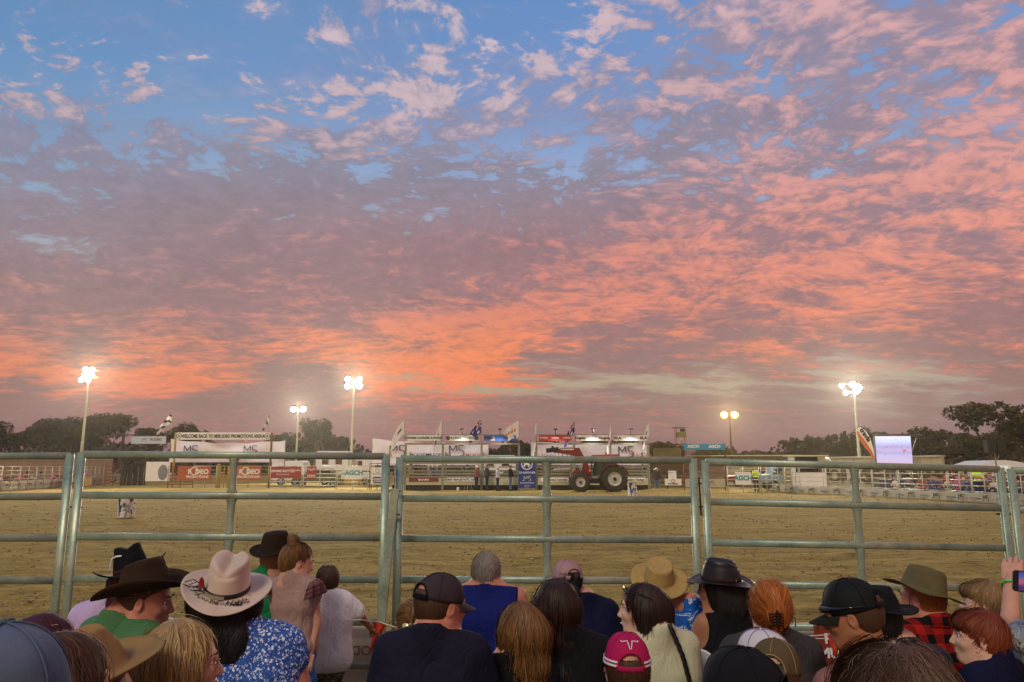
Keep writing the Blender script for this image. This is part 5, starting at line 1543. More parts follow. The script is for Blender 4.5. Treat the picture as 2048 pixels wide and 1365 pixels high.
def chute_bank(us, heads, label, sponsor):
    o = at(us[0], 960, DCH); o.z = 0
    root = empty('chute_bank', o, 0, label, 'bucking chutes', 'banks of bucking chutes')
    zt = at(0, 887, DCH).z
    X = [at(u, 960, DCH).x - o.x for u in us]
    for x in X:
        b = MB(); b.box((x, 0, zt / 2), (0.16, 0.16, zt)); b.build('post', M_greysteel, root)
        b = MB(); b.box((x, 2.6, zt / 2 - 0.3), (0.14, 0.14, zt - 0.6)); b.build('rear_post', M_greysteel, root)
    for i in range(len(X) - 1):
        xa, xb = X[i], X[i + 1]; xm = (xa + xb) / 2; w = xb - xa - 0.16
        b = MB(); b.box((xm, 0, zt - 0.04), (w, 0.14, 0.13)); b.build('top_beam', M_greysteel, root)
        b = MB(); b.tube([(xa, 0, zt + 0.62), (xb, 0, zt + 0.62)], 0.03, 6); b.build('upper_rail', M_greysteel, root)
        for v, h in ((925.5, 0.20), (934.5, 0.10), (942, 0.12), (948.0, 0.15), (954, 0.12)):
            z = at(0, v, DCH).z; b = MB(); b.box((xm, 0.0, z), (w, 0.07, h)); b.build('gate_rail', M_greysteel, root)
        for v in (946, 952, 960):
            z = at(0, v, DCH).z; b = MB(); b.box((xm, 2.6, z), (w, 0.05, 0.20)); b.build('shade_rear_rail', M_yard, root)  # dark brown puts the shade inside the chutes into the rail colour
        z0, z1 = at(0, 970.5, DCH).z, at(0, 956.5, DCH).z; b = MB(); b.box((xm, -0.02, (z0 + z1) / 2), (w, 0.05, z1 - z0)); b.build('kick_board', mat('sage_board', (176, 176, 144), rough=0.7, var=0.1, vscale=2), root)
        b = MB(); b.box((xm, 0.05, 0.20), (w, 0.04, 0.36)); b.build('gap_shade', M_dark, root)  # dark strip added as the shade in the open gap under the board
        if sponsor[i]: 
            m, t, tc_ = sponsor[i]; za, zb = at(0, 963.5, DCH).z, at(0, 956, DCH).z
            b = MB(); b.box((xm, -0.08, (za + zb) / 2), (w * 0.84, 0.03, zb - za)); s = b.build('sponsor_board', m, root)
            if t: lettering(t, 0.20, tc_, s, (xm, -0.105, (za + zb) / 2), bold=0.03)
        hd = heads[i]
        if hd:
            s, cx, cz, w2 = header(root, o, us[i] + hd[0], us[i + 1] - hd[1], hd[2], DCH)
            for (t, x, sz, m) in hd[3]: lettering(t, sz, m, s, (cx + x, -0.13, cz), bold=0.04)
            if hd[4]:
                for x in hd[4]: 
                    q = disc(s, cx + x, cz, 0.17, mat('dark_seal', (70, 76, 60), rough=0.8), y=-0.125)
            if hd[5]:
                # small floodlight on a stalk over the header, shining down on the board
                b = MB(); b.tube([(cx, -0.1, zt + 0.62), (cx, -0.5, zt + 1.0)], 0.03, 6); b.box((cx, -0.55, zt + 1.0), (0.26, 0.2, 0.10)); fl = b.build('flood_head', M_black, s)
                L = spot('flood_light', (0, 0, 0), (0, 0, -1), hd[5], (1, 0.97, 0.9), 0.05, 150)
                L.parent = s; L.location = (cx, -0.55, zt + 0.92); L.rotation_euler = (R(-32), 0, 0)
    # timber deck behind the gates
    b = MB(); b.box(((X[0] + X[-1]) / 2, 3.6, 0.95), (X[-1] - X[0], 1.8, 0.08)); b.build('deck', M_brownwood, root)
    return root
GR = mat('green_oval_print', (30, 74, 56), rough=0.7)
longm = [((2, 2), 0)]
chute_bank([810, 885, 963, 1038],
           [(5, 5, M_white, [('SUPREME', -0.95, 0.22, GR), ('SUPREME', 0, 0.22, GR), ('SUPREME', 0.95, 0.22, GR)], None, 0),
            (7, 6, M_white, [('RURAL', -0.45, 0.26, M_grey), ('RUN', 0.75, 0.26, M_grey)], (-1.05, 1.05), 240),
            (5, 6, mat('white_blue_board', (206, 214, 226), rough=0.6, fn=lambda t, tc, cs, b: t.mix(t.rng(t.noise(tc, 0.6, 2, 0.5), 0.48, 0.52), lin((222, 224, 226)), lin((40, 96, 180)))), [('SPEED', -0.85, 0.26, M_black), ('SPEED', 0.6, 0.26, mat('blue_print', (20, 60, 140), rough=0.7))], None, 260)],
           'left bank of three bucking chutes with blue white header board', [(M_maroon, 'Sportsbet', M_white), (M_white, 'KIRBY REALESTATE   KIRBY', M_ink), None])
chute_bank([1073, 1149, 1222, 1298],
           [(5, 6, mat('red_header', (176, 40, 28), rough=0.6), [('WESTERN', -0.85, 0.13, M_white), ('WESTERN', 0, 0.13, M_white), ('WESTERN', 0.85, 0.13, M_white)], None, 200),
            (4, 6, M_white, [('Kingsley', -0.9, 0.24, M_black), ('Kingsley', 0.9, 0.24, M_black)], None, 420),
            (6, 5, M_white, [('ISLA', -0.95, 0.28, M_black), ('ISLA', 0.95, 0.28, M_black)], None, 420)],
           'right bank of three bucking chutes behind the red tractor', [(M_white, 'Aikenhead Concrete', M_ink), None, (M_white, 'FORD  Western Haulage', M_ink)])
# ---- flags on the chute posts
def flag(u, vtop, D, m, label, lean=0.5, w=1.5, h=0.95, base_v=887, emb=None, seed=0, pole_r=0.025, zb=None, droop=0.6, extra=None, cat='flag'):
    o = at(u, vtop, D); z0 = at(u, base_v, D).z if zb is None else zb
    root = empty('flag', (o.x, o.y, z0), 0, label, cat)
    b = MB(); H = o.z - z0; b.tube([(0, -0.12, 0), (0, -0.12, H)], [pole_r, pole_r * 0.6], 6); b.build('pole', M_greysteel, root)
    n, k = 18, 10; rg = np.random.default_rng(seed); ph = rg.uniform(0, 6, 3); pts = {}
    vs = []
    for s_ in (0, 1):
        for i in range(n + 1):
            f = i / n
            for j in range(k + 1):
                g = j / k
                x = -f * w * lean; z = H - 0.05 - g * h * (1 - 0.25 * f) - droop * w * f * (0.5 + 0.5 * f)
                y = -0.12 + 0.16 * math.sin(f * 7 + g * 2 + ph[0]) * f + 0.05 * math.sin(f * 15 + ph[1]) * f + s_ * 0.008
                vs.append((x + 0.06 * math.sin(g * 3 + f * 6 + ph[2]) * f, y, z))
    o_ = (n + 1) * (k + 1); fs = []; mi = []
    b = MB()
    for i in range(n):
        for j in range(k):
            q = i * (k + 1) + j; fs.append((q, q + k + 1, q + k + 2, q + 1)); fs.append((q + o_, q + 1 + o_, q + k + 2 + o_, q + k + 1 + o_))
            c = emb(i / n, j / k) if emb else 0; mi += [c, c]
    b.add(vs, fs); b.mi = mi; b.cur = 1
    b.build('cloth', m if isinstance(m, list) else [m], root, smooth=True)
    return root
FW = mat('flag_white', (208, 202, 196), rough=0.85); FK = mat('flag_black', (24, 26, 30), rough=0.85); FB = mat('flag_blue', (20, 20, 110), rough=0.85); FR = mat('flag_red', (150, 30, 30), rough=0.85); FO = mat('flag_orange', (190, 110, 50), rough=0.85)
FLW = [FW, FK]
flag(810, 837, DCH, FLW, 'white flag with small black emblem on the leftmost chute post', lean=0.62, w=1.6, h=1.1, droop=1.1, emb=lambda f, g: 1 if (f - .35) ** 2 + (g - .45) ** 2 < .02 else 0, seed=1)
flag(885, 837, DCH, FLW, 'white flag with black mark low on its edge, second chute post', lean=0.42, w=1.4, h=1.1, droop=1.2, emb=lambda f, g: 1 if (f - .6) ** 2 + (g - .6) ** 2 < .05 else 0, seed=2)
def aus(f, g):
    if f < 0.42 and g < 0.45: return 1 if abs(g - .22) < .05 or abs(f - .2) < .04 else (2 if abs(abs(f - .2) - abs(g - .22)) < .06 else 0)
    if (f - .62) ** 2 + (g - .3) ** 2 < .004 or (f - .8) ** 2 + (g - .55) ** 2 < .004 or (f - .6) ** 2 + (g - .8) ** 2 < .004 or (f - .22) ** 2 + (g - .75) ** 2 < .008: return 2
    return 0
flag(963, 838, DCH, [FB, FR, FW], 'blue Australian flag on the third chute post, left bank', lean=0.60, w=1.5, h=1.0, droop=0.8, emb=aus, seed=3)
flag(1038, 840, DCH, [FW, FO], 'white flag with orange lettering on the right post of the left bank', lean=0.85, w=1.35, h=1.25, droop=0.62, emb=lambda f, g: 1 if abs(g - .45) < .14 and .15 < f < .85 and (int(f * 18) % 3) else 0, seed=4)
flag(1073, 840, DCH, FLW, 'narrow limp white flag beside the blue upright banner', lean=0.15, w=1.2, h=1.5, droop=1.5, seed=5)
flag(1149, 841, DCH, [FB, FR, FW], 'furled blue Australian flag between red and white header boards', lean=0.50, w=1.9, h=0.8, droop=1.15, emb=aus, seed=6)
flag(1222, 842, DCH, FLW, 'limp plain white flag over the middle of the right bank', lean=0.22, w=1.4, h=1.2, droop=1.5, seed=7)
flag(1298, 843, DCH, FLW, 'white flag with black mark on the rightmost chute post', lean=0.40, w=1.3, h=1.0, droop=1.1, emb=lambda f, g: 1 if abs(f - .3 - g * .4) < .10 and g > .2 else 0, seed=8)
flag(346, 826, 62, FLW, 'black and white flag streaming from the left arch post', lean=0.75, w=1.5, h=0.8, droop=0.95, emb=lambda f, g: 1 if math.sin(f * 14 + g * 9) > .35 else 0, seed=9, zb=at(0, 866, 62).z)
flag(540, 828, 62, FLW, 'furled white flag with dark marks on the right arch post', lean=0.35, w=1.5, h=0.7, droop=1.0, emb=lambda f, g: 1 if math.sin(f * 17 + g * 5) > .3 else 0, seed=10, zb=at(0, 866, 62).z)
# ---- big tarps behind
r, W, H = sag_cloth(745, 878, 977, 886, 58.5, M_tarp, 'long white tarp with two large dark monograms behind the left chutes', 931, sag=0.15, seed=3)
for x in (-0.29, 0.22): ms_logo(0.80, M_ink, r, (x * W, -0.16, 1.12))
for x in (-0.42, -0.08, 0.06, 0.40):
    lettering('MS RODEO', 0.34, M_orangepr if x in (-0.42, 0.40) else M_ink, r, (x * W, -0.16, 0.78), bold=0.01)
r, W, H = sag_cloth(1062, 884, 1296, 887, 58.5, M_tarp, 'white tarp with one large monogram behind the red tractor', 931, sag=0.10, seed=5)
ms_logo(0.80, M_ink, r, (0.30 * W, -0.16, 1.05)); lettering('MS RODEO', 0.34, M_orangepr, r, (0.43 * W, -0.16, 0.78)); lettering('MS RODEO', 0.34, M_orangepr, r, (-0.38 * W, -0.16, 0.78))
r, W, H = sag_cloth(342, 879, 571, 881, 64.5, M_tarp, 'sagging white tarp with two monograms behind the welcome arch', 925, sag=0.28, seed=8, amp=0.14)
for x in (-0.32, 0.20): ms_logo(0.8, M_ink, r, (x * W, -0.2, 1.0))
for x, c in ((-0.46, M_orangepr), (-0.16, M_ink), (0.04, M_ink), (0.40, M_orangepr)): lettering('RODEO', 0.34, c, r, (x * W, -0.2, 0.75))
# ---- upright blue banner
o, w, h = board(1037, 915, 1071, 977, 54.6, M_blueb, 'upright_banner', 'tall blue banner with white horse rider ring between the chute banks', 'banner')
disc(o, 0, h * 0.78, 0.42, M_white, ring=0.07); rider(o, 0, h * 0.78, 0.62, M_white); txt(o, 'TO ANOTHER', 0.19, 0, h * 0.50, M_white, 0.03); ms_logo(0.34, M_white, o, (0, -0.03, h * 0.31)); txt(o, 'RODEO PROMOTIONS', 0.10, 0, h * 0.17, M_white, 0.03); txt(o, 'WELCOME', 0.08, 0, h * 0.09, M_white); txt(o, 'MSRODEO', 0.08, 0, h * 0.04, M_white)
# ---- welcome arch
a = at(345, 960, 62); c = at(539, 960, 62)
root = empty('welcome_arch', ((a.x + c.x) / 2, 62, 0), 0, 'timber arch with long white WELCOME BACK board on the left', 'arch')
W = c.x - a.x
for x in (-W / 2, W / 2):
    b = MB(); b.tube([(x, 0, 0), (x, 0, at(0, 866, 62).z)], 0.09, 8); b.build('post', M_yelsteel if x < 0 else M_brownwood, root)
z0, z1 = at(0, 880, 62).z, at(0, 865.5, 62).z
b = MB(); b.box((0, -0.12, (z0 + z1) / 2), (W * 0.97, 0.05, z1 - z0)); s = b.build('arch_board', M_white, root)
lettering('WELCOME BACK TO MSRODEO PROMOTIONS ARENA', 0.40, M_black, s, (0, -0.155, (z0 + z1) / 2 - 0.02), bold=0.035, xs=0.70)
for x in (-W * 0.46, W * 0.46):
    disc(s, x, (z0 + z1) / 2, 0.22, M_ink, y=-0.148, ring=0.04); rider(s, x, (z0 + z1) / 2, 0.28, M_ink).location.y = -0.12
for x in (-W * 0.2, W * 0.25):
    b = MB(); b.box((x, -0.15, z0 - 0.12), (0.2, 0.3, 0.12)); b.build('flood_head', M_silver, s)
o, w, h = board(262, 873, 331, 888, 66, mat('pale_blue_board', (176, 190, 196), rough=0.6), 'roadside_board', 'pale board with dark monogram and RODEO on a dark frame at left')
ms_logo(0.26, M_black, o, (-w * 0.12, -0.03, h * 0.5)); txt(o, 'RODEO', 0.30, w * 0.22, h * 0.55, M_brownwood, 0.03)
b = MB()
for x in (-w * 0.72, w * 0.66): b.tube([(x, 0.05, -at(0, 888, 66).z), (x, 0.05, 0.75)], 0.04, 6)
b.tube([(-w * 0.72, 0.05, 0.78), (w * 0.66, 0.05, 0.78)], 0.04, 6); b.build('frame', M_dark, o)
# ---- boards along the far left rails
DL = 60.0
o, w, h = board(290, 924, 338, 963, 61.5, M_white, 'hanging_sheet', 'creased white sheet with a grey oval at the left gate', 'banner'); disc(o, w * 0.22, h * 0.45, 0.62, M_grey, sx=0.65)
o, w, h = board(354, 933, 421, 961, 60.8, M_brick, 'rodeo_banner', 'terracotta RODEO PROMOTIONS banner left of the yellow gate', 'banner')
txt(o, 'R  DEO', 0.52, w * 0.12, h * 0.60, M_white, 0.04); disc(o, -w * 0.0, h * 0.66, 0.33, M_white, ring=0.07); txt(o, 'PROMOTIONS', 0.28, w * 0.10, h * 0.24, M_white, 0.03)
o, w, h = board(455, 933, 521, 961, 60.8, M_brick, 'rodeo_banner', 'terracotta RODEO PROMOTIONS banner right of the yellow gate', 'banner')
txt(o, 'R  DEO', 0.52, w * 0.15, h * 0.60, M_white, 0.04); disc(o, w * 0.03, h * 0.66, 0.33, M_white, ring=0.07); txt(o, 'PROMOTIONS', 0.28, w * 0.13, h * 0.24, M_white, 0.03)
o, w, h = board(541, 934, 602, 957, 59.8, M_redb, 'sponsor_banner', 'long red banner with white script on the far rails', 'banner'); txt(o, 'DENIMS BOTTLE', 0.26, -w * 0.12, h * 0.62, M_white, 0.03); txt(o, 'PROMOTIONS', 0.16, -w * 0.1, h * 0.32, M_white); txt(o, 'Saddles', 0.24, w * 0.34, h * 0.7, M_white)
o, w, h = board(613, 933, 632, 958, 58.8, M_redb, 'sponsor_banner', 'small square red banner with white horns and cattle', 'banner'); b = MB()
for y in (0.8, 0.7): b.tube([(-0.3, -0.03, h * y + 0.05), (-0.1, -0.03, h * y), (0, -0.03, h * y - 0.06), (0.1, -0.03, h * y), (0.3, -0.03, h * y + 0.05)], 0.02, 5)
b.build('horns_print', M_white, o)
for k in range(5): b = MB(); b.box((-0.26 + k * 0.13, -0.03, h * 0.22), (0.06, 0.012, 0.22)); b.build('print_mark', M_white, o)
def agch(u0, v0, u1, v1, D, label, m=None, c=None, sz=0.5, **k):
    o, w, h = board(u0, v0, u1, v1, D, m or M_white, 'sponsor_board', label, **k); txt(o, 'AGCH', sz, 0, h * 0.5, c or M_teal, 0.05); return o, w, h
agch(690, 934, 725, 959, 57.0, 'white AGCH board with teal letters, left of the chutes', sz=0.48)
agch(682, 937, 691, 959, 57.2, 'narrow pale board edge on beside the left AGCH board', m=mat('pale_green_board', (190, 200, 178), rough=0.7), sz=0.12)
agch(1471, 944, 1503, 970, 50.0, 'white AGCH board with teal letters, right of the tractor', sz=0.42)
o, w, h = board(742, 935, 767, 969, 57.0, M_white, 'sponsor_board', 'white board with black badge reading COWBOYS CORNER', 'sign'); disc(o, 0, h * 0.8, 0.16, M_grey, ring=0.03); txt(o, 'Sportsbet', 0.20, 0, h * 0.62, M_grey)
b = MB(); b.poly([(-0.40, h * 0.38), (-0.2, h * 0.44), (0.2, h * 0.44), (0.40, h * 0.38), (0.36, h * 0.20), (0.26, h * 0.06), (-0.26, h * 0.06), (-0.36, h * 0.20)], -0.03, -0.018); b.build('badge', mat('dark_green_badge', (24, 52, 46), rough=0.7), o)
txt(o, "COWBOY'S", 0.15, 0, h * 0.30, M_white, 0.05, y=-0.04); txt(o, 'CORNER', 0.14, 0, h * 0.17, M_white, 0.05, y=-0.04)
# cyan overhead banner on two poles
o, w, h = board(1367, 888, 1450, 900, 66, M_cyan, 'overhead_banner', 'cyan overhead banner with AGCH twice in white', 'banner')
for x in (-0.26, 0.25): txt(o, 'AGCH', 0.36, x * w, h * 0.55, M_white, 0.05)
b = MB(); zz = at(0, 900, 66).z
for x in (-w / 2, w / 2): b.tube([(x, 0.04, -zz), (x, 0.04, h + 0.05)], 0.05, 6)
b.build('support_poles', M_dark, o)
o, w, h = board(1337, 942, 1353, 959, 54, M_white, 'notice_sheet', 'white notice sheet on the dark yard rails', 'sign'); txt(o, 'SAFETY', 0.10, -0.1, h * 0.75, M_black); txt(o, 'FIRST', 0.06, 0, h * 0.2, M_grey)
o, w, h = board(1330, 958, 1363, 971, 53.6, M_white, 'sponsor_board', 'white board with red heart ring right of the chutes', 'sign'); disc(o, 0, h * 0.66, 0.13, M_redb, ring=0.035); txt(o, 'PROCESSORS', 0.12, 0, h * 0.22, M_black, 0.04)
o, w, h = board(1371, 958, 1451, 975, 52.5, M_tarp_b, 'rail_banner', 'beige banner with monograms on the far right rails', 'banner'); 
for x in (-0.22, 0.15): ms_logo(0.26, M_black, o, (x * w, -0.03, h * 0.5))

# ---- rail panels across the far side
seq = [(210, 241, 66, 66, M_redsteel, 'red rail panel at the far left corner', 2.0, 7), (336, 386, 61, 61, M_redsteel, 'red rail gate beside the welcome arch', 1.75, 7),
       (387, 432, 60.5, 60.5, M_whsteel, 'pale rail panel carrying the left terracotta banner', 1.75, 6), (434, 438, 60.4, 60.4, M_yelsteel, 'narrow yellow gate post frame', 1.9, 7), (440, 455, 60.4, 60.4, M_yelsteel, 'yellow rail gate in the middle of the arch', 1.75, 7),
       (457, 536, 60.3, 60.3, M_yelsteel, 'yellow rail panel carrying the right terracotta banner', 1.75, 6), (540, 604, 59.4, 59.4, M_whsteel, 'pale rail panel carrying the long red banner', 1.75, 6), (607, 672, 58.4, 58.4, M_whsteel, 'pale rail panel carrying the square red banner', 1.75, 6),
       (675, 735, 56.7, 56.7, M_whsteel, 'pale rail panel carrying the left AGCH board', 1.75, 6), (739, 770, 56.6, 56.6, M_dark, 'dark rail panel carrying the badge board', 1.95, 6), (772, 806, 56.2, 56.2, M_greysteel, 'grey rail panel next to the left chutes', 1.9, 6),
       (1302, 1368, 54.5, 53.8, M_dark, 'dark rail panel right of the chutes', 2.0, 6), (1368, 1450, 53.2, 52.8, M_redsteel, 'rust red rail panel behind the beige monogram banner', 1.9, 6), (1455, 1518, 50.4, 49.6, M_whsteel, 'pale rail panel carrying the right AGCH board', 1.75, 6), (1522, 1545, 49.2, 48.6, M_whsteel, 'short pale rail panel left of the white ute', 1.75, 6)]
for (u0, u1, D0, D1, m, lab, zt, nr) in seq: far_panel(u0, u1, D0 + 0.5, D1 + 0.5, zt, nr, m, lab)
# yard of dark pickets behind the right side
root = empty('stock_yard', at(1385, 960, 60) * 1.0, 0, 'dark brown picket stock yard beyond the far right rails', 'stock yard'); root.location.z = 0
ox = root.location.x
xs0 = at(1305, 960, 60).x - ox; xs1 = at(1455, 960, 60).x - ox
M_yard = mat('timber_and_shade_brown', (92, 74, 44), rough=0.9, var=0.3, vscale=3)
for k in range(70):
    x = xs0 + (xs1 - xs0) * k / 69; b = MB(); b.box((x, 0, 1.05), (0.045, 0.04, 1.9 + 0.06 * math.sin(k * 3.3))); b.build('picket', M_yard, root)
for z in (0.4, 1.2, 1.9): b = MB(); b.box(((xs0 + xs1) / 2, 0.05, z), (xs1 - xs0, 0.05, 0.09)); b.build('rail', M_yard, root)
o, w, h = board(1306, 897, 1362, 916, 70, mat('olive_hoarding', (110, 100, 58), rough=0.9, var=0.25, vscale=2), 'hoarding', 'faded olive hoarding beyond the right end of the chutes', 'hoarding')
txt(o, 'CANTEEN', 0.4, -w * 0.18, h * 0.72, M_yard)
for k in range(24): 
    b = MB(); b.box((w * 0.5 + 0.12 * k, 0.02, h * 0.42), (0.05, 0.04, h * 0.95)); b.build('batten', M_yard, o)
b = MB(); b.box((w * 0.3, 0.05, -0.6), (w * 2.2, 0.06, 1.2)); b.build('lower_boards', M_yard, o)
# lookout tower
p = at(1365, 960, 78); root = empty('lookout_tower', (p.x, p.y, 0), 0, 'small lookout tower on stilts above the cyan banner', 'tower')
zt = at(0, 856, 78).z; zm = at(0, 874, 78).z
for x in (-0.5, 0.42):
    for y in (-0.4, 0.4): b = MB(); b.tube([(x * 1.25, y, 0), (x, y, zt - 0.1)], 0.035, 6); b.build('leg', M_brownwood, root)
b = MB(); b.box((0.0, 0, (zm + zt) / 2 - 0.25), (0.85, 0.8, zt - zm - 0.45)); b.build('cabin', mat('olive_cabin', (116, 112, 50), rough=0.8, var=0.2), root)
b = MB(); b.box((-0.15, 0, zt), (1.35, 1.1, 0.06)); b.build('roof', M_brownwood, root)
b = MB(); b.box((0.1, -0.41, zt - 0.28), (0.5, 0.03, 0.3)); b.build('opening', M_dark, root)
for a_, c_ in (((-0.5, -0.4, zm), (0.42, -0.4, zm - 1.2)), ((0.42, -0.4, zm), (-0.5, -0.4, zm - 1.2))): b = MB(); b.tube([a_, c_], 0.02, 5); b.build('brace', M_brownwood, root)

# ---- light masts
LIGHT_COL = (1.0, 0.93, 0.74)
def mast(u, vtop, D, label, heads, m_pole, glow, power, col, yel=False, r0=0.14, tgt=(0, 24, 0)):
    t = at(u, vtop, D); p = at(u, 936, D); root = empty('light_mast', (t.x, t.y, 0), 0, label, 'floodlight mast', 'floodlight masts around the arena')
    H = t.z; n = 5
    for k in range(n):
        z0, z1 = H * k / n, H * (k + 1) / n; r = r0 * (1 - 0.13 * k); b = MB(); b.tube([(0, 0, z0), (0, 0, z1)], r, 12); b.tube([(0, 0, z1 - 0.06), (0, 0, z1 + 0.02)], r * 1.18, 12)
        b.build('mast_section', m_pole, root, smooth=False)
    b = MB(); b.box((0, 0, 0.5), (1.6, 1.0, 0.7)); b.build('trailer_base', M_yelsteel, root)
    b = MB(); b.tube([(-0.75, 0, H - 0.25), (0.75, 0, H - 0.25)], 0.05, 8); b.tube([(-0.75, 0, H + 0.35), (0.75, 0, H + 0.35)], 0.04, 8); b.tube([(0, 0, H - 0.3), (0, 0, H + 0.4)], 0.05, 8); b.build('cross_arm', m_pole, root)
    d = Vector((tgt[0] - t.x, tgt[1] - t.y, 0)).normalized(); ang = math.atan2(d.y, d.x) + math.pi / 2
    for (x, z, w, h) in heads:
        w *= 0.8; h *= 0.8
        Rm = Euler((R(-16), 0, ang)).to_matrix()
        hb = MB(); hb.box((0, 0, 0), (w, 0.22, h)); ho = hb.build('lamp_housing', M_black, root); ho.location = (x, -0.12, H + z); ho.rotation_euler = (R(18), 0, ang)
        fb = MB(); fb.lathe([(0.0, -0.155), (w * 0.40, -0.15), (w * 0.46, -0.112)], 20, axis='y'); fo = fb.build('lamp_face', glow, ho, smooth=True)
    L = spot('floodlight', (t.x + d.x * 0.6, t.y + d.y * 0.6, H + 0.1), tgt, power, col, 0.35, 130)
    L.parent = root; L.location = L.location - Vector(root.location)
    return root
M_mastw = mat('mast_pale', (204, 206, 176), rough=0.5, metal=0.2, var=0.15, vscale=3); M_mastd = mat('mast_bronze', (96, 72, 44), rough=0.6)
H4 = [(-0.55, -0.2, 0.62, 0.5), (0.5, -0.2, 0.62, 0.5), (-0.55, 0.4, 0.62, 0.5), (0.5, 0.4, 0.62, 0.5)]
PW = 12000
mast(178, 750, 62, 'tall floodlight mast at the far left with six lamps', [(-0.28, 0.45, .5, .42), (0.28, 0.42, .5, .42), (-0.3, -0.05, .5, .42), (0.3, -0.02, .5, .42), (-0.55, -0.4, .5, .42), (0.0, -0.42, .5, .42)], M_mastw, M_lampglow, PW, LIGHT_COL)
mast(597, 818, 84, 'short distant floodlight mast with two bright lamps near the gum trees', [(-0.55, -0.05, .75, 1.1), (0.55, -0.05, .75, 1.1)], M_mastw, M_lampglow, PW * 1.0, LIGHT_COL, r0=0.15)
mast(708, 768, 66, 'floodlight mast with twin lamp clusters left of the chutes', H4 + [(0, 0.1, .4, .4)], M_mastw, M_lampglow, PW, LIGHT_COL)
mast(1459, 830, 80, 'bronze floodlight mast with two yellow lamps', [(-0.6, 0.0, .85, .8), (0.55, 0.0, .85, .8)], M_mastd, M_lampyel, PW * 0.8, (1.0, 0.82, 0.42), r0=0.16)
mast(1708, 778, 58, 'tall floodlight mast beside the feather flag with lamps on one side', [(-1.0, 0.25, .42, .4), (-0.7, -0.3, .42, .4), (-0.1, 0.35, .6, .5), (0.3, 0.1, .7, .6), (0.15, -0.2, .5, .5)], M_mastw, M_lampglow, PW, LIGHT_COL)

# ---- tractor
def wheel(root, x, y, z, r, w, rim_r, name='wheel', lugs=22):
    wr = empty(name, (x, y, z)); wr.parent = root
    b = MB(); b.lathe([(rim_r, -w * 0.42), (r * 0.90, -w * 0.5), (r * 0.975, -w * 0.42), (r * 0.985, 0), (r * 0.975, w * 0.42), (r * 0.90, w * 0.5), (rim_r, w * 0.42)], 36, axis='y'); b.build('tyre', M_rubber, wr, smooth=True)
    b = MB()
    for k in range(lugs):
        a = 2 * math.pi * k / lugs
        for s_ in (-1, 1):
            aa = a + (0.5 * 2 * math.pi / lugs if s_ > 0 else 0)
            p0 = (r * math.cos(aa), 0, r * math.sin(aa)); p1 = (r * 0.98 * math.cos(aa + 0.13), s_ * w * 0.48, r * 0.98 * math.sin(aa + 0.13)); b.bar(p0, p1, 0.05, 0.06)
    b.build('tread_lugs', M_rubber, wr)
    b = MB(); b.lathe([(rim_r, -w * 0.36), (rim_r * 0.93, -w * 0.40), (rim_r * 0.88, -w * 0.25), (rim_r * 0.6, -w * 0.12), (rim_r * 0.55, -w * 0.28), (rim_r * 0.3, -w * 0.30), (0, -w * 0.30)], 28, axis='y'); b.build('rim', M_rim, wr, smooth=False)
    b = MB(); b.lathe([(rim_r * 0.26, -w * 0.31), (rim_r * 0.22, -w * 0.46), (0, -w * 0.46)], 16, axis='y')
    for k in range(8): a = 2 * math.pi * k / 8; b.box((rim_r * 0.42 * math.cos(a), -w * 0.31, rim_r * 0.42 * math.sin(a)), (0.04, 0.03, 0.04))
    b.build('hub', M_dark, wr)
    return wr
DT = 52.5
p = at(1195, 960, DT); tr = empty('tractor', (p.x, p.y, 0), 0, 'red tractor with raised front loader arm, parked side on facing left', 'tractor')
def tx(u): return at(u, 960, DT).x - p.x
def tz(v): return at(1195, v, DT).z
fr, rr = 0.66, 0.87
wheel(tr, tx(1158.5), -0.85, fr, fr, 0.42, 0.34); wheel(tr, tx(1158.5), 0.85, fr, fr, 0.42, 0.34)
wheel(tr, tx(1225.5), -0.90, rr, rr, 0.50, 0.48, lugs=26); wheel(tr, tx(1225.5), 0.90, rr, rr, 0.50, 0.48, lugs=26)
b = MB(); b.poly([(tx(1143), tz(958)), (tx(1141), tz(948)), (tx(1150), tz(940)), (tx(1182), tz(936)), (tx(1182), tz(960))], -0.42, 0.42); b.build('hood', M_tred, tr)
b = MB(); b.poly([(tx(1142), tz(965)), (tx(1142), tz(957)), (tx(1210), tz(957)), (tx(1210), tz(968))], -0.34, 0.34); b.box((tx(1158), 0, fr), (0.2, 1.4, 0.2)); b.box((tx(1225), 0, rr), (0.3, 1.5, 0.3)); b.build('chassis', M_dark, tr)
b = MB(); b.box((tx(1146), -0.43, tz(951)), (0.20, 0.04, 0.13)); b.box((tx(1141) - 0.01, 0, tz(951)), (0.04, 0.7, 0.13)); b.build('headlight', M_silver, tr)
b = MB(); b.poly([(tx(1140), tz(976)), (tx(1138), tz(955)), (tx(1142), tz(955)), (tx(1144), tz(976))], -0.35, 0.35); b.build('front_weight', M_dark, tr)
cab = empty('cab', (0, 0, 0)); cab.parent = tr
xa, xb, xc = tx(1188), tx(1194), tx(1232)
for y in (-0.62, 0.62):
    for (x0, z0, x1, z1) in ((xa, tz(950), xb, tz(914)), (tx(1205), tz(958), tx(1204), tz(914)), (tx(1230), tz(934), xc, tz(914))): b = MB(); b.bar((x0, y, z0), (x1, y, z1), 0.08, 0.08); b.build('pillar', M_dark, cab)
for y in (-0.60, 0.60): b = MB(); b.poly([(xa + 0.05, tz(952)), (xb, tz(914)), (xc, tz(914)), (tx(1230), tz(936)), (tx(1207), tz(948))], y - 0.01, y + 0.01); b.build('side_window', M_glass, cab)
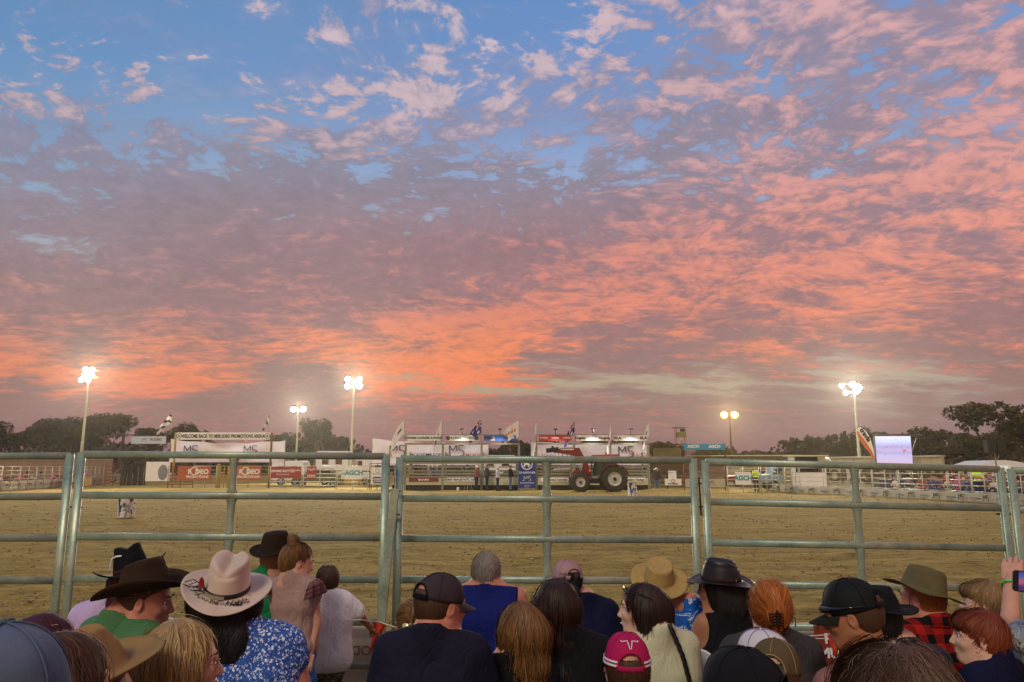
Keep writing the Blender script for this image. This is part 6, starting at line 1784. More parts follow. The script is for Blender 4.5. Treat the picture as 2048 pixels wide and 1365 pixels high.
b = MB(); b.poly([(tx(1184), tz(913)), (tx(1184), tz(910.5)), (tx(1234), tz(909)), (tx(1236), tz(912.5)), (tx(1234), tz(914))], -0.78, 0.78); b.build('roof', mat('orange_roof', (178, 74, 44), rough=0.5, var=0.15), cab)
b = MB(); b.box((tx(1212), 0, tz(945)), (0.5, 0.5, 0.5)); b.box((tx(1220), 0, tz(935)), (0.15, 0.5, 0.6)); b.build('seat', M_dark, cab)
for y in (-0.92, 0.92):
    b = MB(); n = 16
    for k in range(n):
        a0, a1 = R(18 + 130 * k / n), R(18 + 130 * (k + 1) / n); q = 0.99
        b.bar((tx(1225.5) + q * math.cos(a0), y, rr + q * math.sin(a0)), (tx(1225.5) + q * math.cos(a1), y, rr + q * math.sin(a1)), 0.56, 0.05, up=Vector((math.cos(a0), 0, math.sin(a0))))
    b.build('fender', M_tred, tr)
b = MB(); b.tube([(tx(1183), -0.3, tz(940)), (tx(1183), -0.3, tz(915))], 0.05, 8); b.build('exhaust', M_dark, tr)
for y in (-0.52, 0.52):
    b = MB()
    b.poly([(tx(1173), tz(948)), (tx(1165), tz(926)), (tx(1158), tz(914)), (tx(1142), tz(910)), (tx(1116), tz(906)), (tx(1115), tz(899)), (tx(1145), tz(897)), (tx(1158), tz(896.5)), (tx(1168), tz(915)), (tx(1177), tz(933)), (tx(1180), tz(948))], y - 0.05, y + 0.05); b.build('loader_arm', M_tred, tr)
    b = MB(); b.tube([(tx(1160), y - 0.09, tz(943)), (tx(1166), y - 0.09, tz(922))], 0.035, 8); b.build('ram', M_silver, tr); b = MB(); b.tube([(tx(1120), y - 0.09, tz(898)), (tx(1146), y - 0.09, tz(896))], 0.04, 8); b.build('ram', M_silver, tr)
    b = MB(); b.box((tx(1134), y - 0.065, tz(899.5)), (0.9, 0.012, 0.09)); b.build('decal_stripe', M_white, tr)
b = MB(); b.box((tx(1112), 0, tz(902)), (0.28, 1.2, 0.28)); b.bar((tx(1112), -0.5, tz(902)), (tx(1104), -0.5, tz(893)), 0.08, 0.08); b.bar((tx(1112), 0.5, tz(902)), (tx(1104), 0.5, tz(893)), 0.08, 0.08); b.bar((tx(1106), 0, tz(905)), (tx(1105), 0, tz(896)), 0.9, 0.06); b.build('quick_hitch', M_dark, tr)
b = MB(); b.tube([(tx(1117), -0.5, tz(905)), (tx(1117), -0.5, tz(913))], 0.02, 5); b.tube([(tx(1130), -0.5, tz(906)), (tx(1135), -0.5, tz(910)), (tx(1134), -0.5, tz(914))], 0.02, 5); b.build('hose', M_dark, tr)
b = MB(); b.box((tx(1178), -0.70, tz(941)), (0.12, 0.04, 0.14)); b.build('indicator', mat('amber_lens', (220, 150, 60), rough=0.3), tr)
for k in range(3): b = MB(); b.box((tx(1200), -0.72, 0.45 + 0.28 * k), (0.4, 0.25, 0.04)); b.build('step', M_dark, tr)

# ---- barrels
def barrel_fn(t, tc, cs, b):
    v = t.node('ShaderNodeTexVoronoi'); v.distance = 'CHEBYCHEV'; v.inputs['Scale'].default_value = 5.0; t.put(v.inputs['Vector'], tc)
    n = t.noise(tc, 9, 4, 0.7)
    s = t.node('ShaderNodeSeparateColor'); t.put(s.inputs[0], v.outputs['Color'])
    c = t.ramp(s.outputs[0], [(0, lin((206, 202, 192))), (0.42, lin((214, 208, 200))), (0.46, lin((28, 34, 42))), (0.62, lin((26, 92, 132))), (0.68, lin((190, 188, 184))), (0.84, lin((110, 46, 46))), (0.9, lin((200, 196, 186)))], 'CONSTANT').outputs[0]
    return t.mix(t.rng(n, 0.55, 0.6), c, lin((60, 58, 60)))
def barrel(u, vb, D, h, label, txts):
    p = at(u, vb, D); r = h * 0.33
    root = empty('barrel', (p.x, p.y, 0), 0.3, label, 'barrel', 'printed racing barrels in the arena')
    m = mat('barrel_print_%d' % int(D), (200, 196, 190), rough=0.5, fn=barrel_fn)
    b = MB(); b.lathe([(0, 0.01), (r, 0.01), (r, h * 0.33), (r * 1.025, h * 0.34), (r, h * 0.36), (r, h * 0.65), (r * 1.025, h * 0.66), (r, h * 0.68), (r, h), (r * 0.96, h), (r * 0.96, h - 0.02), (0, h - 0.02)], 32); b.build('drum', m, root, smooth=False)
    b = MB(); b.lathe([(r * 1.03, h - 0.012), (r * 1.04, h + 0.005), (r * 0.95, h + 0.006)], 32); b.lathe([(r * 1.02, 0.0), (r * 1.03, 0.03), (r, 0.035)], 32); b.build('rim', M_silver, root)
    for (s, z, sz) in txts: lettering(s, sz, M_black, root, (0, -r - 0.012, z))
barrel(251, 1041, 25.6, 0.81, 'white printed drum with blue and dark sponsor marks, near left of the arena', [('RODEO', 0.40, 0.10), ('2024', 0.28, 0.07)])
barrel(1265, 992, 43.5, 0.78, 'smaller looking printed drum near the tractor', [('MS', 0.4, 0.2)])
p = at(916, 979, 54); b = MB(); b.lathe([(0, 0), (0.09, 0), (0.10, 0.24), (0, 0.24)], 14); b.build('white_bucket', M_white, label='small white bucket on the dirt before the left chutes', cat='bucket', ).location = (p.x, p.y, 0.02)
p = at(936, 979, 53.8); root = empty('tripod_stand', (p.x, p.y, 0), 0, 'thin tripod stand beside the cowboy in maroon vest', 'tripod')
for k in range(3): a = 2 * math.pi * k / 3 + 0.5; b = MB(); b.tube([(0.36 * math.cos(a), 0.36 * math.sin(a), 0), (0, 0, 1.1)], 0.014, 6); b.build('leg', M_silver, root)
b = MB(); b.tube([(0, 0, 1.0), (0, 0, 1.4)], 0.016, 6); b.build('column', M_silver, root)
# mound of dirt pushed up at the right of the chutes
M = []
b = MB(); n = 24
q = at(1316, 985, 50); vs = [(0, 0, 0.28)]
for ring, (r_, z_) in enumerate(((0.5, 0.2), (0.9, 0.1), (1.5, -0.02))):
    for k in range(n): a = 2 * math.pi * k / n; vs.append((r_ * math.cos(a) * (1.4 + 0.2 * math.sin(3 * a)), r_ * math.sin(a) * 0.8, z_ + 0.03 * math.sin(5 * a + ring)))
fs = [(0, 1 + k, 1 + (k + 1) % n) for k in range(n)] + [(1 + r_ * n + k, 1 + (r_ + 1) * n + k, 1 + (r_ + 1) * n + (k + 1) % n, 1 + r_ * n + (k + 1) % n) for r_ in range(2) for k in range(n)]
b.add(vs, fs); o = b.build('dirt_mound', M_dirt, label='low mound of loose dirt right of the chutes', cat='dirt mound', smooth=True); o.location = (q.x, q.y, 0)

# ---- standing cowboys by the chutes
LO = dict(lod=2.4, nstr=120, stand=True)
hw = felt('hat_offwhite', (206, 194, 170)); hk = felt('hat_dark', (40, 32, 28))
def hb(m): return brim_hat(m, None, h=0.12, brim=0.11, curl=0.04, droop=0.02)
person(953, 935.5, 54.2, 'cowboy in white hat and maroon vest standing by the chute gate', top='ruffle', sleeve='long', bottom='jeans', hair='brown', yaw=150, hat=hb(hw), **LO)
person(974, 933.5, 54.4, 'cowboy in grey vest and brown cap standing second from left', top='charcoal', sleeve='long', bottom='jeans', hair='brown', yaw=175, hat=hb(felt('hat_mid', (110, 84, 60))), s=1.04, **LO)
person(995.5, 937.5, 53.6, 'cowboy in white hat and patterned black vest looking at a paper', top='palm', sleeve='long', bottom='jeans', hair='brown', yaw=200, hat=hb(hw), arms={-1: ((-0.22, 0.10, -0.45), (-0.12, 0.35, -0.33)), 1: ((0.22, 0.10, -0.45), (0.1, 0.35, -0.33))}, s=0.98, **LO)
person(1021, 935.5, 54.2, 'cowboy in black shirt and black hat beside the blue banner', top='black', sleeve='long', bottom='steel', hair='black', yaw=190, hat=hb(hk), s=0.98, **LO)
person(1313, 940.5, 52.6, 'cowboy in white hat and grey shirt leaning at the right end of the chutes', top='charcoal', sleeve='long', bottom='steel', hair='grey', yaw=60, hat=hb(hw), **LO)
# riders waiting on the deck behind the left chute: heads, shoulders and hats show over the rails
for (u, v, hm, tp, lab) in ((822, 931, hk, 'dusty', 'bare armed rider standing taller at the left end of the chute deck'), (832, 934.5, hk, 'black', 'rider in black hat and black shirt, first on the chute deck'), (839, 935, hk, 'black', 'second rider in black hat and black shirt on the chute deck'), (848, 935.5, hk, 'ruffle', 'rider in dark hat and dusty maroon shirt on the chute deck'),
                   (858, 934.5, hw, 'lavender', 'rider in white hat and pink shirt on the chute deck'), (866, 934.5, hw, 'royal', 'rider in white hat and royal blue shirt on the chute deck'), (874, 935, hw, 'denim', 'rider in white hat and bright blue shirt on the chute deck'), (934, 934.5, hk, 'charcoal', 'lone rider in black hat behind the middle of the left chutes')):
    person(u, v - 0.3, 55.7, lab, top=tp, sleeve='long', hair='brown', yaw=180, hat=hb(hm), lod=3.2, nstr=60, s=0.95, legs=True, stand=True)

# ---- ring fences left and right with the low monogram banners
def ground_pts(L): return [at_ground(u, v) for u, v in L]
RF = ground_pts([(1545, 984), (1600, 988.5), (1700, 992), (1800, 998), (1900, 1003), (2000, 1010), (2100, 1018), (2300, 1040)])
LF = ground_pts([(-420, 1020), (-250, 1003), (-120, 993), (0, 984), (70, 979.5), (130, 975.5), (205, 970)])
def along(P, step):
    out = [P[0]]; acc = 0
    for i in range(len(P) - 1):
        L = (P[i + 1] - P[i]).length; n = max(1, round(L / step))
        for k in range(1, n + 1): out.append(P[i].lerp(P[i + 1], k / n))
    return out
ORD = 'first second third fourth fifth sixth seventh eighth ninth tenth eleventh twelfth thirteenth fourteenth fifteenth sixteenth seventeenth eighteenth nineteenth twentieth'.split() + ['%dth' % k if k % 10 not in (1, 2, 3) else '%d%s' % (k, {1: 'st', 2: 'nd', 3: 'rd'}[k % 10]) for k in range(21, 90)]
def ring(P, h, side, labf, m, zb=0.55):
    Q = along(P, 2.3)
    for i in range(len(Q) - 1):
        a, c = Q[i], Q[i + 1]
        root = empty('fence_panel', a.lerp(c, 0.5), 0, '%s, %s along it from the left' % (labf, ORD[i]), 'fence panel', 'ring fence panels on the %s' % side); o = Vector(root.location)
        for k in range(6):
            z = 0.25 + (h - 0.25) * k / 5; b = MB(); b.tube([a - o + Vector((0, 0, z)), c - o + Vector((0, 0, z))], 0.018, 6); b.build('rail', m, root, smooth=True)
        for f in (0.02, 0.5, 0.98): q = a.lerp(c, f) - o; b = MB(); b.tube([q, q + Vector((0, 0, h))], 0.022, 6); b.build('post', m, root, smooth=True)
ring(RF, 1.62, 'right', 'pale steel right ring fence panel', M_whsteel)
ring(LF, 1.72, 'left', 'pale steel left ring fence panel', M_whsteel)
def low_banner(P, h, label, seed):
    Q = [Vector((p.x, p.y, h + 0.02)) + Vector((0, -0.10, 0)) for p in P]
    o = cloth_strip('ring_banner', Q, h, M_tarp_b, n=160, amp=0.03, seed=seed, label=label, cat='banner')
    S = along([Vector((q.x, q.y, 0)) for q in Q], 1.75)
    for i in range(len(S) - 1):
        p = S[i].lerp(S[i + 1], 0.5); d = S[i + 1] - S[i]; ang = math.atan2(d.y, d.x); n = Vector((d.y, -d.x, 0)).normalized()
        ms_logo(0.26, M_black, o, p + n * 0.09 + Vector((0, 0, h * 0.52)), (0, 0, ang), th=0.03)
        b = MB(); b.box((0, 0, 0), (0.5, 0.01, 0.07)); q = S[i].lerp(S[i + 1], 0.02); b.build('print_line', M_grey, o, loc=q + n * 0.09 + Vector((0, 0, h * 0.48)), rot=(0, 0, ang))
low_banner(RF, 0.50, 'long low beige banner with repeated monogram curving along the right ring fence', 4)
low_banner(LF, 0.74, 'long low beige banner with repeated monogram curving along the left ring fence', 6)

# ---- crowd: small seated figures, one mesh each
def crowd_mesh(shirt, hair, hatm, skinm, seed, stand=False):
    rg = np.random.default_rng(seed); st = 0.034
    F = Field(np.arange(-0.34, 0.34, st, dtype=np.float32), np.arange(-0.3, 0.65, st, dtype=np.float32), np.arange(-0.02, 1.5 if not stand else 1.9, st, dtype=np.float32))
    z = 0.45 if not stand else 0.9
    F.cap((-0.09, 0, z + 0.05), (0.09, 0, z + 0.05), 0.13, None, 0.03); F.cap((-0.09, 0.0, z + 0.38), (0.09, 0.0, z + 0.38), 0.12, None, 0.05); F.cap((-0.13, 0, z + 0.50), (0.13, 0, z + 0.50), 0.07, None, 0.05)
    F.cap((0, 0, z + 0.5), (0, 0.01, z + 0.68), 0.055, None, 0.02); F.ell((0, 0.01, z + 0.75), (0.085, 0.10, 0.12), 0.02)
    for k in (-1, 1):
        if stand: F.cap((k * .09, 0, z), (k * .1, 0, 0.06), .085, .055, 0.02)
        else: F.cap((k * .09, 0, z + .02), (k * .12, .42, z + .03), .085, .07, 0.02); F.cap((k * .12, .42, z + .02), (k * .12, .40, .06), .065, .05, 0.02)
        e = (k * .24, .08 + rg.uniform(-.05, .05), z + .25); F.cap((k * .17, 0, z + .50), e, .055, .045, 0.02); F.cap(e, (k * .12, .28, z + .18 + rg.uniform(0, .2)), .045, .035, 0.02)
    V, Q = F.mesh(); me = np_mesh('spectator', V, Q, [skinm, shirt, CLO['jeans'], hair], True)
    c = V[Q].mean(1); mi = np.zeros(len(Q), dtype=np.int32)
    mi[(c[:, 2] < z + 0.57) & (c[:, 2] > z + 0.02)] = 1; mi[c[:, 2] < z + 0.10] = 2; mi[(c[:, 1] > 0.16) & (c[:, 2] > z + 0.14)] = 0
    mi[(c[:, 2] > z + 0.80) | ((c[:, 2] > z + 0.68) & (c[:, 1] < -0.02))] = 3
    me.polygons.foreach_set('material_index', mi)
    if hatm:
        b = MB(); zz = z + 0.80
        b.lathe([(0.0, zz + 0.13), (0.06, zz + 0.125), (0.085, zz + 0.09), (0.095, zz), (0.19, zz + 0.02), (0.19, zz + 0.012), (0.09, zz - 0.012)], 14, c=(0, 0.01, 0))
        bm_v = len(me.vertices); 
        import bmesh
        bm = bmesh.new(); bm.from_mesh(me); vv = [bm.verts.new(p) for p in b.v]
        me.materials.append(hatm)
        for f in b.f:
            try: fa = bm.faces.new([vv[i] for i in f]); fa.material_index = 4
            except ValueError: pass
        bm.to_mesh(me); bm.free()
    return me
def lowc(n, c): return mat('crowd_' + n, c, rough=0.85)
SH = [('red', (150, 40, 50)), ('white', (200, 196, 190)), ('black', (30, 28, 30)), ('pink', (180, 90, 120)), ('blue', (50, 60, 110)), ('brown', (110, 80, 60)), ('green', (70, 96, 60)), ('grey', (110, 104, 104)), ('maroon', (96, 34, 44)), ('cream', (196, 180, 150))]
HT = [None, None, ('black', hk), ('white', hw), ('straw', felt('straw_far', (170, 140, 90))), ('dark', hk), None, ('black', hk)]
variants = []
hm = mat('crowd_hair', (48, 34, 26), rough=0.7)
for i, (n, c) in enumerate(SH):
    for j in (0, 1):
        ht = HT[(i * 3 + j * 5) % len(HT)]
        variants.append((crowd_mesh(lowc(n, c), hm, ht[1] if ht else None, SK['pink'] if (i + j) % 2 else SK['fair'], i * 2 + j), n, ht[0] if ht else None))
rgc = np.random.default_rng(11)
def seat_person(p, face_to, grp, where, jitter=True, vi=None):
    me, n, ht = variants[int(rgc.integers(len(variants))) if vi is None else vi]
    lab = 'spectator in %s shirt%s %s' % (n, (' and %s hat' % ht) if ht else ', bare headed,', where)
    d = face_to - p; ang = math.atan2(d.y, d.x) - math.pi / 2 + rgc.uniform(-0.5, 0.5)
    o = link('person', me, None, p, (0, 0, ang), lab, 'person', grp); s = rgc.uniform(0.86, 1.05); o.scale = (s, s, s)
centre = Vector((0, 28, 0))
# right stand: four stepped rows
def off(P, d):
    out = []
    for i, p in enumerate(P):
        a = P[max(0, i - 1)]; c = P[min(len(P) - 1, i + 1)]; t = (c - a).normalized(); n = Vector((-t.y, t.x, 0))
        if n.dot(p - centre) < 0: n = -n
        out.append(p + n * d)
    return out
RFs = [RF[i] for i in range(3, len(RF))]; RFs[0] = RF[2].lerp(RF[3], 0.85)
stand = empty('grandstand', RFs[2], 0, 'stepped timber grandstand full of people behind the right ring fence', 'grandstand'); so = Vector(stand.location)
for k in range(4):
    Q = off(RFs, 2.2 + 0.85 * k); z = 0.09 * k
    for i in range(len(Q) - 1):
        a, c = Q[i] - so, Q[i + 1] - so; a.z = c.z = z + 0.40; b = MB(); b.bar(a, c, 0.32, 0.05); b.build('plank', M_brownwood, stand)
        if k:
            b = MB(); 
            for f in (0.1, 0.9): q = a.lerp(c, f); b.tube([(q.x, q.y, 0), (q.x, q.y, z + 0.36)], 0.04, 6)
            b.build('support', M_greysteel, stand)
    S = along(Q, 0.55)
    for j_, p in enumerate(S):
        if rgc.random() < 0.05: continue
        q = p.copy(); q.z = z
        if q.y < 8: continue
        seat_person(q, centre, 'spectators in the right grandstand', '%s from the left in grandstand row %s' % (ORD[j_], ['one', 'two', 'three', 'four'][k]))
for u in (1790, 1806, 1822, 1838): pass
S = along(off([RF[2].lerp(RF[3], 0.6), RF[4]], 1.2), 1.0)
for j_, p in enumerate(S): seat_person(p, centre, 'spectators on the ground by the right fence', '%s on the ground by the right ring fence' % ORD[j_])
me = crowd_mesh(mat('hi_vis', (190, 230, 30), rough=0.7), hm, None, SK['fair'], 99, stand=True)
q = at_ground(1928, 1003.5); link('person', me, None, off([RF[4], RF[5]], 0.8)[0].lerp(off([RF[4], RF[5]], 0.8)[1], 0.3), (0, 0, 2.6), 'steward in fluorescent yellow jacket in front of the right crowd', 'person')
link('person', me, None, (at(1512, 960, 51.5).x, 51.5, 0), (0, 0, 2.9), 'steward in fluorescent yellow vest beside the right AGCH board', 'person')
# left: a loose row of seated people behind the ring fence
LFo = off(LF, 1.3); S = along(LFo[1:], 0.85)
for i, p in enumerate(S):
    if rgc.random() < 0.25: continue
    seat_person(p, centre, 'spectators behind the left ring fence', '%s from the left behind the left ring fence' % ORD[i])
# pale marquee walls behind the left crowd
def wall(u0, u1, v0, D0, D1, m, label, name='marquee_wall', cat='marquee', th=0.08, n=6):
    a = at(u0, 960, D0); c = at(u1, 960, D1); a.z = c.z = 0; h = at(u0, v0, D0).z
    root = empty(name, a.lerp(c, 0.5), math.atan2(c.y - a.y, c.x - a.x), label, cat); W = (c - a).length
    for k in range(n):
        b = MB(); b.box((-W / 2 + W * (k + 0.5) / n, 0.012 * (k % 2), h / 2), (W / n - 0.02, th, h)); b.build('panel', m, root)
    b = MB(); b.box((0, 0, h + 0.03), (W, th * 2, 0.07)); b.build('top_rail', M_whsteel, root)
    return root, W, h
M_sand = mat('sand_sheet', (178, 158, 124), rough=0.85, var=0.12, vscale=0.7, bump=0.01, bscale=2)
wall(-260, 128, 919, 62, 74, M_sand, 'long sand coloured sheet wall behind the left crowd', n=14)
wall(131, 222, 919, 76, 80, M_sand, 'sand coloured sheet wall left of the dark gateway', n=4)
r, W, h = wall(1662, 1890, 916, 58, 50, M_concrete, 'long beige container wall with dark letters behind the right fence', 'container_wall', 'container', 0.3, 12)
lettering('SECURE', 1.6, mat('brown_letter', (84, 68, 46), rough=0.8), r, (W * 0.18, -0.20, h * 0.42), bold=0.04, xs=1.15)
lettering('STORAGE', 1.3, mat('brown_letter', (84, 68, 46), rough=0.8), r, (-W * 0.34, -0.20, h * 0.40), bold=0.04)
# long low shed with lettered fascia
r, W, h = wall(1380, 1600, 915, 74, 70, M_concrete, 'long low shed with lettered cream fascia beyond the yards', 'shed', 'shed', 0.2, 10)
b = MB(); b.box((0, -0.5, h + 0.12), (W + 0.6, 1.4, 0.08)); b.build('roof', mat('cream_roof', (204, 198, 160), rough=0.7, var=0.1), r)
b = MB(); b.box((-W * 0.32, -0.35, h - 0.35), (4.2, 0.05, 0.62)); s = b.build('fascia', mat('cream_fascia', (206, 204, 166), rough=0.7), r); lettering('MARYBOROUGH', 0.50, M_black, s, (-W * 0.32, -0.40, h - 0.35), bold=0.03)
# white service hut with open hatch
p = at(1622, 960, 52); root = empty('service_hut', (p.x, p.y, 0), R(-6), 'white hut with flat roof and raised side hatch, right of the ute', 'hut'); zt = at(0, 912, 52).z
b = MB(); b.box((0, 0.8, (zt * 0.50) / 2 + 0.05), (2.1, 1.6, zt * 0.5)); b.build('lower_body', M_white, root)
for x in (-1.02, 1.02): b = MB(); b.box((x, 0.8, zt * 0.5), (0.08, 1.6, zt - 0.1)); b.build('side_wall', M_white, root)
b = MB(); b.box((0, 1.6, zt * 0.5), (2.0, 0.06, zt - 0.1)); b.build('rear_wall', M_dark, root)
b = MB(); b.box((-0.1, 0.6, zt), (2.5, 2.2, 0.09)); b.build('roof', mat('cream_roof', (204, 198, 160)), root)
b = MB(); b.poly([(0.5, zt - 0.08), (1.0, zt - 0.08), (1.0, zt - 0.7), (0.65, zt - 0.65)], -0.1, -0.05); b.build('hatch', M_white, root)
b = MB(); b.bar((0.85, -0.1, 0.1), (1.25, -0.5, 0.1), 0.05, 0.05); b.bar((-1.0, -0.1, 0.5), (-1.15, -0.5, 0.05), 0.05, 0.05); b.build('brace', M_white, root)
b = MB(); b.lathe([(0, 0), (0.35, 0.03), (0.4, 0.12)], 20, axis='y'); b.build('satellite_dish', M_whsteel, root, loc=(1.25, 0.5, zt - 0.5))
# light blue ute with its rear to the hut
p = at(1556, 960, 55); ute = empty('ute', (p.x, p.y, 0), 0, 'pale blue utility truck cab seen from the side near the hut', 'ute')
M_ute = mat('ute_paint', (132, 156, 172), rough=0.4, var=0.1)
b = MB(); b.poly([(-1.0, 0.55), (-1.05, 1.10), (-0.75, 1.18), (-0.35, 1.72), (0.45, 1.74), (0.5, 1.2), (0.52, 0.55)], -0.8, 0.8); b.build('cab', M_ute, ute)
b = MB(); b.poly([(-0.62, 1.22), (-0.28, 1.64), (0.38, 1.66), (0.40, 1.24)], -0.82, -0.79); b.build('side_window', M_glass, ute)
b = MB(); b.box((1.5, 0, 0.75), (2.0, 1.6, 0.4)); b.build('tray', M_greysteel, ute)
for x in (-0.55, 1.5): wheel(ute, x, -0.75, 0.36, 0.36, 0.24, 0.2, lugs=10); wheel(ute, x, 0.75, 0.36, 0.36, 0.24, 0.2, lugs=10)
# roller door block
o, w, h = board(1566, 934, 1592, 972, 53, mat('roller_door', (150, 132, 96), rough=0.8), 'roller_door', 'grey brown slatted door standing left of the white hut', 'door')
for k in range(10): b = MB(); b.box((0, -0.025, h * (k + 0.5) / 10), (w * 0.97, 0.03, h / 10 * 0.8)); b.build('slat', mat('door_slat', (156, 138, 104), rough=0.7, var=0.1), o)
# caravans and trucks behind the left rails
def van(u0, u1, v0, D, label, m, stripes=None, win=2):
    p = at((u0 + u1) / 2, 960, D); w = at(u1, 960, D).x - at(u0, 960, D).x; h = at(0, v0, D).z
    root = empty('caravan', (p.x, p.y, 0), 0, label, 'caravan', 'caravans parked beyond the far rails')
    r_ = 0.22; pts = [(-w / 2, 0.5), (-w / 2, h - r_), (-w / 2 + r_ * .3, h - r_ * .3), (-w / 2 + r_, h), (w / 2 - r_, h), (w / 2 - r_ * .3, h - r_ * .3), (w / 2, h - r_), (w / 2, 0.5)]
    b = MB(); b.poly(pts, -1.1, 1.1); b.build('body', m, root)
    for k in range(win): b = MB(); b.box((-w / 2 + w * (k + 0.7) / (win + 0.4), -1.11, h * 0.68), (min(0.9, w * 0.2), 0.04, 0.45)); b.build('window', M_lens, root)
    b = MB(); b.box((0, -1.11, h * 0.42), (w * 0.96, 0.02, 0.12)); b.build('stripe', stripes or M_maroon, root)
    for x in (-0.2, 0.25): wheel(root, x * w, -1.0, 0.34, 0.34, 0.22, 0.18, lugs=8)
van(636, 700, 903, 72, 'white caravan behind the left AGCH board', M_white, win=2); van(702, 745, 907, 74, 'white caravan with pale roof right of the mast', M_white, win=1)
van(550, 612, 922, 70, 'white caravan low behind the long red banner', M_white, M_grey, 2); van(960, 1032, 911, 84, 'cream caravan seen through the open chute bay', M_white, M_grey, 2)
van(1812, 1852, 921, 62, 'cream camper top right of the big screen', mat('cream_van', (196, 190, 170), rough=0.6), M_grey, 1); van(1995, 2080, 931, 48, 'white van body with dark window at the right edge', M_white, M_grey, 1)
# row of parked vehicles seen between rails, each simple but shaped
def car(u, D, m, label, ang=0):
    p = at(u, 960, D); root = empty('parked_car', (p.x, p.y, 0), ang, label, 'car', 'vehicles parked beyond the chutes')
    b = MB(); b.poly([(-2.1, 0.4), (-2.15, 0.85), (-1.3, 0.98), (-0.8, 1.5), (0.9, 1.55), (1.6, 1.02), (2.1, 0.95), (2.1, 0.4)], -0.85, 0.85); b.build('body', m, root)
    b = MB(); b.poly([(-1.1, 1.0), (-0.72, 1.42), (0.85, 1.46), (1.35, 1.04)], -0.87, -0.84); b.build('side_window', M_lens, root)
    for x in (-1.35, 1.35): wheel(root, x, -0.8, 0.34, 0.34, 0.22, 0.2, lugs=8)
car(258, 84, M_greysteel, 'grey car far behind the dark gateway'); car(305, 86, M_white, 'white car above the hanging sheet'); car(905, 80, M_lens, 'dark car behind the middle of the left chutes'); car(1125, 78, M_white, 'white car seen left of the tractor hood'); car(1265, 80, M_greysteel, 'grey car seen right of the tractor'); car(640, 66, mat('olive_ute', (96, 100, 60), rough=0.7, var=0.3), 'olive camouflage patterned car behind the square red banner'); car(1500, 66, M_redsteel, 'red car behind the right AGCH board')
# dark gateway of stacked timber at far left
p = at(266, 960, 70); root = empty('gateway', (p.x, p.y, 0), 0, 'dark timber gateway left of the hanging sheet', 'gateway')
for k in range(13): b = MB(); b.box((-1.0 + k * 0.17, 0.1 * math.sin(k * 2.2), 0.9 + 0.12 * math.sin(k * 4.1)), (0.12, 0.12, 1.8 + 0.24 * math.sin(k * 4.1))); b.build('log', mat('dark_log', (54, 42, 28), rough=0.9, var=0.3), root)
# big screen
p = at(1791, 960, 50); a_ = R(-4); root = empty('video_screen', (p.x, p.y, 0), R(-5), 'large lit video screen on a trailer showing a washed out arena view', 'screen')
z0, z1 = at(0, 930, 50).z, at(0, 873, 50).z; w = at(1820, 900, 50).x - at(1752, 900, 50).x
def screen_fn(t, tc, cs, b):
    sp = t.node('ShaderNodeSeparateXYZ'); t.put(sp.inputs[0], tc); n = t.noise(tc, 2.2, 5, 0.7); z = t.math('ADD', sp.outputs[2], t.math('MULTIPLY', t.math('SUBTRACT', n, 0.5), 0.25))
    c = t.ramp(t.rng(z, z0, z1), [(0, lin((226, 196, 226))), (0.33, lin((206, 196, 240))), (0.42, lin((170, 180, 236))), (0.5, lin((214, 190, 226))), (0.62, lin((176, 178, 240))), (0.8, lin((220, 226, 255))), (1, lin((246, 246, 255)))]).outputs[0]
    n2 = t.noise(tc, 5, 4, 0.7); m_ = t.math('MULTIPLY', t.rng(n2, 0.55, 0.62), t.math('MULTIPLY', t.rng(z, z0 + .5, z0 + .8), t.rng(z, z0 + 1.5, z0 + 1.0)))
    c = t.mix(m_, c, lin((226, 110, 140)))
    t.put(b.inputs['Emission Color'], c); b.inputs['Emission Strength'].default_value = 1.0
    return lin((10, 10, 12))
b = MB(); b.box((0, -0.13, (z0 + z1) / 2), (w, 0.03, z1 - z0)); b.build('display', mat('screen_picture', (10, 10, 12), rough=0.4, fn=screen_fn), root)
M_cab = mat('cabinet_grey', (70, 66, 74), rough=0.6)
b = MB(); b.box((0, 0.02, (z0 + z1) / 2), (w + 0.06, 0.26, z1 - z0 + 0.06)); b.build('cabinet', M_cab, root)
b = MB(); b.box((0.45, 0.0, z1 + 0.10), (w * 1.28, 1.0, 0.05)); b.build('rain_cover', M_cab, root)
b = MB(); b.box((0, 0.6, 0.6), (2.2, 1.4, 0.5)); b.tube([(0, 0.3, 0.6), (0, 0.3, z0 + 0.2)], 0.12, 10); b.build('trailer', M_cab, root)
b = MB(); b.bar((w * 0.5, 0.1, z0 + 0.6), (w * 0.75, 0.1, z1 + 0.05), 0.05, 0.05); b.build('strut', M_cab, root)
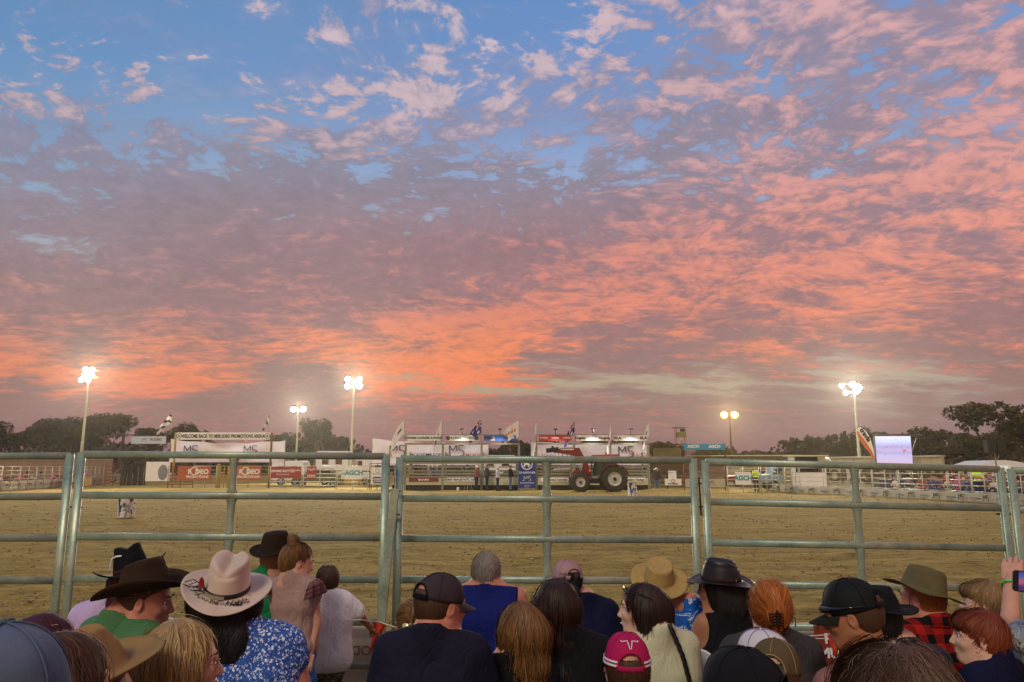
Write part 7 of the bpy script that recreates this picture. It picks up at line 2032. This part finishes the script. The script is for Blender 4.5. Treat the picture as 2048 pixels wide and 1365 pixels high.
# feather flag
p0 = at(1752, 925, 54); root = empty('feather_flag', (at(1757, 960, 54).x, 54, 0), 0, 'white and orange feather flag leaning left of the screen', 'flag')
ox = root.location.x
OUT = [(1752, 924), (1748, 900), (1741, 876), (1733, 863), (1724, 855), (1717, 854), (1714, 858), (1713, 866), (1717, 876), (1725, 889), (1738, 905)]
MID = [(1752, 924), (1744, 903), (1733, 886), (1722, 872), (1714, 861), (1713, 866), (1717, 876), (1725, 889), (1738, 905)]
q = lambda L: [(at(u, v, 54).x - ox, at(u, v, 54).z) for u, v in L]
b = MB(); b.poly(q(OUT), 0.0, 0.02); b.build('sail', mat('feather_cream', (232, 226, 212), rough=0.8), root)
b = MB(); b.poly(q(MID), -0.014, -0.002); b.build('orange_half', mat('feather_orange', (206, 92, 30), rough=0.8), root)
b = MB(); P = q([(1757, 940), (1752, 924), (1748, 900), (1741, 876), (1733, 863), (1724, 855), (1717, 853.5), (1713.5, 857)]); b.tube([(x, 0.01, z) for x, z in P], 0.025, 6); b.tube([(P[0][0], 0.01, 0), (P[0][0], 0.01, P[0][1])], 0.03, 6); b.build('pole', M_black, root)
c0 = at(1727, 871, 54); me = lettering('travla', 0.46, M_black, root, (c0.x - ox + 0.12, -0.03, c0.z + 0.02), rot=(0, R(58), 0), bold=0.05)
# loudspeakers on a pole behind the fence at right
p = at(1996, 960, 30); root = empty('speaker_pole', (p.x, p.y, 0), 0, 'pair of dark loudspeakers on a slim pole at the right', 'loudspeakers'); zt = at(0, 880, 30).z; zb = at(0, 906, 30).z
for x in (-0.18, 0.20): b = MB(); b.box((x, 0, (zt + zb) / 2), (0.34, 0.3, zt - zb)); b.build('loudspeaker', mat('speaker_case', (40, 38, 24), rough=0.7), root)
b = MB(); b.tube([(0.02, 0.05, 0), (0.02, 0.05, zt)], 0.028, 8); b.build('pole', M_greysteel, root)
# rounded white marquee at right
p = at(1984, 960, 64); root = empty('marquee', (p.x, p.y, 0), 0, 'white marquee with low rounded roof behind the right crowd', 'marquee'); zt = at(0, 921, 64).z; ze = at(0, 934, 64).z
b = MB(); P = [(-2.1, ze), (-1.9, ze + 0.2), (-0.9, zt - 0.04), (0, zt), (0.9, zt - 0.1), (1.6, zt - 0.25), (2.0, ze + 0.1), (2.0, ze)]; b.poly(P, -2, 2); b.build('roof', M_white, root)
b = MB(); b.box((0, 0, ze / 2), (3.9, 3.6, ze)); b.build('wall', M_white, root)

# ------------------------------------------------------------------ gum trees
M_leaf = mat('gum_leaves', (50, 50, 18), rough=0.75, var=0.5, vscale=0.6, var2=(88, 80, 30), spec=0.2)
M_leaf2 = mat('gum_leaves_dark', (36, 38, 15), rough=0.8, var=0.5, vscale=0.6, var2=(70, 64, 26), spec=0.2)
M_bark = mat('gum_bark', (120, 104, 80), rough=0.9, var=0.4, vscale=3)
def tree_mesh(seed, H=10.0, spread=0.5, dens=1.0, trunk=0.3, low=0.35, flat=0.55):
    rg = np.random.default_rng(seed); b = MB(); clumps = []
    def branch(p, d, L, r, lv):
        n = 4; pts = [p]; q = Vector(p); dd = Vector(d)
        for k in range(n):
            dd = (dd + Vector(rg.normal(0, 0.13, 3)) + Vector((0, 0, 0.06))).normalized(); q = q + dd * L / n; pts.append(q.copy())
        b.tube(pts, list(np.linspace(r, r * 0.6, n + 1)), 6, caps=False)
        if lv == 0: clumps.append(q.copy()); return
        m = int(rg.integers(2, 4)) + (lv == 2)
        for k in range(m):
            a = rg.uniform(0, 6.28); t = rg.uniform(0.4, 0.85) * (1.0 + spread)
            nd = (dd + Vector((math.cos(a), math.sin(a), rg.uniform(-0.1, 0.3))) * t * 0.75).normalized()
            branch(q, nd, L * rg.uniform(0.55, 0.8), r * 0.58, lv - 1)
        if lv < 2: clumps.append(q.copy() + Vector(rg.normal(0, 0.3, 3)))
    branch(Vector((0, 0, 0)), Vector((rg.normal(0, .06), rg.normal(0, .06), 1)), H * low, H * 0.032, 2 if H < 7 else 3)
    zmax = max(c.z for c in clumps) + 0.6
    sc = H / zmax
    LV = []; 
    for c in clumps:
        R0 = H * 0.115 * rg.uniform(0.65, 1.3); n = int(120 * dens)
        v = rg.normal(0, 1, (n, 3)); v /= np.linalg.norm(v, axis=1, keepdims=True); v *= R0 * rg.uniform(0.35, 1.0, (n, 1)) ** 0.5; v[:, 2] *= flat
        v[:, 2] += 0.1 * R0
        LV.append(v + np.array(c))
    C = np.concatenate(LV); n = len(C)
    u = rg.normal(0, 1, (n, 3)); u /= np.linalg.norm(u, axis=1, keepdims=True); w = np.cross(u, rg.normal(0, 1, (n, 3))); w /= np.linalg.norm(w, axis=1, keepdims=True)
    s = H * 0.019 * rg.uniform(0.6, 1.5, (n, 1))
    Vv = np.stack([C - u * s, C + w * s * 0.55, C + u * s, C - w * s * 0.55], 1).reshape(-1, 3) * sc
    crown = np_mesh('crown', Vv, np.arange(4 * n).reshape(-1, 4), M_leaf if seed % 2 else M_leaf2)
    b.v = [tuple(Vector(q) * sc) for q in b.v]
    return crown, b.mesh('trunk', M_bark, True)
TM = [tree_mesh(s, 10, sp, dn, flat=fl) for s, sp, dn, fl in ((1, .5, 1.3, .75), (2, .4, 1.3, .8), (3, .65, 1.2, .7), (4, .5, 1.5, .85), (5, .35, 1.5, .9), (6, .7, 1.2, .7))]
rgt = np.random.default_rng(5)
def tree(u, vtop, D, k, label, wide=1.0, grp='gum trees beyond the arena', z0=0):
    p = at(u, 960, D); H = at(u, vtop, D).z
    root = empty('gum_tree', (p.x, p.y, z0), rgt.uniform(0, 6.28), label, 'tree', grp); s = H / 10
    for n, me in (('crown', TM[k][0]), ('trunk', TM[k][1])):
        o = link(n, me, root); o.scale = (s * wide, s * wide, s)
FE = [(245, 832, 96, 0, 'wide open crowned gum tree left of the welcome arch', 1.15), (130, 842, 110, 3, 'rounded gum tree behind the far left mast', 1.3), (40, 852, 112, 4, 'broad gum tree at the far left edge', 1.4), (88, 850, 116, 1, 'gum tree between the far left trees', 1.3), (178, 852, 104, 1, 'gum tree just right of the far left mast', 1.2), (-60, 846, 112, 3, 'gum tree left of the picture edge', 1.4), (-10, 866, 118, 2, 'lower gum tree at the left edge', 1.5),
      (285, 858, 100, 2, 'gum tree behind the monogram board', 1.2), (388, 852, 108, 4, 'rounded dark gum tree above the welcome board', 1.1), (545, 872, 104, 2, 'low gum tree behind the right arch post', 1.2), (588, 868, 98, 1, 'bushy gum tree under the short mast', 1.3), (655, 842, 88, 5, 'tall leaning gum tree between the short mast and tall mast', 1.0), (628, 866, 92, 0, 'smaller gum tree beside the leaning one', 1.0),
      (1965, 812, 84, 0, 'largest gum tree with towering crown at right', 1.15), (2040, 846, 80, 3, 'dense gum tree at the right edge', 1.2), (1882, 860, 84, 1, 'gum tree left of the towering one', 1.45), (1905, 882, 70, 4, 'low dense gum tree in front of the towering one', 1.5), (1855, 872, 80, 3, 'bushy gum tree right of the screen cover', 1.2), (2020, 878, 66, 1, 'low gum tree behind the marquee', 1.7), (1925, 868, 80, 2, 'lower gum tree below the towering one', 1.2), (1990, 868, 76, 4, 'dark gum tree behind the loudspeakers', 1.3), (2110, 850, 78, 5, 'gum tree beyond the right picture edge', 1.2), (1848, 880, 92, 4, 'dark gum tree right of the screen', 1.1),
      (1738, 860, 74, 4, 'dark narrow gum tree behind the feather flag', 0.75), (1772, 866, 76, 2, 'gum tree top above the screen', 0.9), (1706, 884, 80, 1, 'small gum tree behind the right mast base', 0.8),
      (968, 897, 100, 2, 'thin gum tree in the open chute bay', 1.0), (1000, 900, 112, 1, 'low gum tree right in the open chute bay', 1.2), (1045, 890, 104, 5, 'sparse gum tree behind the blue banner', 0.9),
      (1322, 886, 110, 0, 'open gum tree right of the chutes', 1.1), (1348, 890, 112, 2, 'gum tree beneath the lookout tower', 1.1), (1402, 905, 124, 2, 'flat gum tree under the cyan banner', 1.4), (1455, 899, 116, 0, 'gum tree behind the bronze mast', 1.1), (1502, 903, 122, 4, 'small round gum tree right of the bronze mast', 1.0), (1555, 905, 128, 1, 'gum tree beyond the ute', 1.2), (1612, 900, 118, 3, 'gum tree above the white hut', 1.3), (1650, 904, 124, 2, 'gum tree right of the hut roof', 1.2)]
for (u, v, D, k, lab, w) in FE: tree(u, v, D, k, lab, w)
# far belt of bush closing the horizon: one mass nobody could count
def bush():
    rg = np.random.default_rng(21); n = 26000
    x = rg.uniform(-190, 190, n); y = 165 + rg.uniform(-10, 10, n)
    prof = 5.6 + 1.6 * np.sin(x * 0.11) + 1.2 * np.sin(x * 0.29 + 1) + 0.9 * np.sin(x * 0.7 + 2)
    z = rg.uniform(0, 1, n) ** 0.7 * prof
    C = np.stack([x, y, z], 1); u = rg.normal(0, 1, (n, 3)); u /= np.linalg.norm(u, axis=1, keepdims=True); w = np.cross(u, rg.normal(0, 1, (n, 3))); w /= np.linalg.norm(w, axis=1, keepdims=True)
    s = rg.uniform(0.4, 0.95, (n, 1)); V = np.stack([C - u * s, C + w * s * .7, C + u * s, C - w * s * .7], 1).reshape(-1, 3)
    link('bushland', np_mesh('bushland', V, np.arange(4 * n).reshape(-1, 4), M_leaf2), kind='stuff', label='distant belt of bush along the horizon')
bush()

# ------------------------------------------------------------------ small things in front
M_pen = mat('pennant_red', (206, 52, 30), rough=0.6, var=0.08)
def pennant(u0, v0, u1, u2, v2, D, label):
    """triangular pennant hanging from the rope, slightly curled"""
    a, c, t = at(u0, v0, D), at(u1, v0 + 2, D), at(u2, v2, D); n = 8; vs = []
    for s_ in (0, 1):
        for i in range(n + 1):
            for j in range(n + 1):
                p = a.lerp(c, i / n).lerp(t, j / n); vs.append(p + Vector((0, 0.012 * math.sin(i * 0.7 + j * 0.5) + s_ * 0.0015, 0)))
    o_ = (n + 1) ** 2; fs = []
    for i in range(n):
        for j in range(n): q = i * (n + 1) + j; fs += [(q, q + n + 1, q + n + 2, q + 1), (q + o_, q + 1 + o_, q + n + 2 + o_, q + n + 1 + o_)]
    b = MB(); b.add(vs, fs); b.build('pennant', M_pen, smooth=True, label=label, cat='pennant', group='red pennants on the rope')
pennant(748, 1245, 774, 739, 1310, 4.85, 'red pennant hanging on the rope before the prop post')
pennant(1572, 1271, 1634, 1600, 1300, 4.6, 'red pennant half hidden behind the ginger haired person, right side')
pennant(1396, 1275, 1428, 1410, 1342, 4.6, 'orange red pennant between the floral shirt and black sleeveless top')
pennant(1655, 1268, 1690, 1672, 1320, 4.7, 'red pennant low beside the brown sign')
b = MB(); b.tube([at(u, v, D) for u, v, D in ((-200, 1262, 5.0), (20, 1250, 5.0), (160, 1246, 5.0), (430, 1252, 4.95), (722, 1240, 4.6), (760, 1245, 4.85), (812, 1262, 3.75))], 0.0035, 5)
b.build('rope', mat('cream_rope', (206, 200, 176), rough=0.8), label='thin cream rope strung along the front panels on the left', cat='rope')
b = MB(); b.tube([at(u, v, D) for u, v, D in ((1390, 1268, 4.6), (1500, 1272, 4.6), (1632, 1272, 4.6), (1700, 1266, 4.7), (1900, 1266, 4.7), (2100, 1270, 4.7))], 0.0035, 5)
b.build('rope', mat('cream_rope', (206, 200, 176)), label='thin cream rope strung along the front panels on the right', cat='rope')
# brown sign hung from the rails
M_sign = mat('sign_brown', (128, 46, 26), rough=0.6, var=0.08)
o, w, h = board(1632, 1251, 1775, 1330, 5.12, M_sign, 'hanging_sign', 'brown sign with white capitals hung from the rails by hooks', 'sign', th=0.006)
a = lettering('P', 0.085, M_whitepr, o, (-w * 0.5 + 0.085, -0.008, h - 0.085), bold=0.035); a = lettering('MU', 0.085, M_whitepr, o, (-w * 0.5 + 0.09, -0.008, h - 0.175), bold=0.035)
b = MB(); b.box((0, -0.005, h - 0.082), (w, 0.003, 0.004)); b.build('seam_line', M_whitepr, o)
for x in (-w / 2 + 0.03, w / 2 - 0.03):
    b = MB(); b.tube([(x, -0.006, h - 0.03), (x - 0.008, -0.012, h + 0.0), (x - 0.006, -0.01, h + 0.035), (x + 0.006, 0.0, h + 0.05)], 0.0025, 5); b.build('hook', M_black, o)
for u in (1588, 1640):
    p = at(u, 1243, 5.28); b = MB(); b.tube([p + Vector((0, 0.03 * math.cos(a), 0.03 * math.sin(a))) for a in np.linspace(0, 6.2832, 13)], 0.003, 5); b.build('cable_tie', M_black, label='black cable tie on the rail, %s' % ('left of the brown sign' if u < 1600 else 'at the brown sign'), cat='cable tie')
# beer can
p = at(818, 1272, 3.62); b = MB(); b.lathe([(0, -0.055), (0.026, -0.055), (0.033, -0.048), (0.033, 0.048), (0.027, 0.060), (0.025, 0.060), (0.024, 0.056), (0, 0.056)], 24)
o = b.build('drink_can', mat('can_cream', (216, 206, 160), rough=0.35, metal=0.3), smooth=False, label='cream drink can with open top beside the small child', cat='can'); o.location = p
b = MB(); b.lathe([(0, 0.0575), (0.008, 0.0575)], 12, c=(0.006, 0.004, 0)); b.build('mouth', M_black, o); b = MB(); b.box((-0.006, 0, 0.0585), (0.018, 0.012, 0.001)); b.build('pull_tab', M_silver, o)
# phone held up at the right edge
hh = at(2072, 1168, 3.02)
b = MB(); W_, H_ = 0.165, 0.081
ph = empty('phone', hh, R(-14), 'dark phone held sideways filming the sky at the right edge', 'phone')
b = MB(); b.poly([(-W_ / 2 + .01, -H_ / 2), (W_ / 2 - .01, -H_ / 2), (W_ / 2, -H_ / 2 + .01), (W_ / 2, H_ / 2 - .01), (W_ / 2 - .01, H_ / 2), (-W_ / 2 + .01, H_ / 2), (-W_ / 2, H_ / 2 - .01), (-W_ / 2, -H_ / 2 + .01)], 0, 0.009); b.build('case', mat('phone_case', (22, 18, 34), rough=0.4), ph)
def phone_fn(t, tc, cs, b):
    sp = t.node('ShaderNodeSeparateXYZ'); t.put(sp.inputs[0], tc); n = t.noise(tc, 40, 4, 0.6)
    c = t.ramp(t.rng(t.math('ADD', sp.outputs[2], t.math('MULTIPLY', n, 0.02)), -0.03, 0.045), [(0, lin((40, 60, 30))), (0.28, lin((96, 50, 120))), (0.5, lin((190, 100, 120))), (0.8, lin((90, 100, 170))), (1, lin((60, 80, 160)))]).outputs[0]
    t.put(b.inputs['Emission Color'], c); b.inputs['Emission Strength'].default_value = 0.8; return lin((8, 8, 10))
b = MB(); b.box((0.006, -0.001, 0), (W_ - 0.03, 0.002, H_ - 0.008)); b.build('phone_screen', mat('phone_screen', (8, 8, 10), rough=0.2, fn=phone_fn), ph)
ph.rotation_euler = (0, R(8), R(-10))

# ------------------------------------------------------------------ plastic folding chairs
M_chair = mat('chair_white', (196, 200, 208), rough=0.5, var=0.08, vscale=10); M_chairb = mat('chair_blue', (24, 30, 96), rough=0.5)
def chair(u, D, label, top_v, ang=0, pad=None):
    p = at(u, top_v, D); root = empty('folding_chair', (p.x, p.y, 0), ang, label, 'chair', 'white plastic folding chairs in the front rows'); zt = p.z; zs = 0.44
    n = 14; vs = []; h = zt - 0.52; w = 0.44
    b = MB(); pts = []
    for k in range(n + 1):
        a = math.pi * k / n; pts.append((math.copysign(abs(math.cos(a)) ** 0.45, math.cos(a)) * w / 2, zt - 0.12 + 0.12 * math.sin(a) ** 0.6 if 0 < k < n else zt - 0.12))
    pts += [(-w / 2, zt - h), (w / 2, zt - h)]
    b.poly(pts, -0.012, 0.012, place=lambda q: Vector((q.x, q.y - 0.22 + (q.x * 1.3) ** 2 * 0.12, q.z))); b.build('backrest', M_chair, root)
    b = MB(); b.tube([(x * 1.01, -0.22, z) for x, z in pts[:n + 1]], 0.009, 8); b.build('back_rim', M_whitepl, root, smooth=True)
    if pad: b = MB(); b.poly([(w * 0.18, zt - 0.17), (w * 0.42, zt - 0.17), (w * 0.42, zt - h + 0.04), (w * 0.18, zt - h + 0.04)], -0.252, -0.236); b.build('back_slot', pad, root)
    b = MB(); b.box((0, 0.0, zs), (0.42, 0.40, 0.025)); b.build('seat', M_chair, root)
    for x in (-0.21, 0.21):
        b = MB(); b.tube([(x, -0.22, zt - 0.15), (x, 0.20, 0.0)], 0.012, 8); b.build('leg', M_greysteel, root)
        b = MB(); b.tube([(x * 0.95, 0.16, zs), (x * 0.95, -0.24, 0.0)], 0.012, 8); b.build('leg', M_greysteel, root)
chair(1322, 4.1, 'white folding chair back with blue slot beside the cream knit top', 1278, pad=M_chairb); chair(1868, 3.95, 'white folding chair back behind the red plaid shirt', 1286, pad=M_maroon)
chair(1185, 4.1, 'white folding chair back left of the pink cap', 1282); chair(985, 4.0, 'white folding chair back beside the long light brown hair', 1290)

# ------------------------------------------------------------------ dusty evening air
hz = MB(); hz.box((0, 100, 8.2), (520, 240, 18.6))
ho = hz.build('haze', None, kind='stuff', label='dusty evening air over the arena')
m = bpy.data.materials.new('haze'); m.use_nodes = True; m.node_tree.nodes.clear()
v = m.node_tree.nodes.new('ShaderNodeVolumePrincipled'); v.inputs['Color'].default_value = (0.93, 0.84, 0.72, 1); v.inputs['Density'].default_value = 0.0005; v.inputs['Anisotropy'].default_value = 0.80
oo = m.node_tree.nodes.new('ShaderNodeOutputMaterial'); m.node_tree.links.new(v.outputs[0], oo.inputs['Volume'])
ho.data.materials.clear(); ho.data.materials.append(m)
SC.cycles.volume_bounces = 0
